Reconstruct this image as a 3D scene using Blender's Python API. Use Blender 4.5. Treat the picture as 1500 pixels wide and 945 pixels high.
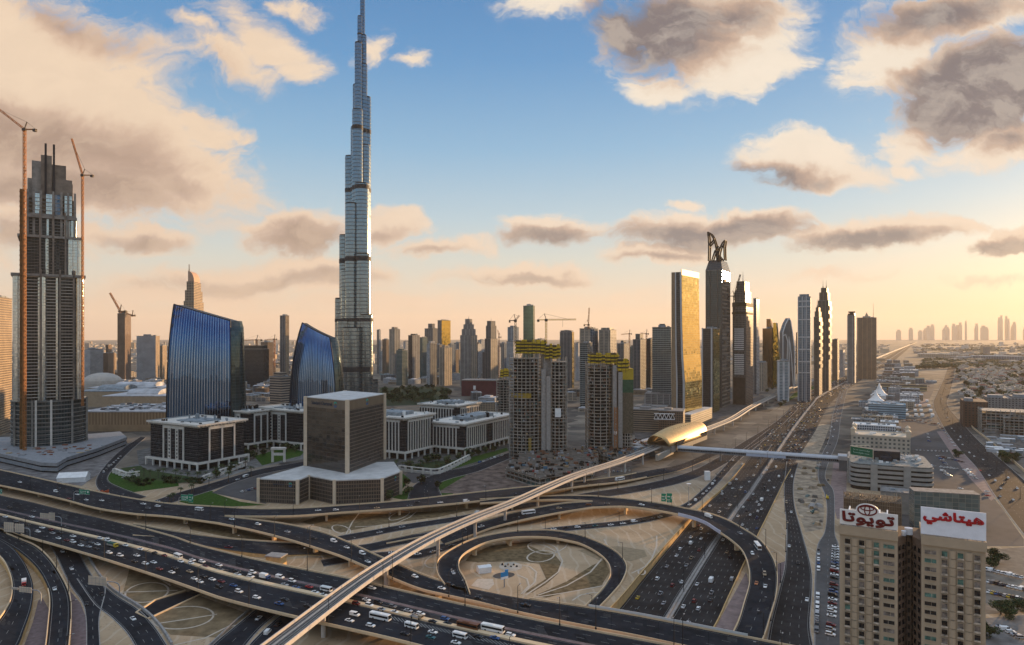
import bpy, bmesh, math, random
from mathutils import Vector, Matrix, geometry
R = math.radians
rnd = random.Random(11)
sc = bpy.context.scene
for o in list(bpy.data.objects): bpy.data.objects.remove(o)
C = sc.collection
# ------------------------------------------------------------------ camera
F, CX, VH, H = 1000.0, 750.0, 492.0, 150.0      # focal length in photo pixels, centre column, horizon row, eye height
cam = bpy.data.objects.new("camera", bpy.data.cameras.new("camera")); C.objects.link(cam)
cam.location = (0, 0, H); cam.rotation_euler = (R(90), 0, 0)
cam.data.sensor_width = 36; cam.data.lens = 24; cam.data.shift_y = 19.5/1500
cam.data.clip_start = 1; cam.data.clip_end = 90000
sc.camera = cam
# ------------------------------------------------------------------ light
SUN_AZ, SUN_EL = 46.0, 4.4
EXPO = 1.0
sc.view_settings.view_transform = 'Standard'; sc.view_settings.look = 'None'
sc.view_settings.exposure = EXPO; sc.view_settings.gamma = 1; sc.view_settings.use_curve_mapping = False
sd = Vector((math.sin(R(SUN_AZ))*math.cos(R(SUN_EL)), math.cos(R(SUN_AZ))*math.cos(R(SUN_EL)), math.sin(R(SUN_EL))))
sun = bpy.data.objects.new("sun", bpy.data.lights.new("sun", 'SUN')); C.objects.link(sun)
sun.data.energy = 4.8; sun.data.angle = R(0.6); sun.data.color = (1.0, 0.62, 0.30)
sun.rotation_euler = (-sd).to_track_quat('-Z', 'Y').to_euler(); sun.location = sd*3000
sc.cycles.use_denoising = True
sc.cycles.max_bounces = 6; sc.cycles.diffuse_bounces = 2; sc.cycles.glossy_bounces = 3
sc.cycles.transmission_bounces = 2; sc.cycles.volume_bounces = 0; sc.cycles.transparent_max_bounces = 4
sc.cycles.caustics_reflective = False; sc.cycles.caustics_refractive = False
sc.cycles.sample_clamp_indirect = 4

# ------------------------------------------------------------------ node helpers
def lk(nt, a, b): nt.links.new(a, b)
def setin(nt, sock, v):
    if v is None: return
    if hasattr(v, 'links'): nt.links.new(v, sock)
    else: sock.default_value = v
def mth(nt, op, a, b=None, c=None, clamp=False):
    n = nt.nodes.new('ShaderNodeMath'); n.operation = op; n.use_clamp = clamp
    for i, x in enumerate((a, b, c)): setin(nt, n.inputs[i], x)
    return n.outputs[0]
def vmt(nt, op, a, b=None, out=0):
    n = nt.nodes.new('ShaderNodeVectorMath'); n.operation = op
    setin(nt, n.inputs[0], a); setin(nt, n.inputs[1], b)
    return n.outputs[out]
def mixc(nt, f, a, b, mode='MIX'):
    n = nt.nodes.new('ShaderNodeMix'); n.data_type = 'RGBA'; n.blend_type = mode
    setin(nt, n.inputs[0], f); setin(nt, n.inputs[6], a); setin(nt, n.inputs[7], b)
    return n.outputs[2]
def ramp(nt, f, stops, interp='LINEAR'):
    n = nt.nodes.new('ShaderNodeValToRGB'); n.color_ramp.interpolation = interp
    e = n.color_ramp.elements
    while len(e) < len(stops): e.new(0.5)
    for el, (p, c) in zip(e, stops): el.position = p; el.color = (*c, 1) if len(c) == 3 else c
    setin(nt, n.inputs[0], f); return n.outputs[0]
def noise(nt, vec, scale, detail=3, rough=.5, dist=0):
    n = nt.nodes.new('ShaderNodeTexNoise'); setin(nt, n.inputs['Vector'], vec)
    n.inputs['Scale'].default_value = scale; n.inputs['Detail'].default_value = detail
    n.inputs['Roughness'].default_value = rough; n.inputs['Distortion'].default_value = dist
    return n.outputs[0]
def c4(c): return (c[0], c[1], c[2], 1)

# ------------------------------------------------------------------ sky with clouds (directions only: x/y and z/y of the view ray)
w = bpy.data.worlds.new("World"); sc.world = w; w.use_nodes = True
nt = w.node_tree; bg = nt.nodes['Background']; bg.inputs[1].default_value = 0.1
sk = nt.nodes.new('ShaderNodeTexSky'); sk.sky_type = 'NISHITA'; sk.sun_disc = False
sk.sun_elevation = R(SUN_EL); sk.sun_rotation = R(SUN_AZ); sk.dust_density = 2.2; sk.air_density = 1.1; sk.ozone_density = 3
tc = nt.nodes.new('ShaderNodeTexCoord'); D = tc.outputs['Generated']
sp = nt.nodes.new('ShaderNodeSeparateXYZ'); lk(nt, D, sp.inputs[0])
dx, dy, dz = sp.outputs
el = mth(nt, 'MAXIMUM', dz, 0.0)
G = 5.0     # = 1 / (0.1 * 2): ramp colours below are display-linear radiance
grad = ramp(nt, mth(nt, 'MULTIPLY', el, 1.6), [
    (0.0, (.87, .62, .445)), (0.045, (.885, .66, .48)), (.10, (.85, .715, .57)), (.175, (.72, .73, .66)), (.27, (.53, .67, .745)),
    (.42, (.30, .52, .73)), (.60, (.145, .355, .64)), (.8, (.075, .235, .51)), (1.0, (.05, .16, .38))])
grad = mixc(nt, 1.0, grad, (G, G, G, 1), 'MULTIPLY')
sundot = vmt(nt, 'DOT_PRODUCT', D, tuple(sd), out=1)
glow = mth(nt, 'POWER', mth(nt, 'MAXIMUM', sundot, 0.0), 26.0)
glow2 = mth(nt, 'POWER', mth(nt, 'MAXIMUM', sundot, 0.0), 220.0)
lowg = mth(nt, 'POWER', 2.718, mth(nt, 'MULTIPLY', el, -7.0))
gcol = mixc(nt, 1.0, (.40, .21, .08, 1), mth(nt, 'MULTIPLY', glow, lowg), 'MULTIPLY')
gcol2 = mixc(nt, 1.0, (2.4, 1.5, .7, 1), glow2, 'MULTIPLY')
base = mixc(nt, .88, sk.outputs[0], grad)
base = mixc(nt, 1.0, base, gcol, 'ADD'); base = mixc(nt, 1.0, base, gcol2, 'ADD')
# cloud coordinates
ay = mth(nt, 'MAXIMUM', mth(nt, 'ABSOLUTE', dy), .08)
ca = mth(nt, 'DIVIDE', dx, ay); cb = mth(nt, 'DIVIDE', dz, ay)
cv = nt.nodes.new('ShaderNodeCombineXYZ'); lk(nt, ca, cv.inputs[0]); lk(nt, cb, cv.inputs[1]); P2 = cv.outputs[0]
def cl(u, v, rx, ry, rot=0, wgt=1.0):        # one cloud body: bearing and elevation tangents, radii, tilt
    mp = nt.nodes.new('ShaderNodeMapping'); mp.vector_type = 'TEXTURE'
    mp.inputs['Location'].default_value = ((u-CX)/F, (VH-v)/F, 0)
    mp.inputs['Rotation'].default_value = (0, 0, R(rot)); mp.inputs['Scale'].default_value = (rx/F, ry/F, 1)
    lk(nt, P2, mp.inputs[0])
    g = nt.nodes.new('ShaderNodeTexGradient'); g.gradient_type = 'SPHERICAL'; lk(nt, mp.outputs[0], g.inputs[0])
    return mth(nt, 'MULTIPLY', g.outputs['Fac'], wgt)
thick = [(50, 130, 380, 200, -24, 1.7), (210, 225, 290, 110, -18, 1.6), (40, 255, 340, 110, 0, 1.5), (310, 268, 150, 70, -10, 1.25), (300, 190, 140, 60, -35, 1.1),
         (1035, 45, 190, 120, -8, 1.5), (1090, 105, 110, 60, 8, 1.25), (940, 60, 110, 80, 0, 1.0), (960, 120, 90, 45, -10, .95),
         (1310, 75, 130, 85, 28, 1.1), (1430, 125, 190, 95, 12, 1.7), (1400, 20, 190, 60, 10, 1.15), (1470, 205, 130, 60, 10, 1.2),
         (1165, 240, 150, 58, -4, 1.5), (1230, 262, 110, 40, -3, 1.3), (800, 341, 112, 34, -2, 1.35), (1050, 335, 215, 40, 3, 1.3),
         (1290, 345, 180, 38, 5, 1.45), (1400, 338, 70, 22, 0, .9), (1480, 358, 95, 28, 6, 1.3), (430, 340, 130, 42, 3, 1.4), (565, 338, 90, 36, 0, 1.3)]
thin = [(190, 160, 200, 60, -32, .8), (120, 60, 160, 50, -25, .7), (385, 55, 105, 34, -30, .72), (335, 85, 85, 34, -30, .62), (425, 95, 50, 20, -20, .5), (300, 45, 70, 20, -25, .45), (440, 10, 60, 20, -5, .55), (560, 65, 30, 40, -50, .5), (612, 80, 18, 30, -70, .45),
        (1340, 195, 60, 40, 30, .85), (820, 5, 90, 25, 5, .6), (210, 345, 100, 26, -3, .9), (120, 345, 150, 30, 0, .8), (640, 368, 90, 18, 2, .85), (770, 402, 160, 18, 1, .85),
        (400, 405, 260, 30, 4, .85), (300, 430, 220, 20, 3, .7), (620, 438, 260, 16, 1, .55), (960, 372, 110, 20, 3, .8), (920, 430, 200, 14, 0, .45),
        (1250, 400, 140, 12, 0, .45), (1450, 415, 160, 12, 4, .45), (20, 330, 160, 60, 0, .9), (560, 395, 60, 16, 0, .7), (1010, 296, 40, 12, 0, .6), (1330, 250, 50, 12, 0, .4), (360, 195, 60, 20, -30, .6)]
def addup(lst):
    s = None
    for c in lst:
        if lst is darkl: c = (c[0], c[1]+c[3]*.1, c[2]*1.3, c[3]*1.45, c[4], c[5]*1.1)
        if lst is thin: c = (c[0], c[1], c[2]*1.3, c[3]*1.35, c[4], c[5]+.22)
        k = cl(*c); s = k if s is None else mth(nt, 'MAXIMUM', s, k)
    return s
darkl = [(70, 195, 280, 60, -14, .82), (60, 268, 300, 34, -4, .85), (110, 30, 170, 34, -25, .6), (265, 262, 110, 26, -12, .6), (955, 35, 120, 66, -10, 1.35), (1050, 15, 110, 45, 0, .75), (1010, 70, 90, 30, 0, .6),
         (1440, 120, 165, 62, 12, 1.6), (1375, 22, 140, 36, 12, .9), (1480, 195, 70, 26, 10, .6), (1130, 258, 90, 26, -4, 1.0), (1200, 268, 70, 18, -2, .6), (800, 349, 84, 17, -2, 1.1), (1040, 342, 170, 22, 3, 1.1), (1275, 353, 130, 18, 5, 1.2), (1480, 363, 80, 15, 6, 1.1), (440, 346, 90, 22, 3, 1.0), (560, 346, 60, 14, 0, .6),
         (215, 352, 90, 14, -3, .7), (770, 406, 130, 9, 1, .7), (400, 408, 230, 14, 4, .7), (640, 372, 60, 8, 2, .6), (20, 335, 120, 30, 0, .8), (960, 376, 90, 9, 3, .6), (330, 95, 60, 22, -30, .3)]
wn_ = nt.nodes.new('ShaderNodeTexNoise'); lk(nt, P2, wn_.inputs['Vector']); wn_.inputs['Scale'].default_value = 7; wn_.inputs['Detail'].default_value = 5; wn_.inputs['Roughness'].default_value = .6
wq = vmt(nt, 'MULTIPLY', vmt(nt, 'SUBTRACT', wn_.outputs['Color'], (.5, .5, .5)), (.17, .085, 0)); P2 = vmt(nt, 'ADD', P2, wq)
mk = addup(thick); mn = addup(thin); md = addup(darkl)
wv = vmt(nt, 'MULTIPLY', P2, (1, 1.9, 1))
def dens(off, det): return noise(nt, vmt(nt, 'ADD', wv, off) if off else wv, 8.0, det, .66, .5)
n0 = dens(None, 10); n1 = dens((.030, -.030, 0), 5)
nb = noise(nt, wv, 3.2, 5, .55, .2)
mall = mth(nt, 'MAXIMUM', mk, mn)
rear = mth(nt, 'LESS_THAN', dy, 0.08)
det = mth(nt, 'ADD', mth(nt, 'MULTIPLY', mth(nt, 'SUBTRACT', n0, .5), 1.9), mth(nt, 'MULTIPLY', mth(nt, 'SUBTRACT', nb, .5), 1.0))
dsum = mth(nt, 'ADD', mall, det)
def smooth(x, a, b):
    n = nt.nodes.new('ShaderNodeMapRange'); n.interpolation_type = 'SMOOTHSTEP'
    setin(nt, n.inputs[0], x); n.inputs[1].default_value = a; n.inputs[2].default_value = b; return n.outputs[0]
soft = smooth(dx, -.45, .05)      # the bank on the left is softer than the heaps on the right
alpha = mth(nt, 'MULTIPLY', mixc(nt, soft, smooth(dsum, .12, .80), smooth(dsum, .18, .68)), smooth(mall, .01, .30))
alpha = mth(nt, 'MULTIPLY', alpha, mth(nt, 'SUBTRACT', 1.0, mth(nt, 'MULTIPLY', rear, .9)))
core = smooth(mth(nt, 'ADD', md, mth(nt, 'MULTIPLY', det, .50)), .02, 1.0)
lit = smooth(mth(nt, 'SUBTRACT', n0, n1), -.10, .16)
edge = mixc(nt, smooth(dx, -.40, .10), mixc(nt, smooth(el, .05, .30), (.90, .64, .45, 1), (.93, .71, .51, 1)), mixc(nt, smooth(el, .05, .30), (.93, .69, .50, 1), (.98, .85, .69, 1)))
mid = mixc(nt, smooth(el, .05, .35), (.60, .42, .32, 1), (.72, .50, .355, 1))
dark = mixc(nt, smooth(dx, -.30, .25), (.44, .295, .21, 1), (.22, .185, .185, 1))
ccol = mixc(nt, smooth(core, 0, .50), edge, mid)
ccol = mixc(nt, smooth(core, .22, 1.0), ccol, dark)
ccol = mixc(nt, mth(nt, 'MULTIPLY', lit, .45), mixc(nt, .10, ccol, (.25, .19, .17, 1)), mixc(nt, .6, ccol, edge))
ccol = mixc(nt, 1.0, ccol, (G, G, G, 1), 'MULTIPLY')
ccol = mixc(nt, 1.0, ccol, mixc(nt, .6, gcol, (0, 0, 0, 1)), 'ADD')
low = mth(nt, 'SUBTRACT', 1.0, mth(nt, 'MULTIPLY', mth(nt, 'POWER', 2.718, mth(nt, 'MULTIPLY', el, -16.0)), .78))
fin = mixc(nt, mth(nt, 'MULTIPLY', mth(nt, 'MULTIPLY', alpha, .97), low), base, ccol)
over = smooth(mth(nt, 'ADD', dz, mth(nt, 'MULTIPLY', dy, -.06)), .46, .72)      # unseen bright broken cloud, added overhead and behind to fill-light the ground
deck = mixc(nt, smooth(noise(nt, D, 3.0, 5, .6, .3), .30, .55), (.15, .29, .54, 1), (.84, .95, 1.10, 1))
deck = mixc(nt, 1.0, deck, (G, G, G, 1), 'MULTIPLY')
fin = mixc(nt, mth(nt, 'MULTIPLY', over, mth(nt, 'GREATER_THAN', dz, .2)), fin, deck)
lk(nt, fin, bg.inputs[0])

# ------------------------------------------------------------------ geometry helpers
def at(u, v, z=0.0):
    Y = F*(H-z)/(v-VH); return Vector(((u-CX)*Y/F, Y, z))
def atY(u, v, Y): return Vector(((u-CX)*Y/F, Y, H-(v-VH)*Y/F))
def zat(v, Y): return H-(v-VH)*Y/F
class MB:
    def __init__(s): s.v = []; s.f = []; s.m = []; s.uv = []; s.g = []
    def quad(s, pts, mi=0, uv=None):
        i = len(s.v); s.v += [tuple(p) for p in pts]; s.f.append(tuple(range(i, i+len(pts)))); s.m.append(mi)
        s.uv.append(uv or [(p[0], p[1]) for p in pts])
    def prism(s, poly, z0, z1, mi=0, mt=None, top=None, cap=True, bottom=False, u0=0):
        n = len(poly); top = top or poly; d = u0; s.g.append(len(s.f))
        for i in range(n):
            j = (i+1) % n; a, b = poly[i], poly[j]; ta, tb = top[i], top[j]
            l = math.hypot(b[0]-a[0], b[1]-a[1])
            za0, zb0 = (z0, z0) if not isinstance(z0, (list, tuple)) else (z0[i], z0[j])
            za, zb = (z1, z1) if not isinstance(z1, (list, tuple)) else (z1[i], z1[j])
            s.quad([(a[0], a[1], za0), (b[0], b[1], zb0), (tb[0], tb[1], zb), (ta[0], ta[1], za)], mi, [(d, za0), (d+l, zb0), (d+l, zb), (d, za)])
            d += l
        if cap:
            zz = [z1]*n if not isinstance(z1, (list, tuple)) else z1
            s.quad([(p[0], p[1], z) for p, z in zip(top, zz)], mi if mt is None else mt)
        if bottom:
            zz = [z0]*n if not isinstance(z0, (list, tuple)) else z0
            s.quad([(p[0], p[1], z) for p, z in zip(poly, zz)][::-1], mi if mt is None else mt)
    def box(s, x0, x1, y0, y1, z0, z1, mi=0, mt=None, bottom=False):
        s.prism([(x0, y0), (x1, y0), (x1, y1), (x0, y1)], z0, z1, mi, mt, bottom=bottom)
    def cyl(s, x, y, r, z0, z1, n=12, mi=0, mt=None, r1=None, cap=True):
        p = [(x+r*math.cos(6.28319*i/n), y+r*math.sin(6.28319*i/n)) for i in range(n)]
        q = p if r1 is None else [(x+r1*math.cos(6.28319*i/n), y+r1*math.sin(6.28319*i/n)) for i in range(n)]
        s.prism(p, z0, z1, mi, mt, top=q, cap=cap)
    def bar(s, p, q, wd, mi=0, ht=None):
        p, q = Vector(p), Vector(q); d = (q-p)
        if d.length < 1e-6: return
        d.normalize(); up = Vector((0, 0, 1)) if abs(d.z) < .95 else Vector((0, 1, 0))
        a = d.cross(up).normalized()*wd/2; b = a.normalized().cross(d)*(ht or wd)/2
        c0 = [p-a-b, p+a-b, p+a+b, p-a+b]; c1 = [x+(q-p) for x in c0]
        for i in range(4):
            j = (i+1) % 4; s.quad([c0[i], c0[j], c1[j], c1[i]], mi)
        s.quad(c0[::-1], mi); s.quad(c1, mi)
    def lattice(s, p, q, wd, th, mi=0, step=None):   # square lattice boom
        p, q = Vector(p), Vector(q); d = q-p; L = d.length; d.normalize()
        up = Vector((0, 0, 1)) if abs(d.z) < .9 else Vector((0, 1, 0))
        a = d.cross(up).normalized()*wd/2; b = a.normalized().cross(d)*wd/2
        cs = [-a-b, a-b, a+b, -a+b]
        for c in cs: s.bar(p+c, q+c, th, mi)
        k = max(1, int(L/(step or wd*1.1)))
        for i in range(k):
            for j in range(4):
                c0, c1 = cs[j], cs[(j+1) % 4]
                if i % 2: c0, c1 = c1, c0
                s.bar(p+d*(L*i/k)+c0, p+d*(L*(i+1)/k)+c1, th*.8, mi)
    def build_each(s, name, mats, parent):
        g = s.g+[len(s.f)]
        for a, b in zip(g, g[1:]):
            m = MB(); m.uv = s.uv[a:b]; m.m = s.m[a:b]
            for f in s.f[a:b]: i = len(m.v); m.v += [s.v[k] for k in f]; m.f.append(tuple(range(i, i+len(f))))
            m.build(name, mats, parent)
    def build(s, name, mats, parent=None, off=None, smooth=False, loc=None):
        me = bpy.data.meshes.new(name)
        vs = s.v if off is None else [(a-off[0], b-off[1], c-off[2]) for a, b, c in s.v]
        me.from_pydata(vs, [], s.f)
        if not isinstance(mats, (list, tuple)): mats = [mats]
        for m in mats: me.materials.append(m)
        me.polygons.foreach_set('material_index', s.m)
        ul = me.uv_layers.new(name='uv'); flat = []
        for f in s.uv:
            for a in f: flat += [a[0], a[1]]
        ul.data.foreach_set('uv', flat)
        if smooth:
            bm = bmesh.new(); bm.from_mesh(me); bmesh.ops.remove_doubles(bm, verts=bm.verts, dist=.004); bm.to_mesh(me); bm.free()
        if smooth: me.polygons.foreach_set('use_smooth', [True]*len(me.polygons))
        me.update()
        o = bpy.data.objects.new(name, me); C.objects.link(o)
        if parent is not None: o.parent = parent
        if loc is not None: o.location = loc
        return o
def thing(name, label, cat, loc=(0, 0, 0), rot=0, group=None):
    o = bpy.data.objects.new(name, None); C.objects.link(o); o.empty_display_size = 1
    o.location = loc; o.rotation_euler = (0, 0, R(rot)); o['label'] = label; o['category'] = cat
    if group: o['group'] = group
    return o
def tag(o, label, cat, group=None):
    o['label'] = label; o['category'] = cat
    if group: o['group'] = group
    return o
def struct(o, kind='structure'): o['kind'] = kind; return o
def dup(root, loc, rot=0, label=None, group=None, scale=None):
    r = root.copy(); C.objects.link(r); r.location = loc; r.rotation_euler = (0, 0, rot)
    if scale: r.scale = (scale,)*3 if not isinstance(scale, tuple) else scale
    if label: r['label'] = label
    if group: r['group'] = group
    for ch in list(root.children):
        c = ch.copy(); C.objects.link(c); c.parent = r
        for g in list(ch.children):
            d = g.copy(); C.objects.link(d); d.parent = c
    return r

# ------------------------------------------------------------------ materials
def pm(name, col, rough=.8, metal=0, var=.12, scale=.15, col2=None, spec=.4, det=4, mscale=None):
    spec = spec*.6
    m = bpy.data.materials.new(name); m.use_nodes = True; t = m.node_tree; b = t.nodes['Principled BSDF']
    b.inputs['Roughness'].default_value = rough; b.inputs['Metallic'].default_value = metal
    b.inputs['Specular IOR Level'].default_value = spec
    g = t.nodes.new('ShaderNodeNewGeometry')
    if var > 0 or col2:
        n = noise(t, g.outputs['Position'], scale, det, .6)
        if mscale:
            n = mth(t, 'MULTIPLY_ADD', noise(t, g.outputs['Position'], mscale, 3, .5), .6, mth(t, 'MULTIPLY', n, .4))
        lo = [max(0, c*(1-var*2.2)) for c in col]; hi = [c*(1+var*2.2) for c in (col2 or col)]
        lk(t, ramp(t, n, [(.25, lo), (.75, hi)]), b.inputs['Base Color'])
    else: b.inputs['Base Color'].default_value = c4(col)
    return m
def facade(name, wall, glass, fl=3.6, bay=3.0, wv=.3, wh=.25, metal=.55, rough=.1, wrough=.7, vary=.5, tilt=.012, big=0, lit=0, wmetal=0, spec=.25):
    """Curtain wall or punched windows laid out on the wall's own metres (UV): spandrels, mullions, panes that differ a little."""
    m = bpy.data.materials.new(name); m.use_nodes = True; t = m.node_tree; b = t.nodes['Principled BSDF']
    uv = t.nodes.new('ShaderNodeUVMap'); s = t.nodes.new('ShaderNodeSeparateXYZ'); lk(t, uv.outputs[0], s.inputs[0])
    x = mth(t, 'DIVIDE', s.outputs[0], bay); y = mth(t, 'DIVIDE', s.outputs[1], fl)
    fx = mth(t, 'FRACT', x); fy = mth(t, 'FRACT', y)
    win = mth(t, 'MULTIPLY', mth(t, 'GREATER_THAN', fx, wh), mth(t, 'GREATER_THAN', fy, wv))
    if big:      # a heavier pier every «big» bays
        win = mth(t, 'MULTIPLY', win, mth(t, 'GREATER_THAN', mth(t, 'FRACT', mth(t, 'DIVIDE', x, float(big))), 1.0/big))
    cell = t.nodes.new('ShaderNodeCombineXYZ'); lk(t, mth(t, 'FLOOR', x), cell.inputs[0]); lk(t, mth(t, 'FLOOR', y), cell.inputs[1])
    oi = t.nodes.new('ShaderNodeObjectInfo'); lk(t, oi.outputs['Random'], cell.inputs[2])
    wn = t.nodes.new('ShaderNodeTexWhiteNoise'); wn.noise_dimensions = '3D'; lk(t, cell.outputs[0], wn.inputs['Vector'])
    g = t.nodes.new('ShaderNodeNewGeometry')
    pn = noise(t, g.outputs['Position'], .05, 4, .65)
    gl = mixc(t, mth(t, 'MULTIPLY', wn.outputs['Value'], vary), c4(glass), c4([min(1, c*2.0+.02) for c in glass]))
    gl = mixc(t, mth(t, 'MULTIPLY', mth(t, 'GREATER_THAN', wn.outputs['Value'], .9), vary*.3), gl, (.26, .24, .21, 1))
    wc = ramp(t, pn, [(.3, [c*.72 for c in wall]), (.7, [min(1, c*1.12) for c in wall])])
    b.inputs['Specular IOR Level'].default_value = spec
    lk(t, mixc(t, win, wc, gl), b.inputs['Base Color'])
    lk(t, mth(t, 'MULTIPLY_ADD', win, metal-wmetal, wmetal), b.inputs['Metallic'])
    lk(t, mth(t, 'MULTIPLY_ADD', win, rough-wrough, wrough), b.inputs['Roughness'])
    if tilt:
        off = vmt(t, 'SCALE', vmt(t, 'SUBTRACT', wn.outputs['Color'], (.5, .5, .5)));
        sc_n = off.node; sc_n.inputs['Scale'].default_value = tilt*2
        nn = vmt(t, 'NORMALIZE', vmt(t, 'ADD', g.outputs['Normal'], off)); lk(t, nn, b.inputs['Normal'])
    return m
# ------------------------------------------------------------------ shared materials
ASPH = pm("asphalt_dark", (.022, .024, .029), .8, var=.30, scale=.25, mscale=.06, spec=.06)
ASPH2 = pm("asphalt_worn", (.034, .032, .032), .85, var=.30, scale=.22, mscale=.05, spec=.06)
ASPHL = pm("asphalt_faded", (.10, .095, .092), .85, var=.2, scale=.2, mscale=.02, spec=.06)
ASPHP = pm("asphalt_patch_dark", (.016, .017, .02), .85, var=.15, scale=.5, spec=.06); ASPHQ = pm("asphalt_patch_pale", (.045, .045, .047), .85, var=.2, scale=.5, spec=.06)
PAINT = pm("road_paint", (.27, .27, .26), .7, var=.1, scale=2, spec=.06)
CONC = pm("cream_concrete", (.66, .49, .31), .8, var=.09, scale=.5, mscale=.05, spec=.06)
CONCG = pm("grey_concrete", (.30, .28, .26), .85, var=.12, scale=.4, spec=.06)
OCHRE = pm("ochre_wall", (.54, .36, .17), .8, var=.10, scale=.4, spec=.06)
PAVE = pm("purple_paving", (.17, .13, .13), .85, var=.15, scale=.4, spec=.06)
SAND = pm("sand", (.33, .24, .155), .95, var=.15, scale=.06, col2=(.36, .265, .17), spec=.06)
PALE = pm("pale_path", (.50, .42, .33), .9, var=.08, scale=.5, spec=.06)
SOIL = pm("planted_soil", (.15, .108, .06), .95, var=.25, scale=.25, spec=.06)
GRASS = pm("lawn", (.035, .075, .015), .95, var=.25, scale=.4, spec=.06)
LOT = pm("parking_tarmac", (.085, .082, .082), .85, var=.2, scale=.1, mscale=.012, spec=.06)
PINK = pm("pink_paving", (.24, .18, .165), .9, var=.15, scale=.2, spec=.06)
DIRT = pm("churned_sand", (.30, .24, .175), .95, var=.3, scale=.12, spec=.06)
STEELD = pm("dark_steel", (.03, .03, .033), .5, .6, var=0)
STEELG = pm("grey_steel", (.28, .29, .30), .5, .3, var=.08)
WHITE = pm("white_paint", (.72, .71, .69), .6, var=.06, scale=.3)
CREAMP = pm("cream_panel", (.60, .50, .38), .7, var=.06, scale=1)

# ------------------------------------------------------------------ ground sheet (with the cut for the sunken highway)
def gm():
    m = bpy.data.materials.new("desert_city_ground"); m.use_nodes = True; t = m.node_tree; b = t.nodes['Principled BSDF']
    g = t.nodes.new('ShaderNodeNewGeometry'); p = g.outputs['Position']
    s = t.nodes.new('ShaderNodeSeparateXYZ'); lk(t, p, s.inputs[0])
    n1 = noise(t, p, .0016, 5, .65); n2 = noise(t, p, .018, 5, .7); n3 = noise(t, p, .25, 3, .6)
    near = ramp(t, n2, [(.3, (.30, .21, .125)), (.5, (.44, .32, .205)), (.72, (.53, .395, .265))])
    near = mixc(t, mth(t, 'MULTIPLY', n3, .35), near, (.30, .21, .125, 1))
    n4 = noise(t, p, .55, 4, .7); n5 = noise(t, p, .035, 3, .6)      # scrub tufts gathered in drifts, wheel-worn pale bands
    tuft = mth(t, 'MULTIPLY', mth(t, 'GREATER_THAN', n4, .60), mth(t, 'GREATER_THAN', n5, .52))
    near = mixc(t, mth(t, 'MULTIPLY', tuft, .6), near, (.12, .095, .05, 1))
    wv = t.nodes.new('ShaderNodeTexWave'); wv.inputs['Scale'].default_value = .035; wv.inputs['Distortion'].default_value = 9; wv.inputs['Detail'].default_value = 3; wv.inputs['Detail Scale'].default_value = .6; lk(t, p, wv.inputs['Vector'])
    near = mixc(t, mth(t, 'MULTIPLY', mth(t, 'GREATER_THAN', wv.outputs['Fac'], .93), .45), near, (.52, .42, .31, 1))
    v = t.nodes.new('ShaderNodeTexVoronoi'); v.inputs['Scale'].default_value = .022; lk(t, p, v.inputs['Vector'])
    town = ramp(t, mth(t, 'ADD', mth(t, 'MULTIPLY', n2, .6), mth(t, 'MULTIPLY', v.outputs['Color'], .4)), [(.3, (.055, .052, .05)), (.45, (.105, .096, .085)), (.6, (.18, .155, .125)), (.75, (.28, .24, .19))])
    far = ramp(t, n1, [(.35, (.12, .105, .08)), (.5, (.23, .19, .145)), (.65, (.34, .28, .21))])
    k = t.nodes.new('ShaderNodeMapRange'); lk(t, s.outputs[1], k.inputs[0]); k.inputs[1].default_value = 640; k.inputs[2].default_value = 760
    k2 = t.nodes.new('ShaderNodeMapRange'); lk(t, s.outputs[1], k2.inputs[0]); k2.inputs[1].default_value = 1800; k2.inputs[2].default_value = 4500
    c = mixc(t, k.outputs[0], near, town); c = mixc(t, mth(t, 'MULTIPLY', k2.outputs[0], .7), c, far)
    lk(t, c, b.inputs['Base Color']); b.inputs['Roughness'].default_value = 1; b.inputs['Specular IOR Level'].default_value = .04
    return m
GROUND = gm()
WT = [at(894, 893), at(942, 838), at(989, 785), at(1029, 741.5), at(1059, 716), at(1091, 680)]      # left lip of the cut
ER = [at(1041, 927), at(1066, 876), at(1093, 818), at(1125, 753.5), at(1139, 725), at(1158, 688)]   # right lip
S0 = Vector((.5, .866, 0))
WT = [WT[0]-S0*210, WT[0]-S0*110]+WT; ER = [ER[0]-S0*190, ER[0]-S0*95]+ER
DEP = [-5.5, -5.5, -5.2, -4.6, -3.4, -2.0, -1.0, 0]
trench = [Vector((p.x, p.y)) for p in WT]+[Vector((p.x, p.y)) for p in ER[::-1]]
GX0, GX1, GY0, GY1 = -14000, 22000, -2600, 26000
outer = [Vector((GX0, GY0)), Vector((GX1, GY0)), Vector((GX1, GY1)), Vector((GX0, GY1))]
grid = []
def _intr(x, y, poly):
    r = False; j = len(poly)-1
    for i in range(len(poly)):
        a, b = poly[i], poly[j]
        if (a[1] > y) != (b[1] > y) and x < (b[0]-a[0])*(y-a[1])/(b[1]-a[1])+a[0]: r = not r
        j = i
    return r
for gx in range(-1800, 3201, 100):
    for gy in range(-100, 4601, 100):
        if not _intr(gx+3, gy+3, trench): grid.append(Vector((gx+3, gy+3)))
for gx in range(-9800, 15001, 800):
    for gy in range(-1900, 17001, 800):
        if not (-1900 < gx < 3300 and -200 < gy < 4700): grid.append(Vector((gx, gy)))
vs = outer+trench+grid; ne = len(outer)
edges = [(i, (i+1) % ne) for i in range(ne)]+[(ne+i, ne+(i+1) % len(trench)) for i in range(len(trench))]
ov, oe, of, *_ = geometry.delaunay_2d_cdt(vs, edges, [], 1, 1e-4)
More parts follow.
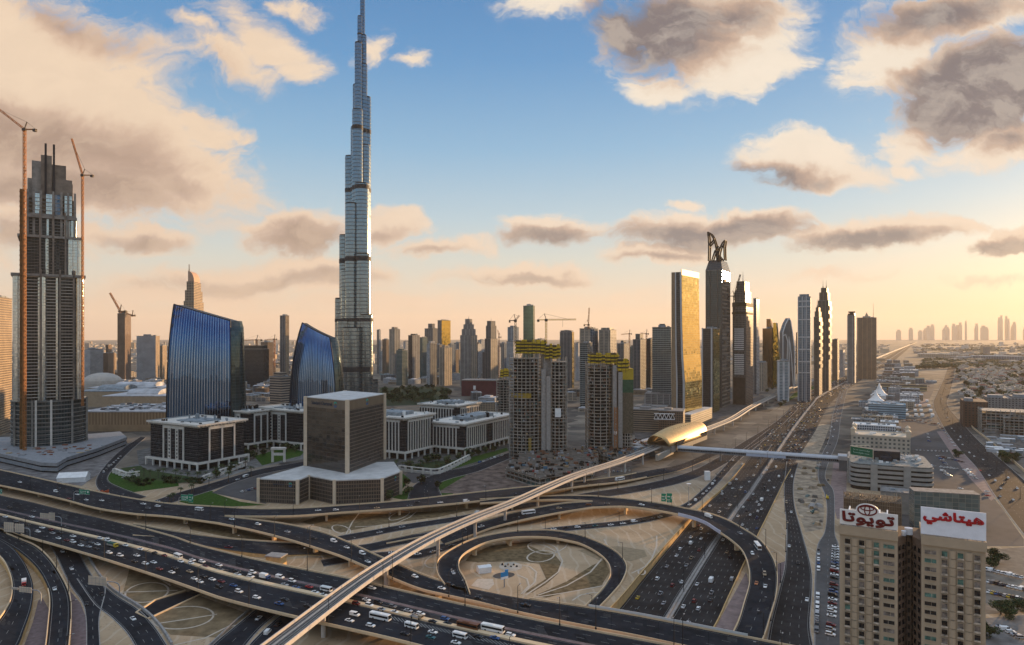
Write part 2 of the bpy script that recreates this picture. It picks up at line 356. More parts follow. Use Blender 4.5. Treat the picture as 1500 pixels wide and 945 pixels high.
def inpoly(x, y, poly):
    r = False; j = len(poly)-1
    for i in range(len(poly)):
        a, b = poly[i], poly[j]
        if (a[1] > y) != (b[1] > y) and x < (b[0]-a[0])*(y-a[1])/(b[1]-a[1])+a[0]: r = not r
        j = i
    return r
mb = MB()
for f in of:
    ps = [ov[i] for i in f]; cx_ = sum(p[0] for p in ps)/len(ps); cy_ = sum(p[1] for p in ps)/len(ps)
    if not inpoly(cx_, cy_, trench): mb.quad([(p[0], p[1], 0) for p in ps])
for o in [mb.build("ground", GROUND)]:
    struct(o)
    for p in o.data.polygons:
        if p.normal.z < 0: p.flip()
# ground patches
def patch(name, pts, m, z=.05, kind='structure', px=True):
    q = [at(u, v, 0) for u, v in pts] if px else [Vector((x, y, 0)) for x, y in pts]
    mb = MB(); mb.quad([(p.x, p.y, z) for p in q]); o = mb.build(name, m)
    if o.data.polygons[0].normal.z < 0: o.data.polygons[0].flip()
    return struct(o, kind)
# ------------------------------------------------------------------ roads
ROADS = {}
def spline(pts, n=6):
    out = []
    for i in range(len(pts)-1):
        p0 = pts[i-1] if i else pts[0]*2-pts[1]; p1, p2 = pts[i], pts[i+1]
        p3 = pts[i+2] if i+2 < len(pts) else p2*2-p1
        for k in range(n):
            t = k/n
            out.append(.5*((2*p1)+(p2-p0)*t+(2*p0-5*p1+4*p2-p3)*t*t+(3*p1-p0-3*p2+p3)*t**3))
    out.append(pts[-1].copy()); return out
def secs(lst, z=None):
    L, Rr = [], []
    for s in lst:
        zz = s[4] if len(s) > 4 else z
        L.append(at(s[0], s[1], zz)); Rr.append(at(s[2], s[3], zz))
    return spline(L), spline(Rr)
def flat(p): return Vector((p.x, p.y, 0))
def perp(Ls, i):
    a = flat(Ls[max(0, i-1)]); b = flat(Ls[min(len(Ls)-1, i+1)]); d = (b-a)
    if d.length < 1e-6: return Vector((1, 0, 0))
    d.normalize(); return Vector((-d.y, d.x, 0))
def strip(mb, A, B, dz=0, mi=0):
    for i in range(len(A)-1):
        mb.quad([A[i]+Vector((0, 0, dz)), B[i]+Vector((0, 0, dz)), B[i+1]+Vector((0, 0, dz)), A[i+1]+Vector((0, 0, dz))], mi)
def flip_up(o):
    for p in o.data.polygons:
        if p.normal.z < 0: p.flip()
    return o
def markings(mb, Ls, Rs, lanes, dz, edge=.03, wd=.17, dash=(4, 8), arrows=False):
    n = len(Ls)
    def line(f, solid, wd):
        acc = 0
        for i in range(n-1):
            a0 = Ls[i].lerp(Rs[i], f); a1 = Ls[i+1].lerp(Rs[i+1], f); l = (a1-a0).length
            if l < .01: continue
            d = (a1-a0)/l; pr = Vector((-d.y, d.x, 0)).normalized()*wd/2
            if solid: sg = [(0, l)]
            else:
                sg = []; s0 = -(acc % (dash[0]+dash[1]))
                while s0 < l:
                    x0, x1 = max(0, s0), min(l, s0+dash[0])
                    if x1 > x0: sg.append((x0, x1))
                    s0 += dash[0]+dash[1]
            for x0, x1 in sg:
                p, q = a0+d*x0+Vector((0, 0, dz)), a0+d*x1+Vector((0, 0, dz))
                mb.quad([p-pr, p+pr, q+pr, q-pr])
            acc += l
    wd0 = (Ls[n//2]-Rs[n//2]).length
    e = min(.12, 1.1/wd0)
    line(e, True, wd*.8); line(1-e, True, wd*.8)
    for k in range(1, lanes): line(e+(1-2*e)*k/lanes, False, wd)
def wall_along(mb, pts, h0, h1, th, side, mi=0, cover=True):
    """A wall following pts: from h0 below to h1 above the line, th thick, towards «side» (+1 left, -1 right)."""
    inn = pts; out = [pts[i]+perp(pts, i)*th*side for i in range(len(pts))]
    for i in range(len(pts)-1):
        a, b, c, d = inn[i], inn[i+1], out[i+1], out[i]
        z = lambda p, k: Vector((p.x, p.y, p.z+k))
        mb.quad([z(a, h0), z(b, h0), z(b, h1), z(a, h1)], mi); mb.quad([z(d, h1), z(c, h1), z(c, h0), z(d, h0)], mi)
        if cover: mb.quad([z(a, h1), z(b, h1), z(c, h1), z(d, h1)], mi); mb.quad([z(d, h0), z(c, h0), z(b, h0), z(a, h0)], mi)
    for p, q in ((inn[0], out[0]), (inn[-1], out[-1])):
        mb.quad([(p.x, p.y, p.z+h0), (q.x, q.y, q.z+h0), (q.x, q.y, q.z+h1), (p.x, p.y, p.z+h1)], mi)
ZO = [.10]
def ground_road(key, lst, lanes=2, m=None, name="road", kerb=True, z=0, mark=True):
    Ls, Rs = secs(lst, z); ZO[0] += .012; dz = ZO[0]
    ROADS[key] = (Ls, Rs)
    mb = MB(); strip(mb, Ls, Rs, dz); o = flip_up(mb.build(name, m or ASPH)); struct(o)
    if mark:
        mb = MB(); markings(mb, Ls, Rs, lanes, dz+.02)
        if mb.f: struct(flip_up(mb.build("lane_markings", PAINT, o)))
    if kerb:
        mb = MB(); wall_along(mb, Ls, 0, .26, .45, 1); wall_along(mb, Rs, 0, .26, .45, -1); struct(mb.build("kerb", CONCG, o))
    return o
def flyover(key, lst, name, label, lanes=3, depth=1.7, par=((0, 1), (0, 1)), piers=38, pierskip=(), z=7, m=None, mark=True, skirt=False, ph=1.0, cat="flyover", pw=.42):
    Ls, Rs = secs(lst, z); ROADS[key] = (Ls, Rs); n = len(Ls)
    k = n//2; P0 = flat(Ls[k].lerp(Rs[k], .5)); root = thing(name, label, cat, P0)
    mb = MB(); strip(mb, Ls, Rs, 0); flip_up(mb.build("road_deck", m or ASPH, root, P0))
    if mark:
        mb = MB(); markings(mb, Ls, Rs, lanes, .025); flip_up(mb.build("lane_marking", PAINT, root, P0))
    mb = MB(); mj = MB(); up = Vector((0, 0, .012)); up2 = Vector((0, 0, .018))
    for i in range(1, n-2):
        if rnd.random() < .40:
            f0 = rnd.choice([.12, .32, .52, .70]); f1 = f0+rnd.uniform(.10, .2); i1 = min(n-1, i+rnd.choice([1, 1, 2]))
            for q in range(i, i1): mb.quad([Ls[q].lerp(Rs[q], f0)+up, Ls[q].lerp(Rs[q], f1)+up, Ls[q+1].lerp(Rs[q+1], f1)+up, Ls[q+1].lerp(Rs[q+1], f0)+up], rnd.randrange(2))
        if i % 6 == 3:
            d = (Ls[i+1]-Ls[i]).normalized()*.22; mj.quad([Ls[i]+up2-d, Rs[i]+up2-d, Rs[i]+up2+d, Ls[i]+up2+d])
    if mb.f: flip_up(mb.build("asphalt_patch", [ASPHP, ASPHQ], root, P0))
    flip_up(mj.build("expansion_joint", ASPHP, root, P0))
    sgn = 1 if (Ls[k]-Rs[k]).dot(perp(Ls, k)) > 0 else -1
    for pts, (a, b), s in ((Ls, par[0], sgn), (Rs, par[1], -sgn)):
        if b > a:
            q = pts[int(a*(n-1)):int(b*(n-1))+1]; mb = MB(); wall_along(mb, q, -.3, ph, pw, s); mb.build("parapet", CONC, root, P0)
    mb = MB()
    if skirt:
        for pts, s in ((Ls, 1), (Rs, -1)):
            for i in range(n-1):
                a, b = pts[i], pts[i+1]; mb.quad([(a.x, a.y, -.2), (b.x, b.y, -.2), (b.x, b.y, b.z-.31), (a.x, a.y, a.z-.31)])
        mb.build("retaining_wall", OCHRE, root, P0)
    else:
        Li = [Ls[i].lerp(Rs[i], .12) for i in range(n)]; Ri = [Ls[i].lerp(Rs[i], .88) for i in range(n)]
        V = lambda p, d: Vector((p.x, p.y, p.z+d))
        for i in range(n-1):
            mb.quad([V(Ls[i], -.31), V(Ls[i+1], -.31), V(Ls[i+1], -.8), V(Ls[i], -.8)]); mb.quad([V(Rs[i], -.31), V(Rs[i+1], -.31), V(Rs[i+1], -.8), V(Rs[i], -.8)])
            mb.quad([V(Ls[i], -.8), V(Ls[i+1], -.8), V(Li[i+1], -depth), V(Li[i], -depth)]); mb.quad([V(Rs[i], -.8), V(Rs[i+1], -.8), V(Ri[i+1], -depth), V(Ri[i], -depth)])
            mb.quad([V(Li[i], -depth), V(Li[i+1], -depth), V(Ri[i+1], -depth), V(Ri[i], -depth)])
        mb.build("girder", CONC, root, P0)
        acc = piers*.5
        for i in range(n-1):
            c0 = Ls[i].lerp(Rs[i], .5); c1 = Ls[i+1].lerp(Rs[i+1], .5); l = (c1-c0).length; acc += l
            if acc >= piers and c0.z > 3.2:
                acc = 0
                if any(abs(i/n-x) < .03 for x in pierskip): continue
                pr = perp(Ls, i); wdt = (Ls[i]-Rs[i]).length; d = Vector((pr.y, -pr.x, 0))
                for f in ((.3, .7) if wdt > 11 else (.5,)):
                    c = Ls[i].lerp(Rs[i], f); hw, hd = 1.5, .9
                    bx = [c-pr*hw-d*hd, c+pr*hw-d*hd, c+pr*hw+d*hd, c-pr*hw+d*hd]
                    tx = [c-pr*hw*1.7-d*hd, c+pr*hw*1.7-d*hd, c+pr*hw*1.7+d*hd, c-pr*hw*1.7+d*hd]
                    zt = c.z-depth-.02; pl = [(p.x, p.y) for p in bx]; tl = [(p.x, p.y) for p in tx]; mb = MB()
                    mb.prism(pl, -.3, zt-1.6, cap=False); mb.prism(pl, zt-1.6, zt, top=tl); mb.build("pier", CONC, root, P0)
    return root

# sunken highway: bed, walls, median
n_ = 6
Ls = spline([Vector((p.x, p.y, d)) for p, d in zip(WT, DEP)]+[at(1135, 620), at(1172, 585), at(1182, 576), at(1249, 547), at(1284, 531), at(1312, 516), at(1338, 501)])
Rs = spline([Vector((p.x, p.y, d)) for p, d in zip(ER, DEP)]+[at(1195, 630), at(1213, 596), at(1233, 577), at(1275, 548), at(1306, 531.5), at(1324, 516.5), at(1342, 501)])
ROADS['S'] = (Ls, Rs)
mb = MB(); strip(mb, Ls, Rs, .07); hw = flip_up(mb.build("highway", ASPH2)); struct(hw)
mA = [Ls[i].lerp(Rs[i], .475) for i in range(len(Ls))]; mB = [Ls[i].lerp(Rs[i], .535) for i in range(len(Ls))]
k = 13*6-12
mb = MB(); markings(mb, Ls[:k], mA[:k], 6, .10, wd=.2, dash=(3.5, 8.5)); markings(mb, mB[:k], Rs[:k], 6, .10, wd=.2, dash=(3.5, 8.5)); struct(flip_up(mb.build("lane_markings", PAINT, hw)))
mb = MB(); strip(mb, mA, mB, .42); wall_along(mb, mA, 0, .42, .25, 1, cover=False); wall_along(mb, mB, 0, .42, .25, -1, cover=False)
struct(flip_up(mb.build("median_strip", CONCG, hw)))
mb = MB(); e = 7*6+1
wl = [Vector((p.x, p.y, 0)) for p in Ls[:e]]; wr = [Vector((p.x, p.y, 0)) for p in Rs[:e]]
for W, Q in ((wl, Ls), (wr, Rs)):
    for i in range(e-1): mb.quad([(Q[i].x, Q[i].y, Q[i].z), (Q[i+1].x, Q[i+1].y, Q[i+1].z), (W[i+1].x, W[i+1].y, .9), (W[i].x, W[i].y, .9)])
wall_along(mb, wl, -.1, .9, .6, 1); wall_along(mb, wr, -.1, .9, .6, -1)
tag(mb.build("underpass_wall", OCHRE), "tall ochre retaining walls lining the sunken stretch of highway", "retaining wall")
mb = MB(); fence_l = [Ls[i].lerp(Rs[i], .505) for i in range(12, 13*6)]
wall_along(mb, [p+Vector((0, 0, .42)) for p in fence_l], 0, .9, .25, 1); tag(mb.build("median_barrier", CONCG), "long low concrete barrier running down the middle of the wide highway", "barrier")

# flyovers (photo rows/columns at deck height)
flyover('A', [(-90, 672, -90, 696, 7), (0, 689, 0, 711.5, 7), (85, 708, 85, 730, 7), (140, 720.5, 140, 744.6, 7), (195, 731, 195, 753, 7), (250, 738.5, 250, 757.5, 7), (320, 743, 320, 767, 7)],
        "flyover", "far curved flyover at the left edge, in front of the unfinished tower's podium", 4, piers=44)
flyover('A1', [(320, 743, 320, 756, 7), (377, 746, 377, 757.2, 7), (440, 745, 440, 756, 7), (500, 741, 500, 751.5, 7), (585, 734.5, 585, 745.5, 7), (669, 725, 669, 738, 7), (750, 716, 750, 729, 6.5), (801, 711, 801, 721, 6), (850, 705.5, 850, 713, 5), (908, 698, 908, 706.5, 3.4), (955, 688.5, 955, 697.5, 2), (1000, 679, 1000, 687, 1), (1050, 657, 1056, 664, .2)],
        "flyover", "far flyover with a tan fascia passing in front of the brown glass bank", 2, par=((0, .8), (0.02, .82)), piers=60, pierskip=(.68, .73))
flyover('B', [(320, 756, 320, 767, 7), (368, 761.5, 368, 777, 7), (419, 768.5, 419, 790, 7), (470, 780, 470, 805.6, 7), (506, 793.5, 506, 818, 7), (560, 818, 566, 844, 7), (612, 840, 612, 862.5, 7), (650, 853, 650, 872, 7), (700, 864, 700, 883, 7), (750, 874, 750, 895.5, 7), (802, 882, 802, 907, 7), (862, 891, 862, 919, 7), (930, 902.5, 930, 932, 7), (1000, 916, 1000, 947, 7), (1080, 932, 1080, 964, 7), (1180, 952, 1180, 986, 7)],
        "flyover", "flyover sweeping down from the far deck to join the sandy loop ramp", 3, par=((.03, .465), (0, 1)), piers=40, pierskip=(.83, .87, .91, .78))
mbp = MB(); Lb, Rb = ROADS['B']; nb_ = len(Lb)
wall_along(mbp, Lb[int(.63*nb_):], -.3, 1.0, .42, 1 if (Lb[40]-Rb[40]).dot(perp(Lb, 40)) > 0 else -1)
mbp.build("parapet", CONC, None).name = "parapet_tmp"
_b = bpy.data.objects["parapet_tmp"]; _root = [o for o in bpy.data.objects if o.get('label', '').startswith('flyover sweeping')][0]
_b.parent = _root; _b.location = -_root.location; _b.name = "parapet"
flyover('E', [(-90, 705, -90, 752, 8), (0, 725.5, 0, 773, 8), (44, 735, 44, 788, 8), (90, 746.5, 90, 801, 8), (144, 758.5, 144, 817, 8), (195, 771, 195, 833, 8), (250, 794-8, 250, 851, 8), (285, 798, 290, 865, 8), (335, 811, 335, 880, 8), (400, 826, 436, 905, 8), (500, 846, 520, 924, 8), (552, 858, 568, 935, 8), (608, 871, 640, 953, 8), (669, 885, 720, 972, 8), (750, 902, 800, 990, 8), (835, 919, 890, 1008, 8), (936, 938, 990, 1030, 8), (1040, 958, 1090, 1050, 8)],
        "flyover", "wide crowded flyover nearest the camera, packed with queuing cars", 8, par=((0.29, 1), (0.1, 1)), piers=36, mark=False)
Le, Re = ROADS['E']; rootE = [o for o in bpy.data.objects if o.get('label', '').startswith('wide crowded')][0]
def erow(f0, f1=None): return [Le[i].lerp(Re[i], f0 if f1 is None else f0+(f1-f0)*min(1, i/(len(Le)*.35))) for i in range(len(Le))]
m1, m2 = erow(.66, .47), erow(.69, .53)                         # median between the two busy carriageways
p1_, p2_ = erow(.50, .285), erow(.52, .33)                          # paved strip to the quiet carriageway
ROADS['E1'] = (Le, p1_); ROADS['E2'] = (p2_, m1); ROADS['E3'] = (m2, Re)
OE = rootE.location
mb = MB(); strip(mb, m1, m2, .75); V75 = lambda q: [p+Vector((0, 0, 0)) for p in q]
wall_along(mb, m1, 0, .75, .1, 1, cover=False); wall_along(mb, m2, 0, .75, .1, -1, cover=False); flip_up(mb.build("median", CONC, rootE, OE))
mb = MB(); strip(mb, p1_, p2_, .2); wall_along(mb, p2_, 0, .2, .1, 1, cover=False); wall_along(mb, p1_, 0, .2, .1, 1, cover=False); flip_up(mb.build("paved_strip", PAVE, rootE, OE))
mb = MB(); markings(mb, Le, p1_, 3, .025); markings(mb, p2_, m1, 2, .025); markings(mb, m2, Re, 3, .025)
for i in range(64, 96):         # hatched gore on the busy carriageway
    for f in (.2, .7):
        j = min(len(Le)-2, i); a = m2[j].lerp(Re[j], .12).lerp(m2[j+1].lerp(Re[j+1], .12), f); b = m2[j].lerp(Re[j], .26).lerp(m2[j+1].lerp(Re[j+1], .26), f+.5); d = (m2[j+1]-m2[j]).normalized()*.35
        mb.quad([a+Vector((0, 0, .03))-d, b+Vector((0, 0, .03))-d, b+Vector((0, 0, .03))+d, a+Vector((0, 0, .03))+d])
flip_up(mb.build("lane_marking", PAINT, rootE, OE))
flyover('C1', [(195, 768, 195, 785, 7.6), (250, 778, 250, 790, 6.5), (300, 785.5, 300, 799, 5), (340, 790, 340, 806, 3.6), (400, 794.5, 400, 812.5, 2), (450, 796.5, 450, 812, .8), (500, 796, 500, 815, .3)],
        "slip_road", "slip road peeling down from the crowded flyover under the middle deck", 3, par=((0, 1), (0, .15)), piers=60, skirt=True)
flyover('D1', [(703, 732, 703, 738, 7), (750, 729.5, 750, 735, 7.5), (797, 727.5, 797, 733, 8), (835, 726.5, 835, 733, 8), (868, 727, 868, 735, 8)],
        "ramp", "narrow ramp linking the far flyover with the curved one", 1, piers=60, mark=False)
flyover('D2', [(640, 786, 652, 798, .4), (679, 772, 690, 785, .8), (715, 762, 720, 774, 2), (750, 752.6, 750, 766, 3.6), (784, 745, 784, 758.5, 5.2), (826, 738, 826, 750.5, 7), (868, 735.3, 868, 744, 8)],
        "ramp", "rising ramp that joins the curved flyover behind the metro piers", 2, piers=46)
flyover('D', [(868, 727, 868, 744, 8), (919, 731.5, 915, 742.8, 8), (970, 738.5, 960, 748, 8), (1000, 744.5, 1000, 756, 8), (1034, 751.5, 1030, 765.5, 8), (1061, 760.5, 1049, 777, 8), (1088, 775, 1070, 791, 8), (1115, 793.6, 1088, 808, 8), (1132, 819, 1097, 831, 7.4), (1138, 843, 1098.5, 855, 6.5), (1136, 873, 1091, 883, 5.2), (1128, 902, 1083, 910, 4.2), (1118.5, 933, 1073, 931, 3.4), (1100, 975, 1056, 965, 2.4)],
        "flyover", "curved flyover swinging over the sunken highway towards the lower right", 2, piers=60, pierskip=(.42, .5, .58, .9, .95, .82, .74, .66))
flyover('L', [(652, 857, 688, 871, 7), (643, 844, 680, 849, 7), (640.5, 832, 672, 834, 7), (645, 818, 673.5, 819, 7), (668, 802, 688, 806.5, 7), (700, 788.5, 716, 794.5, 6.8), (750, 779.3, 756, 788, 6.2), (800, 777.2, 800, 788, 5), (838, 782, 830, 792.5, 3.6), (866, 790.5, 853, 798.5, 2.4), (893, 803, 876, 811, 1.6), (910, 816.5, 890, 824, 1.0), (917.5, 832, 895, 838, .7), (911, 852, 892, 850, .5), (896, 871, 881, 866, .3), (876, 892, 860, 887, .2), (846, 925, 830, 919, .2)],
        "loop_ramp", "tight curling loop ramp around the sandy garden with the tent", 1, piers=34, pierskip=(.68, .73, .79, .85, .9, .1, .2))
# ground level roads
ground_road('G1', [(440, 797, 444, 804), (500, 785, 505, 793), (540, 778, 545, 786), (589, 769, 592, 776.5), (669, 757, 672, 763.5), (720, 747, 722, 754), (790, 734, 792, 741), (868, 721, 868, 731), (940, 710, 940, 720), (1000, 695, 1000, 707), (1040, 677, 1048, 688), (1085, 650, 1095, 658), (1132, 621, 1141, 626), (1160, 598, 1168, 600)], 2)
ground_road('G2', [(480, 800, 482, 812), (534, 798, 540, 808), (590, 786, 596, 797), (640, 779, 646, 790)], 2)
ground_road('G3', [(470, 821, 474, 830), (520, 813, 526, 822), (574, 808, 580, 818), (612, 807, 616, 818), (661, 794, 664, 804), (730, 784, 732, 792), (811, 773, 811, 780.5), (872, 767, 873, 774), (920, 762, 923, 769), (965, 753, 969, 760), (1005, 737, 1013, 743), (1040, 707, 1050, 710), (1073, 671, 1083, 674), (1100, 650, 1108, 654), (1128, 628, 1136, 630)], 2)
ground_road('P', [(1152, 676, 1170, 678), (1149, 705, 1163, 706), (1149, 738, 1164, 738.5), (1152, 775, 1174, 777), (1149.5, 826, 1188, 829), (1142, 860, 1190, 866), (1129, 910, 1187, 914), (1122, 945, 1192, 948), (1112, 990, 1200, 992)], 4, m=ASPH2, name="slip_road_surface")
ground_road('FR', [(1264, 545, 1268, 546), (1238, 562, 1246, 563), (1222, 600, 1234, 602), (1215, 640, 1228, 642), (1203, 668, 1217, 670), (1198, 698, 1209, 698), (1207, 722, 1221, 718), (1211, 745, 1223, 745), (1208, 778, 1223, 780), (1197, 800, 1229, 800), (1193, 850, 1232, 850), (1192, 945, 1234, 945), (1192, 990, 1236, 990)], 2, m=ASPHL, name="frontage_road")
ground_road('Q', [(1392, 525, 1400, 525), (1385, 548, 1398, 548), (1373, 575, 1392, 575), (1367, 593, 1388, 593), (1381, 624, 1410, 620), (1403, 655, 1434, 646), (1430, 685, 1462, 670), (1455, 723, 1490, 694), (1480, 758, 1530, 732), (1520, 810, 1580, 782)], 6, m=ASPH2, name="avenue")
ground_road('T', [(205, 640, 214, 641), (176, 660, 192, 660), (152, 684, 170, 683), (140, 705, 158, 702), (150, 722, 176, 714), (190, 735, 215, 728)], 2, name="street")
ground_road('U', [(215, 738, 235, 742), (255, 724, 270, 731), (300, 711, 312, 718), (340, 699, 350, 705), (379, 688, 388, 694), (446, 676, 450, 682)], 2, name="street")
ground_road('W', [(596, 738, 650, 733), (606, 712, 642, 711), (642, 693, 658, 702), (690, 683, 702, 690), (735, 667, 744, 673), (775, 652, 783, 657)], 2, name="street")
flyover('F1', [(-40, 770, -20, 770, 4), (8, 795, 22, 787.5, 4), (32, 811, 51, 800, 4), (54, 832, 73, 820, 4), (68, 856, 91, 848, 4), (73.5, 880, 101.5, 873, 4), (71, 914, 103.5, 903, 4), (67, 950, 100, 947, 4), (58, 1000, 92, 1000, 4)],
        "ramp", "tan-walled ramp curving down past the bottom left corner", 2, par=((.55, 1), (0.1, 1)), skirt=True)
flyover('F2', [(-60, 788, -30, 775, 4), (-14, 806, 12, 797, 4), (4, 820, 32, 818, 4), (14, 838, 44, 841, 4), (18.6, 858, 49, 861, 4), (16, 880, 46, 890, 4), (2, 904, 36, 921, 4), (-20, 930, 24, 950, 4), (-60, 975, -10, 995, 4)],
        "ramp", "leftmost ramp bending out of the frame at the bottom left", 2, par=((0, 1), (0.7, 0)), skirt=True)
ground_road('F3', [(70, 795, 112, 797), (81, 814, 122, 820), (101, 856, 139, 848), (118, 880, 155, 862), (125, 903, 146, 905), (126, 945, 147, 945), (124, 990, 147, 990)], 2)
ground_road('F4', [(112, 848, 139, 845), (137, 884, 169, 871), (161, 903.5, 203, 893), (183, 925, 226, 917), (197, 947, 245, 945), (218, 990, 272, 990)], 3)
ground_road('H1', [(290, 975, 340, 975), (313, 945, 360, 945), (346, 917, 388, 914), (385, 885, 425, 885), (420, 855, 452, 858)], 2)
ground_road('H2', [(345, 975, 400, 978), (366, 945, 420, 948), (396, 915, 446, 918), (432, 886, 474, 888), (462, 858, 494, 860)], 2)
mb = MB(); q = [at(300, 955), at(346, 912), at(385, 880)]; wall_along(mb, spline(q), 0, 1.4, .6, 1); tag(mb.build("low_wall", CONCG), "bluish grey low wall beside the dark road at bottom centre left", "wall")
mb = MB(); q = [at(122, 797), at(134, 827), at(160, 862), at(206, 893), at(232, 918), at(250, 946)]; wall_along(mb, spline(q), 0, 1.6, 1.0, 1); tag(mb.build("low_wall", CONCG), "blue grey barrier along the outside of the bottom left ground road", "wall")
# planted gore and sunken pit between decks
for name, pts, m, z in [
    ("paving", [(62, 876), (72, 893), (68, 960), (30, 960), (48, 912), (56, 880)], PAVE, .06),
    ("paving", [(103, 866), (118, 884), (126, 905), (126, 960), (103, 960), (105, 900)], PAVE, .06),
    ("paving", [(1045, 925), (1093, 838), (1098, 856), (1090, 886), (1068, 936)], PINK, .06),
    ("paving", [(1139, 826), (1150, 822), (1147, 842), (1139, 862)], PAVE, .06),
    ("lawn", [(150, 690), (200, 697), (260, 700), (262, 712), (190, 722), (152, 705)], GRASS, .05),
    ("lawn", [(262, 735), (300, 712), (318, 724), (352, 735), (390, 740), (300, 744)], GRASS, .05),
    ("car_park", [(310, 722), (340, 708), (382, 694), (400, 690), (390, 738), (352, 731)], LOT, .055),
    ("lawn", [(632, 708), (668, 692), (682, 696), (672, 720), (652, 728), (640, 722)], GRASS, .05),
    ("lawn", [(568, 728), (598, 716), (618, 722), (636, 730), (600, 734)], GRASS, .05),
    ("lawn", [(1150, 590), (1135, 602), (1165, 575), (1215, 557), (1230, 554), (1182, 574)], GRASS, .05),
    ("lawn", [(610, 548), (690, 541), (720, 549), (650, 556)], GRASS, .05),
    ("lake", [(556, 548), (600, 545), (690, 548), (660, 553), (610, 555), (560, 557)], pm("pool_water", (.02, .30, .30), .1, var=.1), .08),
    ("construction_ground", [(1155, 690), (1180, 640), (1190, 620), (1216, 622), (1208, 645), (1196, 672), (1196, 700), (1204, 722), (1208, 748), (1205, 775), (1180, 780), (1166, 740)], DIRT, .05),
    ("car_park", [(1322, 612), (1366, 612), (1388, 645), (1432, 700), (1468, 745), (1500, 790), (1500, 800), (1300, 800), (1310, 690)], LOT, .05),
    ("paving", [(1372, 632), (1382, 632), (1412, 655), (1438, 690), (1458, 728), (1452, 734), (1420, 700), (1396, 668)], PINK, .07),
    ("car_park", [(1326, 556), (1368, 556), (1368, 572), (1362, 584), (1316, 584)], LOT, .05),
    ("paving", [(1320, 584), (1360, 584), (1358, 594), (1312, 594)], PINK, .06),
    ("paving", [(1222, 668), (1240, 668), (1240, 760), (1226, 760), (1216, 720)], PINK, .05),
    ("plaza", [(590, 700), (600, 690), (640, 682), (690, 676), (690, 682), (640, 700), (606, 708)], LOT, .05),
    ("construction_ground", [(640, 722), (690, 692), (740, 675), (950, 660), (960, 672), (870, 700), (700, 724)], pm("building_site_ground", (.13, .10, .085), .95, var=.35, scale=.1, spec=.06), .055),
    ("construction_ground", [(0, 650), (180, 640), (190, 655), (150, 690), (120, 712), (0, 690)], pm("site_ground", (.17, .16, .155), .95, var=.3, scale=.1, spec=.06), .055),
    ("paving", [(165, 690), (200, 680), (290, 700), (360, 680), (360, 690), (300, 708), (255, 700)], pm("grey_paving", (.17, .17, .165), .9, var=.2, scale=.2, spec=.06), .045),
    ("paving", [(340, 690), (380, 668), (446, 650), (446, 672), (380, 684)], pm("plaza_paving", (.15, .15, .145), .9, var=.25, scale=.15, spec=.06), .045),
    ("dusty_lot", [(1440, 806), (1520, 800), (1560, 890), (1440, 900)], pm("dusty_tarmac", (.185, .155, .125), .9, var=.2, scale=.12, spec=.06), .05),
    ("dusty_lot", [(1440, 906), (1560, 896), (1560, 990), (1440, 990)], pm("dusty_grey", (.16, .15, .14), .9, var=.2, scale=.15, spec=.06), .052),
    ("paving", [(1232, 792), (1240, 792), (1240, 990), (1235, 990)], PINK, .05),
    ("plaza", [(205, 690), (290, 702), (362, 676), (362, 655), (300, 640), (200, 660)], pm("office_plaza", (.12, .12, .115), .9, var=.3, scale=.12, spec=.06), .042),
    ("plaza", [(362, 655), (446, 664), (446, 640), (380, 632)], pm("office_plaza_green", (.07, .08, .06), .95, var=.4, scale=.1, spec=.06), .043),
    ("plaza", [(560, 690), (690, 680), (760, 655), (740, 630), (560, 650)], pm("office_plaza_dark", (.085, .085, .08), .9, var=.35, scale=.12, spec=.06), .041),
    ("lawn", [(176, 686), (206, 682), (214, 688), (290, 700), (300, 703), (262, 708), (200, 700)], pm("lawn_deep_green", (.03, .055, .014), .95, var=.3, scale=.4), .056),  # lawn in a darker, duller green
    ("lawn", [(372, 668), (420, 655), (446, 662), (440, 668), (384, 682)], GRASS, .057),
    ("lawn", [(560, 700), (590, 694), (600, 702), (590, 716), (562, 722)], GRASS, .057),
    ("lawn", [(655, 690), (700, 676), (745, 660), (742, 656), (690, 670), (652, 684)], GRASS, .057),
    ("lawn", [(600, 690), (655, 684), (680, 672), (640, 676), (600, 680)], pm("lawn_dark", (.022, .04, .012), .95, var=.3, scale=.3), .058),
    ("park", [(556, 595), (660, 592), (650, 566), (556, 568)], pm("park_green", (.022, .036, .012), .95, var=.3, scale=.1), .056),
    ("car_park", [(1262, 600), (1326, 600), (1340, 556), (1322, 540), (1300, 545), (1285, 565)], pm("strip_paving", (.10, .093, .088), .9, var=.3, scale=.08, spec=.06), .048),
    ("yard", [(1430, 640), (1520, 700), (1560, 700), (1560, 634), (1440, 632)], pm("yard_ground", (.12, .11, .10), .9, var=.35, scale=.1, spec=.06), .05),
    ("plaza", [(930, 655), (960, 660), (1036, 630), (1075, 607), (1120, 580), (1090, 572), (1000, 585), (930, 605)], pm("dark_forecourt", (.09, .085, .082), .9, var=.35, scale=.08, spec=.06), .047),
    ("dark_pit", [(202, 898), (228, 880), (285, 864), (300, 868), (218, 906)], ASPH, .05)]:
    patch(name, pts, m, z)
mb = MB(); wall_along(mb, [at(u, v) for u, v in ((300, 868), (216, 907), (201, 898), (228, 880), (272, 866))], 0, .7, 1.0, 1)
tag(mb.build("low_wall", CONC), "cream wall framing a dark sunken road stub under the crowded flyover", "wall")
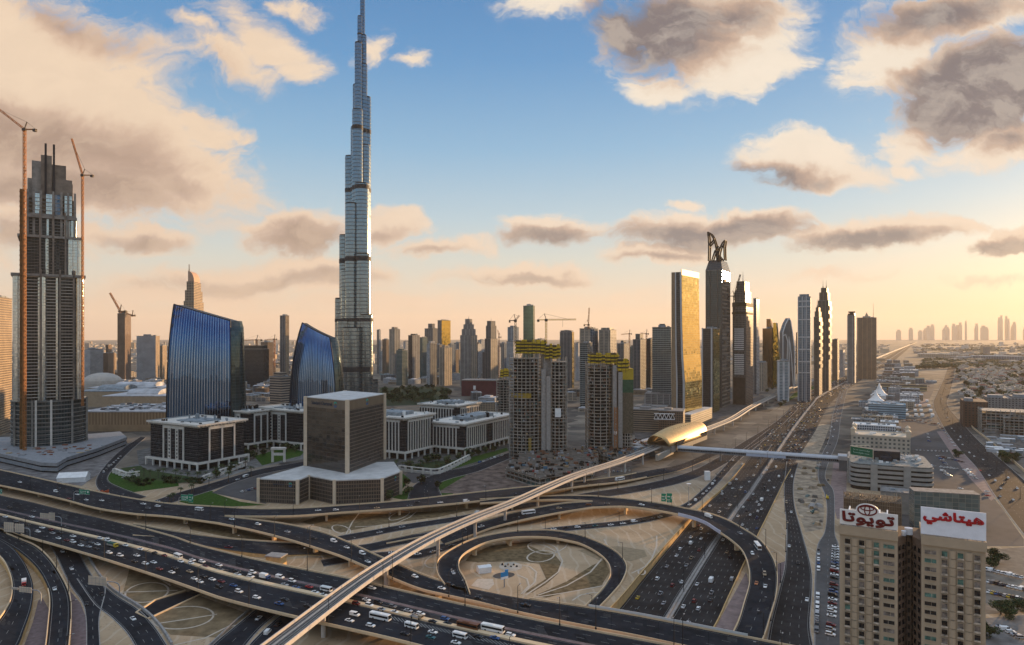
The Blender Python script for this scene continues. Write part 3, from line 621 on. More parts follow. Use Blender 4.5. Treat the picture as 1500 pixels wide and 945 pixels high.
# pale paths and planted patches of the sand gardens
def ell(u, v, a, b, rot=0, n=30, s=0, e=1):
    c, sn = math.cos(R(rot)), math.sin(R(rot)); out = []
    for i in range(n+1):
        t = 6.28319*(s+(e-s)*i/n); x, y = a*math.cos(t), b*math.sin(t); out.append((u+x*c-y*sn, v+x*sn+y*c))
    return out
def pathline(pts, wd=1.1, m=PALE, name="path", z=.07):
    q = [at(u, v, 0) for u, v in pts]; mb = MB()
    A = [q[i]+perp(q, i)*wd/2 for i in range(len(q))]; B = [q[i]-perp(q, i)*wd/2 for i in range(len(q))]
    strip(mb, A, B, z); return struct(flip_up(mb.build(name, m)))
patch("planted_bed", [(690, 812), (720, 799), (780, 793), (772, 798), (790, 806), (812, 812), (822, 824), (818, 840), (800, 856), (780, 868), (768, 868), (800, 848), (790, 826), (760, 822), (700, 824), (682, 822)], SOIL, .05)
patch("planted_bed", [(785, 872), (830, 852), (868, 828), (886, 820), (893, 838), (880, 860), (830, 868), (800, 876)], SOIL, .05)
patch("planted_bed", [(440, 765), (480, 752), (560, 753), (620, 750), (700, 745), (640, 758), (560, 768), (500, 780)], SOIL, .045)
patch("planted_bed", [(270, 764), (330, 770), (420, 795), (360, 792), (280, 776)], SOIL, .045)
patch("planted_bed", [(190, 832), (290, 872), (380, 905), (330, 935), (250, 930), (180, 870)], pm("brown_sand", (.20, .145, .085), .95, var=.2, scale=.15, spec=.06), .04)
patch("planted_bed", [(846, 806), (905, 800), (944, 806), (948, 815), (925, 822), (880, 822)], pm("raked_sand", (.29, .22, .14), .95, var=.1, scale=.3, spec=.06), .05)
for pts in [ell(795, 803, 22, 8, 10), ell(792, 815, 20, 8, -8), [(770, 872), (800, 852), (818, 838), (824, 822), (818, 810), (800, 800), (784, 796)], [(788, 872), (830, 858), (865, 838), (884, 816)], [(785, 875), (830, 868), (885, 858)],
            [(766, 870), (784, 852), (786, 838), (776, 830), (762, 827)], [(764, 870), (775, 858), (772, 848), (758, 842)], [(818, 808), (828, 802), (834, 792)], [(838, 880), (850, 872), (868, 868), (880, 868)],
            [(925, 840), (945, 830), (955, 818), (962, 800), (962, 785)], ell(940, 838, 5, 4, 0), [(885, 790), (890, 800), (890, 806)], ell(268, 905, 45, 16, -6), [(228, 914), (268, 908), (318, 900)],
            ell(215, 868, 32, 14, -8), [(170, 868), (260, 865)], [(190, 832), (230, 845), (250, 858)], ell(500, 776, 14, 6, 15), ell(585, 755, 16, 5, -20), ell(570, 770, 12, 8, -25, s=.1, e=.6), [(504, 788), (516, 765), (526, 752)], [(572, 770), (600, 758), (612, 748)],
            [(520, 772), (558, 770)], [(520, 850), (540, 838), (530, 828)], [(440, 800), (470, 812), (480, 830)], ell(640, 822, 18, 9, -15, s=.2, e=.7), [(330, 920), (390, 905)], [(255, 945), (300, 935), (340, 915)], ell(182, 820, 20, 10, 20, s=.3, e=.9)]:
    pathline(pts)
# ------------------------------------------------------------------ metro viaduct, station, footbridge
MZ = 15.0
VC = pm("viaduct_concrete", (.50, .46, .42), .75, var=.07, scale=.5)
TRK = pm("track_bed", (.12, .105, .09), .9, var=.2, scale=.6)
RAIL = pm("rail_steel", (.42, .40, .38), .35, .6, var=.1)
def viaduct(name, upper, wd, piers_u, label, z=MZ, step=8):
    U = spline([at(u, v, z) for u, v in upper], step)
    Lo = [U[i]-perp(U, i)*wd for i in range(len(U))]
    if Lo[0].x < U[0].x: Lo = [U[i]+perp(U, i)*wd for i in range(len(U))]
    s = 1 if (U[0]-Lo[0]).dot(perp(U, 0)) > 0 else -1
    k = len(U)//2; P0 = flat(U[k]); root = thing(name, label, "viaduct", P0)
    mb = MB(); strip(mb, U, Lo, -.9); flip_up(mb.build("track_bed", TRK, root, P0))
    mb = MB(); wall_along(mb, U, -1.6, .5, .5, s); wall_along(mb, Lo, -1.6, .5, .5, -s); mb.build("parapet", VC, root, P0)
    mb = MB(); V = lambda p, d: Vector((p.x, p.y, p.z+d))
    Li = [U[i].lerp(Lo[i], .3) for i in range(len(U))]; Ri = [U[i].lerp(Lo[i], .7) for i in range(len(U))]
    for i in range(len(U)-1):
        mb.quad([V(U[i], -1.6), V(U[i+1], -1.6), V(Li[i+1], -2.8), V(Li[i], -2.8)]); mb.quad([V(Lo[i], -1.6), V(Lo[i+1], -1.6), V(Ri[i+1], -2.8), V(Ri[i], -2.8)]); mb.quad([V(Li[i], -2.8), V(Li[i+1], -2.8), V(Ri[i+1], -2.8), V(Ri[i], -2.8)])
    mb.build("girder", VC, root, P0)
    mb = MB()
    for f in (.18, .33, .63, .78):
        q = [U[i].lerp(Lo[i], f) for i in range(len(U))]; wall_along(mb, q, -.89, -.6, .22, 1)
    mb.build("rail", RAIL, root, P0)
    mb = MB(); q = [U[i].lerp(Lo[i], .47) for i in range(len(U))]; wall_along(mb, q, -.89, -.2, .5, 1); mb.build("walkway", VC, root, P0)
    cl_ = [U[i].lerp(Lo[i], .5) for i in range(len(U))]
    for pu in piers_u:
        b = min(cl_, key=lambda p: abs((p.x*F/p.y+CX)-pu)); i = cl_.index(b)
        mb = MB(); mb.cyl(b.x, b.y, 1.15, -.3, z-5.2, 14, cap=False); mb.cyl(b.x, b.y, 1.15, z-5.2, z-2.82, 14, r1=2.0); mb.build("pier", VC, root, P0, smooth=False)
    return U, Lo
viaduct("metro_viaduct", [(330, 985), (384, 945), (500, 859.5), (563, 818.5), (625, 784), (688, 756), (750, 732), (831, 697), (902, 674), (953, 654.5), (990, 641), (1032, 627)], 9.6,
        [478, 568, 644, 694, 742, 790, 834, 860, 894, 917, 942, 985], "pale concrete metro viaduct running diagonally over the interchange to the golden station")
viaduct("metro_viaduct", [(1032, 627), (1069, 612), (1103, 592), (1154, 569), (1205, 551), (1252, 535.5), (1268, 530.5)], 10,
        [1047, 1060, 1073, 1085, 1096, 1107, 1117, 1127, 1137, 1146, 1155, 1164, 1173, 1182, 1190, 1198, 1207, 1216, 1226, 1236, 1246, 1256], "metro viaduct curving beyond the golden station along the highway's left side", z=13)
viaduct("metro_viaduct", [(1268, 530.5), (1285, 523.5), (1306, 515), (1326, 507.5), (1342, 501.5)], 14, [], "far stretch of metro viaduct running on from the small second station to the horizon", z=12)
GOLD = pm("champagne_shell", (.56, .38, .17), .5, .55, var=.10, scale=.25)
GLD2 = pm("shell_underside", (.16, .13, .10), .6, .3, var=.1)
GLASSD = pm("dark_glass", (.025, .032, .04), .12, .3, var=.2, scale=.1)
def station(p0, p1, wd, ht, z0, label, sc_=1.0):
    """Shell-shaped station: an arched roof along p0->p1, wide in the middle, open pointed mouths at both ends."""
    d = (p1-p0); L = d.length; a = math.atan2(d.y, d.x); root = thing("metro_station", label, "metro station", flat((p0+p1)/2)); root.rotation_euler = (0, 0, a)
    n, m = 28, 18; grid = []
    for i in range(n+1):
        t = i/n; x = (t-.5)*L
        prof = math.sin(math.pi*min(1, max(0, t*.9+.05)))**.55
        hw = wd/2*(.50+.5*prof); hh = ht*(.62+.38*prof); row = []
        for j in range(m+1):
            f = -1+2*j/m; th = f*1.5
            # end lips: crown reaches out further than the skirts
            lip = (1-abs(f))**.8*L*.07*(1 if t > .5 else -1)*(abs(2*t-1)**6)
            row.append((x+lip, hw*math.sin(th), z0+hh*(math.cos(th)-.07)+(1-math.cos(th))*1.0))
        grid.append(row)
    mb = MB()
    for i in range(n):
        for j in range(m): mb.quad([grid[i][j], grid[i+1][j], grid[i+1][j+1], grid[i][j+1]], 0, [(i, j)]*4)
    sh = mb.build("roof_shell", GOLD, root, smooth=True); sh.data.materials.append(GLD2); so = sh.modifiers.new("thickness", 'SOLIDIFY'); so.thickness = .5; so.offset = -1
    mb = MB(); mb.box(-L*.46, L*.46, -wd*.40, wd*.40, z0-7, z0+.5, bottom=True); mb.build("concourse", pm("station_body", (.25, .22, .185), .7, var=.1), root)
    mb = MB()
    for s in (-1, 1): mb.box(-L*.40, L*.40, s*wd*.46-.2, s*wd*.46+.2, z0-.4, z0+ht*.28)
    mb.build("glazing", GLASSD, root)
    mb = MB()
    for i in range(11):
        for s in (-.35, .25):
            x = -L*.26+L*.5*i/10; th = s; mb.bar((x, wd/2*.97*math.sin(th)*1.02, z0+ht*1.0*(math.cos(th)-.07)+.35), (x+1.6, wd/2*.97*math.sin(th)*1.02, z0+ht*1.0*(math.cos(th)-.07)+.35), .5)
    mb.build("roof_light", GLD2, root)
    mb = MB()
    for i in (-.3, 0, .3): mb.box(L*i-1.6, L*i+1.6, -3, 3, -.3, z0-7)
    mb.build("pier", VC, root)
    return root
Ua = at(958, 654, 15); Ub = at(1016, 634, 15)
nrm = Vector((.85, -.52, 0))
station(Ua+nrm*5, Ub+nrm*5, 40, 20, 15.5, "golden shell-shaped metro station where the footbridge meets the viaduct")
station(at(1250, 537, 13)+nrm*4, at(1267, 531, 13)+nrm*4, 42, 17, 13, "small pale gold metro station far down the highway below the brown twin towers")
# entrance wing and ticket block by the station
t = thing("station_entrance", "low grey flat-roofed station entrance between the netted tower and golden station", "entrance block", at(942, 672))
o0 = t.location
mb = MB()
for a, b in (((925, 651), (957, 643)), ((925, 651), (951, 655)), ((930, 657), (960, 651))):
    p, q = at(*a, 10)-o0, at(*b, 10)-o0; mb.bar((p.x, p.y, 11), (q.x, q.y, 11), 9, 0, 1.2)
mb.build("roof", pm("pale_roof", (.36, .37, .38), .6, var=.1), t)
mb = MB(); p = at(951, 668)-o0; mb.box(p.x-8, p.x+6, p.y-4, p.y+8, -.2, 10.3); mb.build("wall", pm("slate_cladding", (.12, .14, .15), .6, var=.1), t)
mb = MB(); p, q = at(962, 670, 9)-o0, at(985, 660, 9)-o0; mb.bar((p.x, p.y, 8.5), (q.x, q.y, 8.5), 3, 0, 7); mb.build("side_screen", pm("beige_screen", (.33, .29, .24), .7, var=.08, scale=1.5), t)
# footbridge over the highway
a, b = Vector((209, 836, 0)), Vector((366, 764, 0)); d = (b-a).normalized(); L = (b-a).length
t = thing("footbridge", "long enclosed grey footbridge from the golden station across the highway", "footbridge", a); t.rotation_euler = (0, 0, math.atan2(d.y, d.x))
SILV = pm("silver_cladding", (.40, .41, .43), .4, .5, var=.06, scale=.3)
poly = [(-3.6, 9.6), (3.6, 9.6), (3.6, 12.2)]; arc = [(3.6*math.cos(x), 12.2+3.6*math.sin(x)) for x in [math.pi*i/8 for i in range(1, 9)]]
def extr(mb, pr, x0, x1, mi=0, caps=True):
    n = len(pr)
    for i in range(n):
        p, q = pr[i], pr[(i+1) % n]; mb.quad([(x0, p[0], p[1]), (x1, p[0], p[1]), (x1, q[0], q[1]), (x0, q[0], q[1])], mi, [(x0, p[1]), (x1, p[1]), (x1, q[1]), (x0, q[1])])
    if caps: mb.quad([(x0, *p) for p in pr][::-1], mi); mb.quad([(x1, *p) for p in pr], mi)
mb = MB(); extr(mb, [(-3.6, 12.4)]+[(3.6, 12.4)]+arc, -6, L); mb.build("roof", SILV, t, smooth=False)
mb = MB(); extr(mb, [(-3.5, 8.6), (3.5, 8.6), (3.5, 9.9), (-3.5, 9.9)], -6, L); mb.build("floor_girder", pm("bridge_grey", (.16, .165, .17), .6, var=.1), t)
mb = MB(); extr(mb, [(-3.3, 9.91), (3.3, 9.91), (3.3, 12.39), (-3.3, 12.39)], -5.8, L-.1); mb.build("glazing", facade("bridge_glazing", (.25, .26, .27), (.02, .03, .04), fl=6, bay=2.0, wv=.02, wh=.1, metal=.2, vary=.3), t)
mb = MB(); extr(mb, [(-3.95, 9.0), (-3.7, 9.0), (-3.7, 12.0), (-3.95, 12.0)], L*.43, L*.68); mb.build("advert_panel", pm("pale_blue_banner", (.42, .46, .55), .6, var=.05), t)
for x in (L*.26, L*.52): mb = MB(); mb.cyl(x, 0, 1.0, -.3, 8.6, 12); mb.build("pier", CONCG, t)
mb = MB(); mb.box(L, L+12, -6, 6, -.2, 8.5); mb.box(L, L+12.0, -6.2, 6.2, 8.5, 16.5, 0); mb.build("stair_tower", pm("tower_cladding", (.13, .14, .15), .5, .2, var=.1), t)
mb = MB(); extr(mb, [(7, 16.5), (7, 12)]+[(7*math.cos(x), 16.5+1.6*math.sin(x)) for x in [math.pi*i/8 for i in range(0, 9)]]+[(-7, 12)], L-1, L+13); mb.build("stair_roof", SILV, t)

# ------------------------------------------------------------------ beige twin-wing tower with the two rooftop signs
BEIGE = pm("beige_render", (.37, .29, .205), .85, var=.08, scale=.35, mscale=.06)
BROWN = pm("brown_render", (.13, .09, .065), .85, var=.12, scale=.3)
SHAD = pm("blackish_glass", (.014, .014, .016), .2, .0, var=.5, scale=.9)
CURT = pm("window_dim_mixed", (.12, .105, .095), .25, .1, var=.9, scale=.45)
GRNW = pm("window_green", (.08, .17, .15), .15, .2, var=.4, scale=.5)
ZT = 72.0; A0 = atY(1230, 772, (H-ZT)/.280); A0.z = 0
tw = thing("beige_tower_block", "beige twin-wing tower block with dark recessed core and two rooftop signs", "tower block", A0, -29)
W1, W2, WD = 20.6, 28.6, 49.2; DP = 20
mb = MB()
mb.box(0, W1, 0, DP, -.2, ZT); mb.box(W2, WD, 0, DP, -.2, ZT-.01)
wall_o = mb.build("wall", BEIGE, tw)
mb = MB(); FHt = 3.32; rows = 21
cols_small = [2.9, 8.0, 13.2, 36.2, 41.3, 46.6]; cols_wide = [17.6, 31.6]
# bulging panels between window columns
for c0, c1 in ((4.1, 6.8), (9.2, 12.0), (32.4+2.6, 35.0+.02), (37.4, 40.1), (42.5, 45.4)):
    if c1-c0 < 1: continue
    n = 6
    for r in range(rows):
        z0 = ZT-3.6-FHt*(r+1)+.12; z1 = z0+FHt-.24
        pr = [(c0+(c1-c0)*i/n, -.7*math.sin(math.pi*i/n)) for i in range(n+1)]
        for i in range(n): mb.quad([(pr[i][0], pr[i][1], z0), (pr[i+1][0], pr[i+1][1], z0), (pr[i+1][0], pr[i+1][1], z1), (pr[i][0], pr[i][1], z1)])
        mb.quad([(x, y, z1) for x, y in pr]); mb.quad([(x, y, z0) for x, y in pr][::-1])
mb.build("bay_panel", BEIGE, tw)
mb = MB()
for x0, x1 in ((-.35, W1+.1), (W2-.1, WD+.35)): mb.box(x0, x1, -.9, .0, ZT-2.6, ZT+1.1); mb.box(x0, x0+.5, .001, DP, ZT, ZT+1.1); mb.box(x1-.5, x1, .001, DP, ZT, ZT+1.1); mb.box(x0, x1, DP, DP+.4, ZT-1, ZT+1.1)
mb.build("parapet", BEIGE, tw)
mb = MB(); poly = [(W1, 0), (W1+2.6, 5.5), (W1+3.2, 9), (W2-3.2, 9), (W2-2.6, 5.5), (W2, 0), (W2, DP), (W1, DP)]; mb.prism(poly, -.2, ZT-1.5); mb.build("recessed_core", BROWN, tw)
wins = []
for r in range(rows):
    z0 = ZT-3.6-FHt*(r+1)+.75
    for c in cols_small: wins.append((r, c-.95, c+.95, z0-.1, z0+1.95, 0))
    for c in cols_wide: wins.append((r, c-1.9, c+1.9, z0, z0+1.55, 1))
wins.sort(key=lambda q: q[0])
def winmesh(mb, q, frame=True):
    r, x0, x1, z0, z1, wide = q
    mb.box(x0, x1, -.05, .0, z0, z1, 0)
    if not wide:      # sill box with the cooling unit below, and a hood
        mb.box(x0-.15, x1+.15, -.62, -.051, z0-.62, z0-.05, 1); mb.box(x0-.12, x0, -.5, -.051, z0, z1, 2); mb.box(x1, x1+.12, -.5, -.051, z0, z1, 2); mb.box(x0-.12, x1+.12, -.5, -.051, z1, z1+.14, 2)
    else:
        mb.box(x0, x1, -.4, -.051, z0-.18, z0, 2); mb.box(x0, x1, -.3, -.051, z1, z1+.14, 2)
        xm = x0+(x1-x0)*rnd.uniform(.3, .7); mb.box(xm-.06, xm+.06, -.12, -.051, z0, z1, 1)
rest = MB()
ACU = pm("cooling_unit_beige", (.40, .33, .26), .8, var=.3, scale=.8)
for i, q in enumerate(wins):
    g = rnd.choice([SHAD, SHAD, SHAD, CURT, CURT, GRNW])
    if i < 100:
        mb = MB(); winmesh(mb, q); mb.build("window", [g, ACU, BEIGE], tw)
    else: winmesh(rest, q)
o = rest.build("lower_windows", [SHAD, ACU, BEIGE], tw); o['kind'] = 'stuff'
cws = []
for r in range(rows):
    z0 = ZT-4-FHt*(r+1)+.6
    for (xa, ya), (xb, yb) in zip(poly[:5], poly[1:6]):
        d = Vector((xb-xa, yb-ya, 0)); l = d.length; d.normalize(); nn = Vector((d.y, -d.x, 0)); k = 1 if l < 4 else 2
        for j in range(k):
            a = Vector((xa, ya, 0))+d*l*(j+.22)/k+nn*.06; b = Vector((xa, ya, 0))+d*l*(j+.78)/k+nn*.06; cws.append((a, b, z0))
def cwin(mb, q): a, b, z0 = q; mb.quad([(a.x, a.y, z0), (b.x, b.y, z0), (b.x, b.y, z0+1.9), (a.x, a.y, z0+1.9)])
for q in cws[:96]: mb = MB(); cwin(mb, q); mb.build("core_window", SHAD, tw)
mb = MB()
for q in cws[96:]: cwin(mb, q)
mb.build("lower_core_windows", SHAD, tw)['kind'] = 'stuff'
mb = MB()
for r in range(rows):      # end wall windows, left flank
    z0 = ZT-3.6-FHt*(r+1)+.75
    for y in (3, 8, 13, 17): mb.box(-.06, 0, y-.7, y+.7, z0, z0+1.6)
mb.build_each("flank_window", SHAD, tw)
ROOFG = pm("roof_felt", (.22, .20, .18), .9, var=.25, scale=.5)
mb = MB(); mb.box(.2, W1-.2, .02, DP-.02, ZT+.02, ZT+.10); mb.box(W2+.2, WD-.2, .02, DP-.02, ZT+.02, ZT+.10); mb.build("roof", ROOFG, tw)
# rooftop sheds with louvred skylights
for x0 in (3.0, 30.5):
    mb = MB(); mb.box(x0, x0+14, 6, 16, ZT+.1, ZT+4.5); sh = mb.build("roof_shed", pm("shed_grey", (.30, .29, .27), .8, var=.15), tw)
    mb = MB()
    for i in range(4): mb.box(x0+2.4+i*2.6, x0+3.7+i*2.6, 5.6, 16.4, ZT+4.51, ZT+5.2)
    mb.build_each("white_duct", WHITE, sh)
    mb = MB()
    for i in (0, 14): mb.box(x0+i-.25, x0+i+.25, 5.2, 17, ZT+4.51, ZT+5.3)
    mb.build("edge_beam", WHITE, sh)
mb = MB(); mb.cyl(24.5, 8, 1.5, ZT-1.5, ZT+1.0, 14); mb.cyl(22.7, 4.8, .9, ZT-1.5, ZT+.4, 10); mb.build("satellite_dish", pm("dish_blue_white", (.48, .55, .64), .5, var=.2), tw)
# signs: board, letters, emblem
def text_mesh(body, size, depth=.12):
    c = bpy.data.curves.new("lettering", 'FONT'); c.body = body; c.size = size; c.extrude = depth; c.resolution_u = 3; c.align_x = 'CENTER'
    o = bpy.data.objects.new("lettering", c); C.objects.link(o); bpy.context.view_layer.update()
    dg = bpy.context.evaluated_depsgraph_get(); me = bpy.data.meshes.new_from_object(o.evaluated_get(dg)); bpy.data.objects.remove(o)
    xs = [v.co.x for v in me.vertices]; ys = [v.co.y for v in me.vertices]
    return me, min(xs), max(xs), min(ys), max(ys)
def lettering(body, w, h, m, parent, loc, rot=(R(90), 0, 0), bold=0, name="lettering"):
    me, x0, x1, y0, y1 = text_mesh(body, 1.0)
    for v in me.vertices: v.co.x = (v.co.x-(x0+x1)/2)*w/(x1-x0); v.co.y = (v.co.y-(y0+y1)/2)*h/(y1-y0)
    me.materials.clear(); me.materials.append(m); o = bpy.data.objects.new(name, me); C.objects.link(o); o.parent = parent; o.location = loc; o.rotation_euler = rot
    return o
MAROON = pm("maroon_letters", (.13, .012, .012), .5, var=0); REDL = pm("red_letters", (.42, .012, .02), .5, var=0)
SIGNW = pm("sign_white", (.70, .68, .66), .55, var=.04, scale=.4); SIGNB = pm("sign_cool_white", (.70, .72, .78), .55, var=.04, scale=.3)
def bold(me_o, m, th, parent):   # thicken strokes
    for dxx, dzz in ((th, 0), (-th, 0), (0, th), (0, -th)):
        pass
sg = thing("rooftop_sign", "white rooftop sign with maroon Arabic lettering under an oval ringed emblem", "rooftop sign", A0, -29)
mb = MB(); mb.box(.1, W1+.1, -.6, -.1, ZT+1.6, ZT+7.6); mb.build("board", SIGNW, sg)
mb = MB(); cx_ = 10.0; cz_ = ZT+8.2
pr = [(cx_+4.1*math.cos(x), cz_+2.55*math.sin(x)) for x in [6.28319*i/40 for i in range(40)]]
for i in range(40):
    p, q = pr[i], pr[(i+1) % 40]; mb.quad([(p[0], -.72, p[1]), (q[0], -.72, q[1]), (q[0], -.12, q[1]), (p[0], -.12, p[1])])
mb.quad([(p[0], -.72, p[1]) for p in pr]); mb.quad([(p[0], -.12, p[1]) for p in pr][::-1]); mb.build("emblem_board", SIGNW, sg)
def ring(mb, cx, cz, a, b, th, y):
    n = 40
    for i in range(n):
        t0, t1 = 6.28319*i/n, 6.28319*(i+1)/n
        P = lambda t, k: (cx+(a+k)*math.cos(t), y, cz+(b+k)*math.sin(t))
        mb.quad([P(t0, -th/2), P(t1, -th/2), P(t1, th/2), P(t0, th/2)]); Q = lambda p: (p[0], y+.1, p[2]); 
        mb.quad([P(t0, th/2), P(t1, th/2), Q(P(t1, th/2)), Q(P(t0, th/2))]); mb.quad([P(t0, -th/2), P(t1, -th/2), Q(P(t1, -th/2)), Q(P(t0, -th/2))])
mb = MB(); ring(mb, cx_, cz_, 3.3, 1.95, .55, -.85); ring(mb, cx_, cz_, .95, 1.9, .42, -.87); ring(mb, cx_, cz_+.75, 2.3, .8, .42, -.89); mb.build("emblem", MAROON, sg)
for dx_, dz_ in ((0, 0), (.13, .02), (-.13, -.02), (.02, .13), (-.02, -.13)):
    pass
o = lettering("\uFE97\uFEEE\uFEF3\uFEEE\uFE97\uFE8E"[::-1], 18.2, 5.0, MAROON, sg, (10.2, -.72, ZT+4.35))
mdl = o.modifiers.new("stroke", 'SOLIDIFY'); mdl.thickness = .26; mdl.offset = 1; mdl.use_even_offset = False
mb = MB()
for x in (1, 6, 11, 16, 20): mb.bar((x, -.1, ZT+4.5), (x, 4, ZT+.1), .25); mb.bar((x, -.35, ZT-.2), (x, -.35, ZT+1.6), .3)
mb.build("support_frame", STEELG, sg)
sg = thing("rooftop_sign", "large blank-bottomed white rooftop hoarding with red Arabic lettering", "rooftop sign", A0, -29)
mb = MB(); mb.box(W2-.2, WD+.1, -.6, -.1, ZT+1.5, ZT+11.9); mb.build("board", SIGNB, sg)
o = lettering("\uFEEB\uFEF4\uFE98\uFE8E\uFEB7\uFEF2"[::-1], 19.0, 5.0, REDL, sg, ((W2+WD)/2, -.72, ZT+8.2))
mdl = o.modifiers.new("stroke", 'SOLIDIFY'); mdl.thickness = .26; mdl.offset = 1
mb = MB()
for x in (W2+1, W2+5, W2+10, W2+15, WD-1): mb.bar((x, -.1, ZT+9), (x, 6, ZT+.1), .3); mb.bar((x, -.35, ZT-.2), (x, -.35, ZT+1.5), .3)
mb.build("support_frame", STEELG, sg)

# ------------------------------------------------------------------ brown glass bank tower on its white podium
BRG = facade("bronze_grid", (.15, .12, .09), (.045, .042, .042), fl=3.4, bay=2.2, wv=.22, wh=.2, metal=.35, rough=.12, vary=.35, wrough=.6)
BRM = facade("bronze_mirror", (.085, .075, .065), (.10, .095, .09), fl=4.2, bay=5.6, wv=.10, wh=.03, metal=.75, rough=.06, vary=.3, tilt=.02, wrough=.4)
BRT = facade("bronze_frieze", (.24, .18, .115), (.10, .075, .05), fl=30, bay=2.2, wv=.0, wh=.45, metal=0, rough=.6, vary=.2)
CRM = pm("cream_stone", (.56, .46, .34), .75, var=.05, scale=.3)
ROOFW = pm("white_roof", (.50, .49, .47), .85, var=.10, scale=.12)
P = [at(380, 736), at(437, 739), at(453.5, 731), at(490, 739), at(559, 736), at(586, 724)]
o0 = Vector((-150, 650, 0)); bk = thing("bank_podium", "low white-roofed bank podium with cream corner piers and a notched brown front", "podium building", o0)
pp = [(p.x-o0.x, p.y-o0.y) for p in P]+[(-121-o0.x, 695-o0.y), (-202-o0.x, 685-o0.y)]
PZ = 21.7
mb = MB(); mb.prism(pp, -.2, PZ-1.0, cap=False); mb.build("facade", BRG, bk)
cxp = sum(p[0] for p in pp)/len(pp); cyp = sum(p[1] for p in pp)/len(pp)
gr = lambda f: [(cxp+(x-cxp)*f, cyp+(y-cyp)*f) for x, y in pp]
mb = MB(); mb.prism(gr(1.012), PZ-1.0, PZ, bottom=True); mb.build("roof", ROOFW, bk)
for x, y in pp[:6]:
    d = Vector((x-cxp, y-cyp)).normalized()*.7
    mb = MB(); mb.box(x+d.x-1.3, x+d.x+1.3, y+d.y-1.3, y+d.y+1.3, -.2, PZ+.3); mb.build("corner_pier", CRM, bk)
NAVY = pm("navy_lettering", (.012, .035, .07), .5, var=0); TEAL = pm("teal_emblem", (.02, .36, .30), .5, var=0); BLUE = pm("blue_emblem", (.02, .12, .30), .5, var=0)
Fc, Lc, Rc, Bc = Vector((-153.6, 636.6)), Vector((-203.6, 674)), Vector((-132.8, 710)), Vector((-182.8, 747))
bt = thing("bank_tower", "brown glass bank tower with cream corner piers rising from a white podium", "office tower", (Fc.x, Fc.y, PZ))
q = [(v.x-Fc.x, v.y-Fc.y) for v in (Fc, Rc, Bc, Lc)]; TZ = 90-PZ
mb = MB(); mb.prism(q, 0.02, TZ-9.5, cap=False); ob = mb.build("facade", [BRG, BRM], bt)
ob.data.polygons[3].material_index = 1
mb = MB(); mb.prism(q, TZ-9.5, TZ-.8, cap=False); ob = mb.build("frieze", [BRT, pm("bronze_band", (.17, .135, .10), .7, var=.08)], bt); ob.data.polygons[3].material_index = 1
cq = (sum(a for a, b in q)/4, sum(b for a, b in q)/4); mb = MB(); mb.prism([(cq[0]+(x-cq[0])*1.01, cq[1]+(y-cq[1])*1.01) for x, y in q], TZ-.8, TZ, bottom=True); mb.cyl(cq[0], cq[1], 5, TZ, TZ+.25, 20); mb.build("roof", ROOFW, bt)
for x, y in q: mb = MB(); mb.box(x-1.7, x+1.7, y-1.7, y+1.7, .02, TZ+.3); mb.build("corner_pier", CRM, bt)
dl = Vector((q[0][0]-q[3][0], q[0][1]-q[3][1], 0)); ll = dl.length; dl.normalize(); al = math.atan2(dl.y, dl.x); nl = Vector((dl.y, -dl.x, 0))
c = Vector((q[3][0], q[3][1], 0))+dl*(ll*.40)+nl*.25; lettering("Standard Chartered", ll*.50, 3.6, NAVY, bt, (c.x, c.y, TZ-5.0), (R(90), 0, al))
def emblem(parent, c, ang, s):      # ribbon emblem: two interlocked hooks, blue over green
    root = bpy.data.objects.new("emblem", None)
    m = MB()
    for k, (z, sg_) in enumerate(((.45, 1), (-.45, -1))):
        for i in range(10):
            t0, t1 = math.pi*(1.35*i/10-.15), math.pi*(1.35*(i+1)/10-.15)
            P_ = lambda t, r_: (sg_*r_*math.cos(t)*s, 0, (z+sg_*r_*math.sin(t)*.8)*s)
            m.quad([P_(t0, .32), P_(t1, .32), P_(t1, .72), P_(t0, .72)], k)
    o = m.build("emblem", [TEAL, BLUE], parent); o.location = c; o.rotation_euler = (0, 0, ang); sl = o.modifiers.new("thickness", 'SOLIDIFY'); sl.thickness = .15
    bpy.data.objects.remove(root); return o
c = Vector((q[3][0], q[3][1], 0))+dl*(ll*.73)+nl*.35; emblem(bt, (c.x, c.y, TZ-5.2), al, 2.7)
dr = Vector((q[1][0], q[1][1], 0)); lr = dr.length; dr.normalize(); nr = Vector((dr.y, -dr.x, 0)); c = dr*(lr*.5)+nr*.35; emblem(bt, (c.x, c.y, TZ-5.0), math.atan2(dr.y, dr.x), 3.0)
e0 = Vector((pp[0][0], pp[0][1], 0)); e1 = Vector((pp[1][0], pp[1][1], 0)); d = (e1-e0).normalized(); c = e0.lerp(e1, .5)+Vector((d.y, -d.x, 0))*.3
lettering("Standard Chartered", 11, 1.6, NAVY, bk, (c.x, c.y, PZ-4.5), (R(90), 0, math.atan2(d.y, d.x))); c2 = e0.lerp(e1, .80)+Vector((d.y, -d.x, 0))*.35; emblem(bk, (c2.x, c2.y, PZ-4.5), math.atan2(d.y, d.x), 1.9)
e0 = Vector((pp[4][0], pp[4][1], 0)); e1 = Vector((pp[5][0], pp[5][1], 0)); d = (e1-e0).normalized(); c = e0.lerp(e1, .72)+Vector((d.y, -d.x, 0))*.35; emblem(bk, (c.x, c.y, PZ-5), math.atan2(d.y, d.x), 2.0)

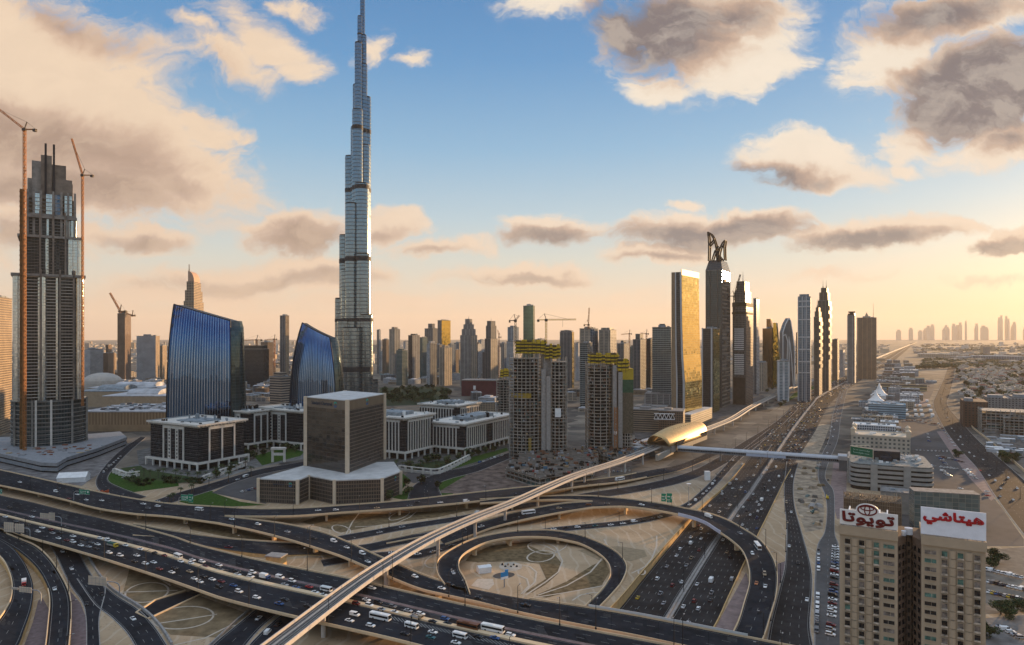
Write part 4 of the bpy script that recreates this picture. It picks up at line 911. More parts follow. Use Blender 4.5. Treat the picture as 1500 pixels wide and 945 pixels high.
# ------------------------------------------------------------------ white-framed office blocks on the square
WFR = pm("white_frame_stone", (.60, .56, .50), .75, var=.07, scale=.3)
BLK = facade("black_ribbon_glass", (.10, .105, .11), (.008, .009, .012), fl=4.1, bay=1.6, wv=.06, wh=.04, metal=.1, rough=.12, vary=.3, wrough=.5, spec=.12)
ROOFM = pm("grey_roof_plant", (.22, .25, .27), .8, var=.2, scale=.2)
def office(label, u, v, wd, dp, h, style, name="office_block", rot=-29, base=9.5):
    p = at(u, v); t = thing(name, label, "office block", p, rot)
    # local x runs left from the near corner (negative), y runs back
    mb = MB(); mb.box(-wd, 0, 0, dp, base-.2, h-3.2); mb.build("glass_wall", BLK, t)
    mb = MB(); mb.box(-wd+3, -3, 3, dp-3, -.2, base-.3); mb.build("lobby_glazing", SHAD, t)
    # white attic, canopy roof and its brackets
    mb = MB(); mb.box(-wd-3.2, 3.2, -3.2, dp+3.2, h-1.0, h, bottom=True); mb.build("roof_canopy", WFR, t)
    mb = MB(); mb.box(-wd+.4, -.4, .4, dp-.4, h-3.2, h-1.0); mb.build("attic", WFR, t)
    mb = MB(); k = int(wd/4.5)
    for i in range(k+1):
        x = -wd*i/k; mb.box(x-.35, x+.35, -2.6, .38, h-2.6, h-1.0)
    k = int(dp/4.5)
    for i in range(k+1):
        y = dp*i/k; mb.box(-.38, 2.6, y-.35, y+.35, h-2.6, h-1.0)
    mb.build("bracket", WFR, t)
    mb = MB(); mb.box(-wd*.70, -wd*.25, dp*.25, dp*.75, h+.02, h+4.2 if style else h+1.2); mb.box(-wd-2.8, -wd-2.2, -2.8, dp+2.8, h, h+.9); mb.build("roof_plant", ROOFM, t)
    mb = MB()
    for i in range(26): x, y, s_ = rnd.uniform(-wd+2, -4), rnd.uniform(3, dp-4), rnd.uniform(.8, 2.6); mb.box(x, x+s_*1.5, y, y+s_, h+.01, h+rnd.uniform(.8, 2.6) if not (-wd*.70 < x < -wd*.25 and dp*.25 < y < dp*.75) else h+rnd.uniform(5, 6.5), rnd.randrange(3))
    mb.build_each("roof_machine", [ROOFM, WHITE, SHAD], t)
    mb = MB()
    for a in ((-wd-3.2, 3.2, -3.2, -2.4), (-wd-3.2, 3.2, dp+2.4, dp+3.2), (2.4, 3.2, -2.4, dp+2.4), (-wd-3.2, -wd-2.9, -2.4, dp+2.4)): mb.box(a[0], a[1], a[2], a[3], h, h+1.0)
    mb.build("roof_rim", WFR, t)
    # vertical fins
    mb = MB()
    def fx(x, w=1.3, z0=base, z1=h-3.0): mb.box(x-w/2, x+w/2, -.9, -.02, z0, z1)
    def fy(y, w=1.3, z0=base, z1=h-3.0): mb.box(.02, .9, y-w/2, y+w/2, z0, z1)
    if style == 0:
        c = -wd*.5
        for x in (c-wd*.21, c+wd*.21): fx(x, 2.0)
        for x in (c-wd*.085, c+wd*.075):
            fx(x-1.9, .9); fx(x+1.9, .9); k = int((h-base-4)/4.1)
            for i in range(k+1): mb.box(x-1.42, x+1.42, -.85, -.03, base+i*4.1, base+i*4.1+1.5)
        mb.box(c-wd*.21+1, c+wd*.21-1, -.8, -.03, h-6.2, h-3.0)
        cy = dp*.5
        for y in (cy-dp*.27, cy, cy+dp*.27): fy(y, 2.0)
        mb.box(.03, .8, cy-dp*.27+1, cy+dp*.27-1, h-6.2, h-3.0)
    else:
        for i in range(int(wd/5.0)):
            x = -wd+4+i*5.0
            if -x > 7: fx(x, 1.4)
        n = int(dp/5.0)
        for i in range(n):
            y = 6+i*5.0
            if y < dp-2 and not (dp > 100 and dp*.40 < y < dp*.55): fy(y, 1.4)
        mb.box(-wd, -7, -.85, -.03, h-5.6, h-3.0); mb.box(.03, .85, 6, dp-1, h-5.6, h-3.0)
    mb.build_each("fin", WFR, t)
    mb = MB(); k = int((h-base-3)/4.1)
    for i in range(k):
        z = base+.4+i*4.1; mb.box(-wd-.25, .25, -.25, -.02, z, z+.22); mb.box(.02, .25, -.02, dp, z, z+.22)
    mb.build("floor_line", pm("floor_line_grey", (.15, .15, .155), .6, var=0), t)
    # arcade: beam ring and posts
    mb = MB(); e = 4.2
    mb.box(-wd-e, e, -e, -e+1.8, base-2.2, base, bottom=True); mb.box(e-1.8, e, -e+1.8, dp+e, base-2.2, base, bottom=True); mb.box(-wd-e, e-1.8, -e+1.8, 0, base-.8, base-.25); mb.box(0, e-1.8, 0, dp+e, base-.8, base-.25)
    mb.build("arcade_beam", WFR, t)
    for i in range(max(3, int(wd/11))+1):
        x = -wd-e+.9+(wd+2*e-1.8)*i/max(3, int(wd/11)); m2_ = MB(); m2_.box(x-.8, x+.8, -e+.1, -e+1.7, -.2, base-2.2); m2_.build("arcade_post", WFR, t)
    for i in range(1, max(3, int(dp/11))+1):
        y = -e+.9+(dp+2*e-1.8)*i/max(3, int(dp/11)); m2_ = MB(); m2_.box(e-1.7, e-.1, y-.8, y+.8, -.2, base-2.2); m2_.build("arcade_post", WFR, t)
    return t
office("white-framed black glass office block nearest the planted roundabout, left of the bank", 290, 690, 85, 62, 50.5, 0)
office("black glass office block half hidden behind the nearest white-framed one", 364, 660, 56, 40, 50.5, 0)
office("white-framed black glass office block directly left of the brown bank tower", 441, 659, 95, 58, 50.5, 0)
office("white-finned dark office block immediately right of the brown bank tower", 593, 673, 78, 58, 50, 1)
office("white-finned office block with terraces, standing behind the two other finned ones", 671, 640, 70, 60, 46, 1)
office("long low white-finned office block beside the first unfinished concrete tower", 680, 667, 56, 128, 39, 1)
# cream garden walls and gateway of the square
def garden_wall(label, pts, h=6, th=2, name="garden_wall", open_=True):
    q = [at(u, v) for u, v in pts]; o0 = flat(q[0]); t = thing(name, label, "garden wall", o0); mb = MB()
    sp_ = spline(q, 4); wall_along(mb, sp_, -.2, h*.45, th, 1); mb.build("wall", WFR, t, o0)
    mb = MB(); acc = 0
    for i in range(len(sp_)-1):
        l = (sp_[i+1]-sp_[i]).length; acc += l
        if acc > 7: acc = 0; c = sp_[i]; mb.box(c.x-1.1, c.x+1.1, c.y-1.1, c.y+1.1, -.2, h)
    mb.build("pillar", WFR, t, o0)
    mb = MB(); wall_along(mb, [p+Vector((0, 0, h)) for p in sp_], -.6, .2, th*.9, 1); mb.build("coping", WFR, t, o0)
garden_wall("curved cream garden wall with pillars below the two finned office blocks", [(585, 690), (620, 694), (640, 695), (655, 690), (675, 680), (690, 672)])
garden_wall("cream garden wall with square openings beside the road left of the bank", [(298, 706), (330, 694), (362, 682)])
garden_wall("small cream garden wall at the roundabout corner by the parking garden", [(167, 693), (185, 699), (205, 697)], 5)
t = thing("gateway", "white portal frame gateway standing on the plaza left of the brown bank", "gateway", at(408, 677)); mb = MB()
for x in (-7, 7): mb.box(x-1.2, x+1.2, -1, 1, -.2, 15)
mb.build("post", WFR, t); mb = MB(); mb.box(-8.5, 8.5, -2.5, 2.5, 15, 17.5); mb.box(-6, 6, -.8, .8, 8, 11); mb.build("beam", WFR, t)
# ------------------------------------------------------------------ towers
def XU(u, Y): return (u-CX)*Y/F
FT = {}
def fm(k, *a, **kw):
    if k not in FT: FT[k] = facade("facade_"+k, *a, **kw)
    return FT[k]
fm('tan', (.36, .27, .18), (.035, .04, .045), fl=3.6, bay=3.2, wv=.38, wh=.38, metal=.2, rough=.15)
fm('beige', (.38, .32, .25), (.05, .06, .065), fl=3.6, bay=2.8, wv=.35, wh=.30, metal=.3, rough=.15, big=4)
fm('grey', (.25, .245, .235), (.04, .05, .06), fl=3.6, bay=2.6, wv=.32, wh=.30, metal=.35, rough=.12, big=5)
fm('greyd', (.15, .155, .16), (.035, .045, .055), fl=3.6, bay=2.4, wv=.30, wh=.2, metal=.4, rough=.12, big=4)
fm('brown', (.21, .14, .095), (.035, .035, .035), fl=3.5, bay=2.6, wv=.35, wh=.35, metal=.2, rough=.15)
fm('teal', (.20, .23, .23), (.04, .085, .09), fl=3.9, bay=1.8, wv=.22, wh=.08, metal=.6, rough=.08)
fm('blue', (.22, .26, .30), (.05, .10, .16), fl=3.9, bay=2.2, wv=.18, wh=.10, metal=.65, rough=.07, big=6)
fm('dark', (.06, .062, .065), (.022, .028, .033), fl=3.8, bay=1.7, wv=.16, wh=.08, metal=.6, rough=.08)
fm('gold', (.22, .16, .05), (.52, .37, .065), fl=4.0, bay=6.5, wv=.07, wh=.03, metal=.95, rough=.05, vary=.10, tilt=.018)  # gold in the base colour imitates low sun mirrored by right-hand faces
fm('green', (.11, .14, .13), (.03, .06, .055), fl=3.9, bay=2.4, wv=.15, wh=.06, metal=.6, rough=.06, tilt=.02)
fm('white', (.52, .53, .54), (.06, .08, .10), fl=3.6, bay=3.0, wv=.3, wh=.3, metal=.4, rough=.12)
fm('banded', (.30, .33, .33), (.03, .05, .055), fl=4.2, bay=6, wv=.30, wh=.03, metal=.6, rough=.08)
fm('bays', (.30, .30, .29), (.40, .47, .50), fl=4.0, bay=1.6, wv=.08, wh=.09, metal=.85, rough=.10, vary=.3, tilt=.015)
ROOFT = pm("tower_roof_grey", (.20, .19, .18), .85, var=.2, scale=.3)
TANS = pm("tan_stone", (.34, .255, .17), .75, var=.08, scale=.2)
FRAMEW = pm("pale_metal_frame", (.42, .44, .46), .4, .4, var=.05)
def solve(ul, uc, ur, Y, rot, dmax=90):
    a = R(rot); X0 = XU(uc, Y); al, ar = (ul-CX)/F, (ur-CX)/F
    w_ = (X0-al*Y)/(math.cos(a)-al*math.sin(a)) if uc > ul else 0
    den = -math.sin(a)-ar*math.cos(a); d_ = (ar*Y-X0)/den if den > .04 else dmax
    return X0, max(4, w_), min(dmax, max(4, d_))
def tower(label, ul, uc, ur, vt, Y, mat, rot=-30, tiers=(), d=None, cat="tower", name="tower", mast=None, rim=True, group=None, roof=None, dmax=70):
    """A tower from its left, near-corner and right columns. tiers: (row of top, scale) stacked on the body."""
    if uc is None: w_ = (ur-ul)*Y/F; X0 = XU(ur, Y); rot = 0; d_ = d or w_*.8
    else: X0, w_, d_ = solve(ul, uc, ur, Y, rot, dmax); d_ = d or d_
    t = thing(name, label, cat, (X0, Y, 0), rot, group); mats = [FT[x] if isinstance(x, str) else x for x in (mat if isinstance(mat, list) else [mat])]
    z1 = zat(vt, Y); mb = MB(); mb.box(-w_, 0, 0, d_, -.3, z1-1.2, 0)
    ob = mb.build("facade", [mats[0]]+([mats[1]] if len(mats) > 1 else []), t)
    if len(mats) > 1: ob.data.polygons[1].material_index = 1
    mb = MB(); mb.box(-w_-.3, .3, -.3, d_+.3, z1-1.2, z1, bottom=True); mb.build("roof", roof or ROOFT, t)
    mb = MB(); mb.box(-w_*.7, -w_*.3, d_*.25, d_*.6, z1+.01, z1+min(5, w_*.15)); mb.box(-w_*.25, -w_*.1, d_*.5, d_*.8, z1+.01, z1+2.5); mb.build("roof_plant", ROOFM, t)
    zc = z1
    for vt2, s in tiers:
        z2 = zat(vt2, Y); mb = MB(); mb.box(-w_*(.5+s/2), -w_*(.5-s/2), d_*(.5-s/2), d_*(.5+s/2), zc+.02, z2); mb.build("upper_tier", mats[0], t); zc = z2
    if mast: mb = MB(); zm = zat(mast, Y); mb.cyl(-w_*.5, d_*.5, max(.5, w_*.03), zc, zm, 8, r1=.2); mb.build("mast", STEELG, t)
    t['_dim'] = (w_, d_, z1); return t
CRO = pm("crane_orange", (.33, .13, .04), .6, var=.1); CRY = pm("crane_yellow", (.45, .30, .03), .6, var=.1); CRD = pm("crane_dark", (.06, .045, .035), .6, var=0)
def crane(label, u, Y, z0, vtop, jib, luff=None, m=None, th=1.9, counter=.28, group=None, rot=0):
    """jib: (du, dv) in photo pixels from mast top to jib tip, drawn at its own distance."""
    m = m or CRO; zt = zat(vtop, Y); x = XU(u, Y); k = Y/F; t = thing("tower_crane", label, "crane", (x, Y, z0)); Z = zt-z0
    mb = MB(); mb.lattice((0, 0, 0), (0, 0, Z), th, th*.22, step=th*1.6); mb.build("mast", m, t)
    tip = Vector((jib[0]*k, 0, Z-jib[1]*k)); d = tip-Vector((0, 0, Z)); mb = MB(); mb.lattice((0, 0, Z+.5), tip, th*.75, th*.18, step=th*1.3); mb.build("jib", m, t)
    c = Vector((-d.x, 0, 0)).normalized()*max(8, d.length*counter); mb = MB(); mb.bar((0, 0, Z+.3), (c.x, 0, Z+.3), th*.8, 0, th*.5); mb.bar((c.x*.75, 0, Z-.8), (c.x, 0, Z-.8), th*1.5, 1, th*1.4); mb.build("counter_jib", [m, CRD], t)
    mb = MB(); mb.box(-th*.9, th*.9, -th*.9, th*.5, Z-1.5, Z+1.5); mb.bar((0, 0, Z+1), (c.x*.2, 0, Z+th*4), th*.4); mb.build("cab", CRD, t)
    mb = MB(); a = Vector((c.x*.2, 0, Z+th*4)); mb.bar(a, tip*.0+Vector((0, 0, Z)).lerp(tip, .8), .25); mb.bar(a, c+Vector((0, 0, Z)), .25)
    if abs(jib[1]) < 8: mb.bar(Vector((0, 0, Z)).lerp(tip, .55), Vector((0, 0, Z)).lerp(tip, .55)-Vector((0, 0, 9)), .22)
    mb.build("pendant_rope", CRD, t)
    return t

# --- unfinished tower at the left edge
Y = 880; k = Y/F; X0 = XU(73, Y); t = thing("unfinished_tower", "huge unfinished stepped tower at the left edge with glass bays and bare concrete top", "tower", (X0, Y, 0), 34)
UX = lambda u: (u-73)*k/1.21
CONB = pm("raw_concrete", (.22, .21, .19), .85, var=.2, scale=.15); CONR = pm("raw_concrete_brown", (.20, .17, .14), .85, var=.2, scale=.1)
DKG = facade("dark_recess", (.11, .115, .115), (.012, .016, .018), fl=4.0, bay=3.3, wv=.2, wh=.1, metal=.3, rough=.12, vary=.5)
BAY = FT['bays']
def arcpoly(x, y, r, a0=0, a1=360, n=24): return [(x+r*math.cos(R(a0+(a1-a0)*i/n)), y+r*math.sin(R(a0+(a1-a0)*i/n))) for i in range(n)]
mb = MB(); mb.prism(arcpoly(0, 20, 41.5, n=36), -.3, 68); mb.build("drum", facade("drum_glazing", (.10, .11, .11), (.03, .045, .05), fl=5.6, bay=3.4, wv=.22, wh=.12, metal=.45, rough=.1), t)
mb = MB()
for i in range(13): z = 4+5.2*i; mb.prism(arcpoly(0, 20, 42.3, n=36), z, z+.8, bottom=True)
mb.build("drum_slab", CONB, t)
for u in (22, 48, 53, 75, 106, 129): x = UX(u); y = 20-math.sqrt(max(1, 42.8**2-x*x)); mb = MB(); mb.box(x-1.2, x+1.2, y-1.3, y+1.2, -.3, 69); mb.build("drum_rib", CONB if u not in (53, 75) else WFR, t)
zs = [(68, 226, 1.0, 18, 126), (226, 275, .9, 27, 122), (275, 300, .82, 38, 113)]
for i, (z0, z1, s, ua, ub) in enumerate(zs):
    xa, xb = UX(ua)+4, UX(ub)-4; mb = MB(); mb.box(xa, xb, -14*s, 44*s, z0, z1, 0); mb.build("recessed_facade", DKG, t)
    mb = MB()
    for z in range(int(z0)+4, int(z1), 4):
        for u0, u1 in (((40, 57), (87, 107), (68, 82)) if i < 2 else ((44, 56), (76, 94))): mb.box(UX(u0), UX(u1), -17*s, -14*s-.01, z, z+.55, bottom=True)
        mb.box(xa-2, xa-.01, -8, 40, z, z+.55, bottom=True); mb.box(xb+.01, xb+2.5, -4, 40, z, z+.55, bottom=True)
    mb.build("balcony_slab", WFR if i == 0 else CONB, t)
    bays = ((27, 7), (62, 8.5), (84, 6), (116, 8.5)) if i == 0 else (((38, 5), (69, 6), (104, 10), (113, 9)) if i == 1 else ((48, 4), (70, 5), (98, 8), (107, 7)))
    for u, r in bays: mb = MB(); mb.cyl(UX(u), -10*s, r*k/1.21, z0, z1-1, 24, cap=False); mb.build("glass_bay", BAY, t, smooth=True)
    for u in ((60, 88, 108) if i == 0 else (59, 78, 96)): mb = MB(); mb.box(UX(u)-1, UX(u)+1, -20*s, -12*s, z0, z1+8); mb.build("concrete_fin", CONR, t)
    mb = MB(); mb.box(xa-4, xb+4, -20*s, 46*s, z1-.99, z1+2.2, bottom=True); mb.build("ring_slab", CONB, t)
mb = MB(); mb.box(UX(40), UX(112), -14, 30, 302.3, 304)
for u in (41, 50, 60, 78, 90, 100, 110): mb.box(UX(u)-1.3, UX(u)+1.3, -14.5, -11.5, 277, 334)
for z in (304, 309, 314, 319, 324): mb.box(UX(40), UX(112), -13.9, 30, z+.01, z+.7, bottom=True)
mb.build("open_frame", CONB, t)
mb = MB(); mb.box(UX(47), UX(60), -8, 24, 302, 372, 0); mb.box(UX(40)+.5, UX(53), -4, 20, 302, 350, 0); mb.box(UX(60)+.02, UX(76), -10, 24, 302, 380, 1); mb.box(UX(76)+.02, UX(97), -6, 24, 302, 370, 1); mb.box(UX(78), UX(106), -10.5, -6.03, 322, 351, 1); mb.box(UX(97)+.02, UX(107), -6, 20, 302, 347, 1); mb.build("core_wall", [CONB, CONR], t)
for u in (67, 79): mb = MB(); mb.box(UX(u)-1.2, UX(u)+1.2, -12, -10.1, 330, zat(214, Y)); mb.build("steel_mast", STEELD, t)
for u, g in ((54, BAY), (73, BAY), (86, FT['blue']), (100, BAY)): mb = MB(); mb.box(UX(u)-4, UX(u)+4, -13.4, -12.6, 304.8, 330); mb.build("glass_panel", g, t)
mb = MB(); mb.box(UX(31), UX(38.5), -34, -30.5, 0, 330)
for z in range(2, 330, 6): mb.box(UX(30.5), UX(39), -35, -34.01, z, z+1.2)
mb.build("hoist_tower", pm("hoist_rust", (.17, .085, .03), .8, var=.25, scale=.3), t)
crane("orange luffing crane on the left flank of the huge unfinished tower", 36, Y-52, 0, 190, (-48, -38), m=CRO, th=2.3)
crane("orange luffing crane on the right flank of the huge unfinished tower", 121, Y-6, 60, 257, (-16, -54), m=CRO, th=2.0)
# podium of the unfinished tower, tent beside it
t = thing("podium_building", "curved pale grey parking podium at the foot of the huge unfinished tower", "podium building", at(60, 680)); o0 = t.location
q = [at(u, v)-o0 for u, v in ((-60, 672), (0, 678), (60, 692), (84, 693), (98, 684), (142, 670), (186, 652), (176, 643), (120, 648), (0, 652), (-60, 655))]; pq = [(p.x, p.y) for p in q]
PG = pm("podium_grey", (.24, .245, .255), .8, var=.1, scale=.2)
for i, z in enumerate((0, 5.5)):
    mb = MB(); mb.prism(pq, z+1.8+.01, z+5.49, mt=0); mb.build("parapet_band", PG, t)
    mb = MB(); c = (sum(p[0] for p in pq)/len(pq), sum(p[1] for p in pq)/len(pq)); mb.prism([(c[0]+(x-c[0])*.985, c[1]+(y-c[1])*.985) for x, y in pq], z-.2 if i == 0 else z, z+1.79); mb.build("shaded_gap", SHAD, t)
mb = MB()
for i in range(60):
    x, y = rnd.uniform(-70, 80), rnd.uniform(-5, 70)
    if inpoly(x, y, pq): s = rnd.uniform(1, 4); mb.box(x-s, x+s, y-s*.6, y+s*.6, 11, 11+rnd.uniform(.3, 1.6), rnd.randrange(3))
mb.build_each("roof_item", [pm("rust_heap", (.20, .08, .05), .9, var=.2), pm("sand_heap", (.36, .28, .18), .9, var=.2), PG], t)
t = thing("site_tent", "white ridged marquee tent beside the far flyover at left", "tent", at(108, 705), 14); mb = MB(); mb.box(-13, 13, -7, 7, -.2, 5); mb.build("wall", WHITE, t); mb = MB()
for s in (-1, 1): mb.quad([(-13.5, s*7.5, 5), (13.5, s*7.5, 5), (13.5, 0, 9.5), (-13.5, 0, 9.5)])
for s in (-13.4, 13.4): mb.quad([(s, -7.5, 5), (s, 7.5, 5), (s, 0, 9.5)])
mb.build("roof", WHITE, t)
# --- leaning blue glass towers
BGL = facade("deep_blue_glass", (.36, .43, .52), (.022, .072, .175), fl=400, bay=3.5, wv=0, wh=.24, metal=.95, rough=.04, vary=.45, tilt=.008, wrough=.25, wmetal=.85)
BGS = facade("dark_side_glass", (.04, .06, .06), (.05, .075, .08), fl=4, bay=6, wv=.06, wh=.03, metal=.7, rough=.08, vary=.3)
def leaning(label, Y, ul_b, ul_t, ur_b, ur_t, ue, vl, vr, tip=0, yk=20, dep=42, flare=6, mats=None):
    t = thing("blue_glass_tower", label, "glass tower", (XU((ul_b+ur_b)/2, Y), Y, 0)); xo = t.location.x
    zl, zr = zat(vl, Y), zat(vr, Y); n, m = 20, 20; zm = max(zl, zr)
    def pt(i, j, back=0):
        s = i/n; zt = zl+(zr-zl)*s; f = j/m; z = -.3+(zt+.3)*f; g = max(0.0, z/zm)
        xl = XU(ul_b, Y)+(XU(ul_t, Y)-XU(ul_b, Y))*g**3.2; xr = XU(ur_b, Y)+(XU(ur_t, Y)-XU(ur_b, Y))*g**3.2
        y = -8*math.sin(math.pi*s)+yk*g**6; kk = (Y+y)/Y
        return ((xl+(xr-xl)*s)*kk-xo, y+(dep*(1-.35*g**2) if back else 0), H+(z-H)*kk if z > 0 else z)
    mb = MB(); ul = [0]
    for i in range(n):
        for j in range(m):
            mb.quad([pt(i, j), pt(i+1, j), pt(i+1, j+1), pt(i, j+1)], 0, [(i*3.5*(84/70), j), (i*3.5*1.2+4.2, j), (i*3.5*1.2+4.2, j+1), (i*3.5*1.2, j+1)])
    mb.build("front_glass", BGL, t, smooth=True)
    mb = MB()
    for j in range(m):      # right flank bulging out, then the back and left flank
        ex = (XU(ue, Y)-XU(ur_b, Y))
        for k_ in range(6):
            def sp2(kk, jj):
                a = pt(n, jj); b = pt(n, jj, 1); f = kk/6; return (a[0]+(b[0]-a[0])*f+ex*math.sin(math.pi*min(1, f*.9))*(1 if jj < m else .8), a[1]+(b[1]-a[1])*f, a[2])
            mb.quad([sp2(k_, j), sp2(k_+1, j), sp2(k_+1, j+1), sp2(k_, j+1)], 0, [(k_*7, sp2(k_, j)[2]), (k_*7+7, sp2(k_, j)[2]), (k_*7+7, sp2(k_, j+1)[2]), (k_*7, sp2(k_, j+1)[2])])
        a, b, c, d = pt(0, j), pt(0, j, 1), pt(0, j+1, 1), pt(0, j+1); mb.quad([b, a, d, c], 0, [(0, b[2]), (40, a[2]), (40, d[2]), (0, c[2])])
    for i in range(n): mb.quad([pt(i+1, 0, 1), pt(i, 0, 1), pt(i, m, 1), pt(i+1, m, 1)], 0, [(i*4+4, 0), (i*4, 0), (i*4, 150), (i*4+4, 150)])
    mb.build("side_glass", BGS, t, smooth=True)
    mb = MB()
    for i in range(n): mb.quad([pt(i, m), pt(i+1, m), pt(i+1, m, 1), pt(i, m, 1)])
    mb.build("roof", STEELD, t)
    mb = MB()
    for i in range(n): a, b = Vector(pt(i, m)), Vector(pt(i+1, m)); mb.bar(a+Vector((0, -.3, .4)), b+Vector((0, -.3, .4)), 1.0)
    for j in range(m): mb.bar(Vector(pt(n, j))+Vector((.3, -.3, 0)), Vector(pt(n, j+1))+Vector((.3, -.3, 0)), .9); mb.bar(Vector(pt(0, j))+Vector((-.3, -.3, 0)), Vector(pt(0, j+1))+Vector((-.3, -.3, 0)), .9)
    mb.build("edge_frame", STEELD, t)
    return t
leaning("blue glass tower with slanted curved top, the larger of the two leaning ones", 900, 244, 255, 338, 337, 349, 446, 470, yk=16)
leaning("smaller leaning blue glass tower right against the supertall's foot", 960, 424, 443, 492, 478, 500, 473, 494, yk=15, dep=34)
# --- supertall
Y = 1378; k = Y/F; ub0 = 520; t = thing("supertall_tower", "supertall stepped silver glass tower rising far above every other building", "skyscraper", (XU(ub0, Y), Y, 0))
SUP = facade("steel_and_glass", (.12, .14, .155), (.19, .265, .32), fl=7.5, bay=1.7, wv=.22, wh=.22, metal=.92, rough=.16, wrough=.3, vary=.25, tilt=.02, wmetal=.75)
SUPB = facade("plant_band", (.035, .038, .042), (.018, .02, .024), fl=4, bay=1.5, wv=.3, wh=.3, metal=.0, rough=.6, vary=.2)
tubes = [(523.5, 530.5, -12, 16), (521, 528, 19, 10), (526, 534, 46, 12), (518, 529, 60, 6), (524, 535.2, 89, 12), (513, 527, 119, 14), (527, 539.5, 136.5, 16), (516.5, 532, 162, -2), (511.5, 526, 184, 8), (523, 540, 210, 10),
         (501.6, 517, 225, 14), (521, 542, 271, -6), (508, 526, 300, -8), (492.4, 508, 342, 16), (523.5, 545.5, 374, -10), (500, 516, 395, -2), (485.4, 501, 436, 18), (530, 549.7, 461.5, -14), (497, 516, 470, -10), (507, 535, 480, -18), (536, 554, 556, 0), (484, 502, 520, 20), (500, 548, 585, -22)]
for ul, ur, vt, yo in tubes:
    r = (ur-ul)/2*k; x = ((ul+ur)/2-ub0)*k; zt = zat(vt, Y); mb = MB(); mb.cyl(x, yo*1.6, r, -.3, zt-1.5, 30, cap=False); mb.build("tower_tube", SUP, t, smooth=True)
    mb = MB(); mb.cyl(x, yo*1.6, r*.93, zt-1.49, zt+1.0, 20); mb.build("tube_cap", SUPB, t)
for vb, hh in ((45, 3), (188, 8), (276, 8), (381, 9), (469, 7), (540, 10)):
    zb = zat(vb, Y); mb = MB()
    for ul, ur, vt, yo in tubes:
        if vt < vb-4: r = (ur-ul)/2*k; x = ((ul+ur)/2-ub0)*k; mb.cyl(x, yo*1.6, r+.35, zb-hh/2, zb+hh/2, 26)
    if mb.f: mb.build("plant_floor_band", SUPB, t)
mb = MB(); mb.cyl(.009*0+((527-520)*k), 16*1.6, 1.6, zat(-12, Y), zat(-26, Y), 10, r1=.3); mb.build("spire", STEELG, t)
# --- stepped hotel with domed sail top
Y = 1500; t = tower("tan stepped hotel with a rounded sail-shaped crown behind the larger blue tower", 269, 284, 302, 441, Y, ['tan', 'tan'], rot=8, tiers=((425, .88), (412, .72)), mast=None)
w_, d_, z1 = t['_dim']; mb = MB(); zc = zat(412, Y); pr = [(-w_*.78+w_*.60*math.sin(R(a)), zc+(zat(396, Y)-zc)*math.cos(R(a))*1.0) for a in range(0, 91, 10)]
n = len(pr); 
for i in range(n-1):
    for y0, y1 in ((d_*.2, d_*.8),): mb.quad([(pr[i][0], y0, pr[i][1]), (pr[i+1][0], y0, pr[i+1][1]), (pr[i+1][0], y1, pr[i+1][1]), (pr[i][0], y1, pr[i][1])])
for y0 in (d_*.2, d_*.8): mb.quad([(-w_*.78, y0, zc)]+[(x, y0, z) for x, z in pr])
mb.quad([(-w_*.78, d_*.2, zc), (-w_*.78, d_*.8, zc), (-w_*.78, d_*.8, pr[0][1]), (-w_*.78, d_*.2, pr[0][1])]); mb.build("sail_crown", pm("pink_stone", (.42, .28, .20), .6, var=.05), t)
mb = MB()
for x in (-.8, -.72): mb.cyl(w_*x, d_*.3, .9, zc, zat(386, Y), 8, r1=.4)
mb.build("antenna", STEELD, t)
# --- tower rows (left to right)
tower("tan gridded hotel block cut by the left frame edge behind the unfinished tower", -40, -10, 17.5, 433, 1000, 'tan', rot=20, dmax=80)
tower("white and blue striped slab half hidden right of the unfinished tower", 120, 132, 151, 512, 2100, 'white', rot=-20)
tower("brown low slab between the unfinished tower and the gold-lit construction tower", 150, 158, 174, 517, 2200, 'brown', rot=14, tiers=((505, .5),))
t = tower("gold-lit bare concrete tower under construction with a luffing crane, left of the white slab", 172, 183, 199, 459, 2050, 'brown', rot=16, tiers=((455, .5),), cat="unfinished tower", name="unfinished_tower")
crane("luffing crane on the gold-lit construction tower in the left distance", 176, 2060, zat(462, 2060), 456, (-15, -27), th=5)
crane("second small crane on top of the gold-lit construction tower", 194, 2070, zat(464, 2070), 462, (-14, -4), th=4)
tower("pale blue-framed slab tower with a dark glass front, left of the larger blue tower", 200, 228, 234, 492, 2200, ['white', 'tan'], rot=12)
tower("narrow tan slab peeping out left of the larger blue tower", 234, 238, 245, 506, 2300, 'tan', rot=16)
tower("wide dark low block under small cranes, between the two blue towers", 345, 386, 394, 511, 2000, 'dark', rot=-12, tiers=((506, .9),), cat="building", name="low_block", dmax=60)
tower("small brick-red unfinished block above the wide dark low block", 382, 392, 400, 501, 2500, 'brown', cat="building", name="low_block")
tower("slim dark tower standing alone between the two blue glass towers", 410, 418, 423.5, 462, 2050, ['greyd', 'tan'], rot=-30)
t = tower("tan and grey banded mid-rise tucked left of the smaller blue tower", 395, 412, 426, 552, 1250, facade("wavy_bands", (.33, .27, .21), (.05, .05, .055), fl=4.5, bay=40, wv=.45, wh=0, metal=.2, rough=.2), rot=-30, cat="building", name="mid_rise", tiers=((546, .6),))
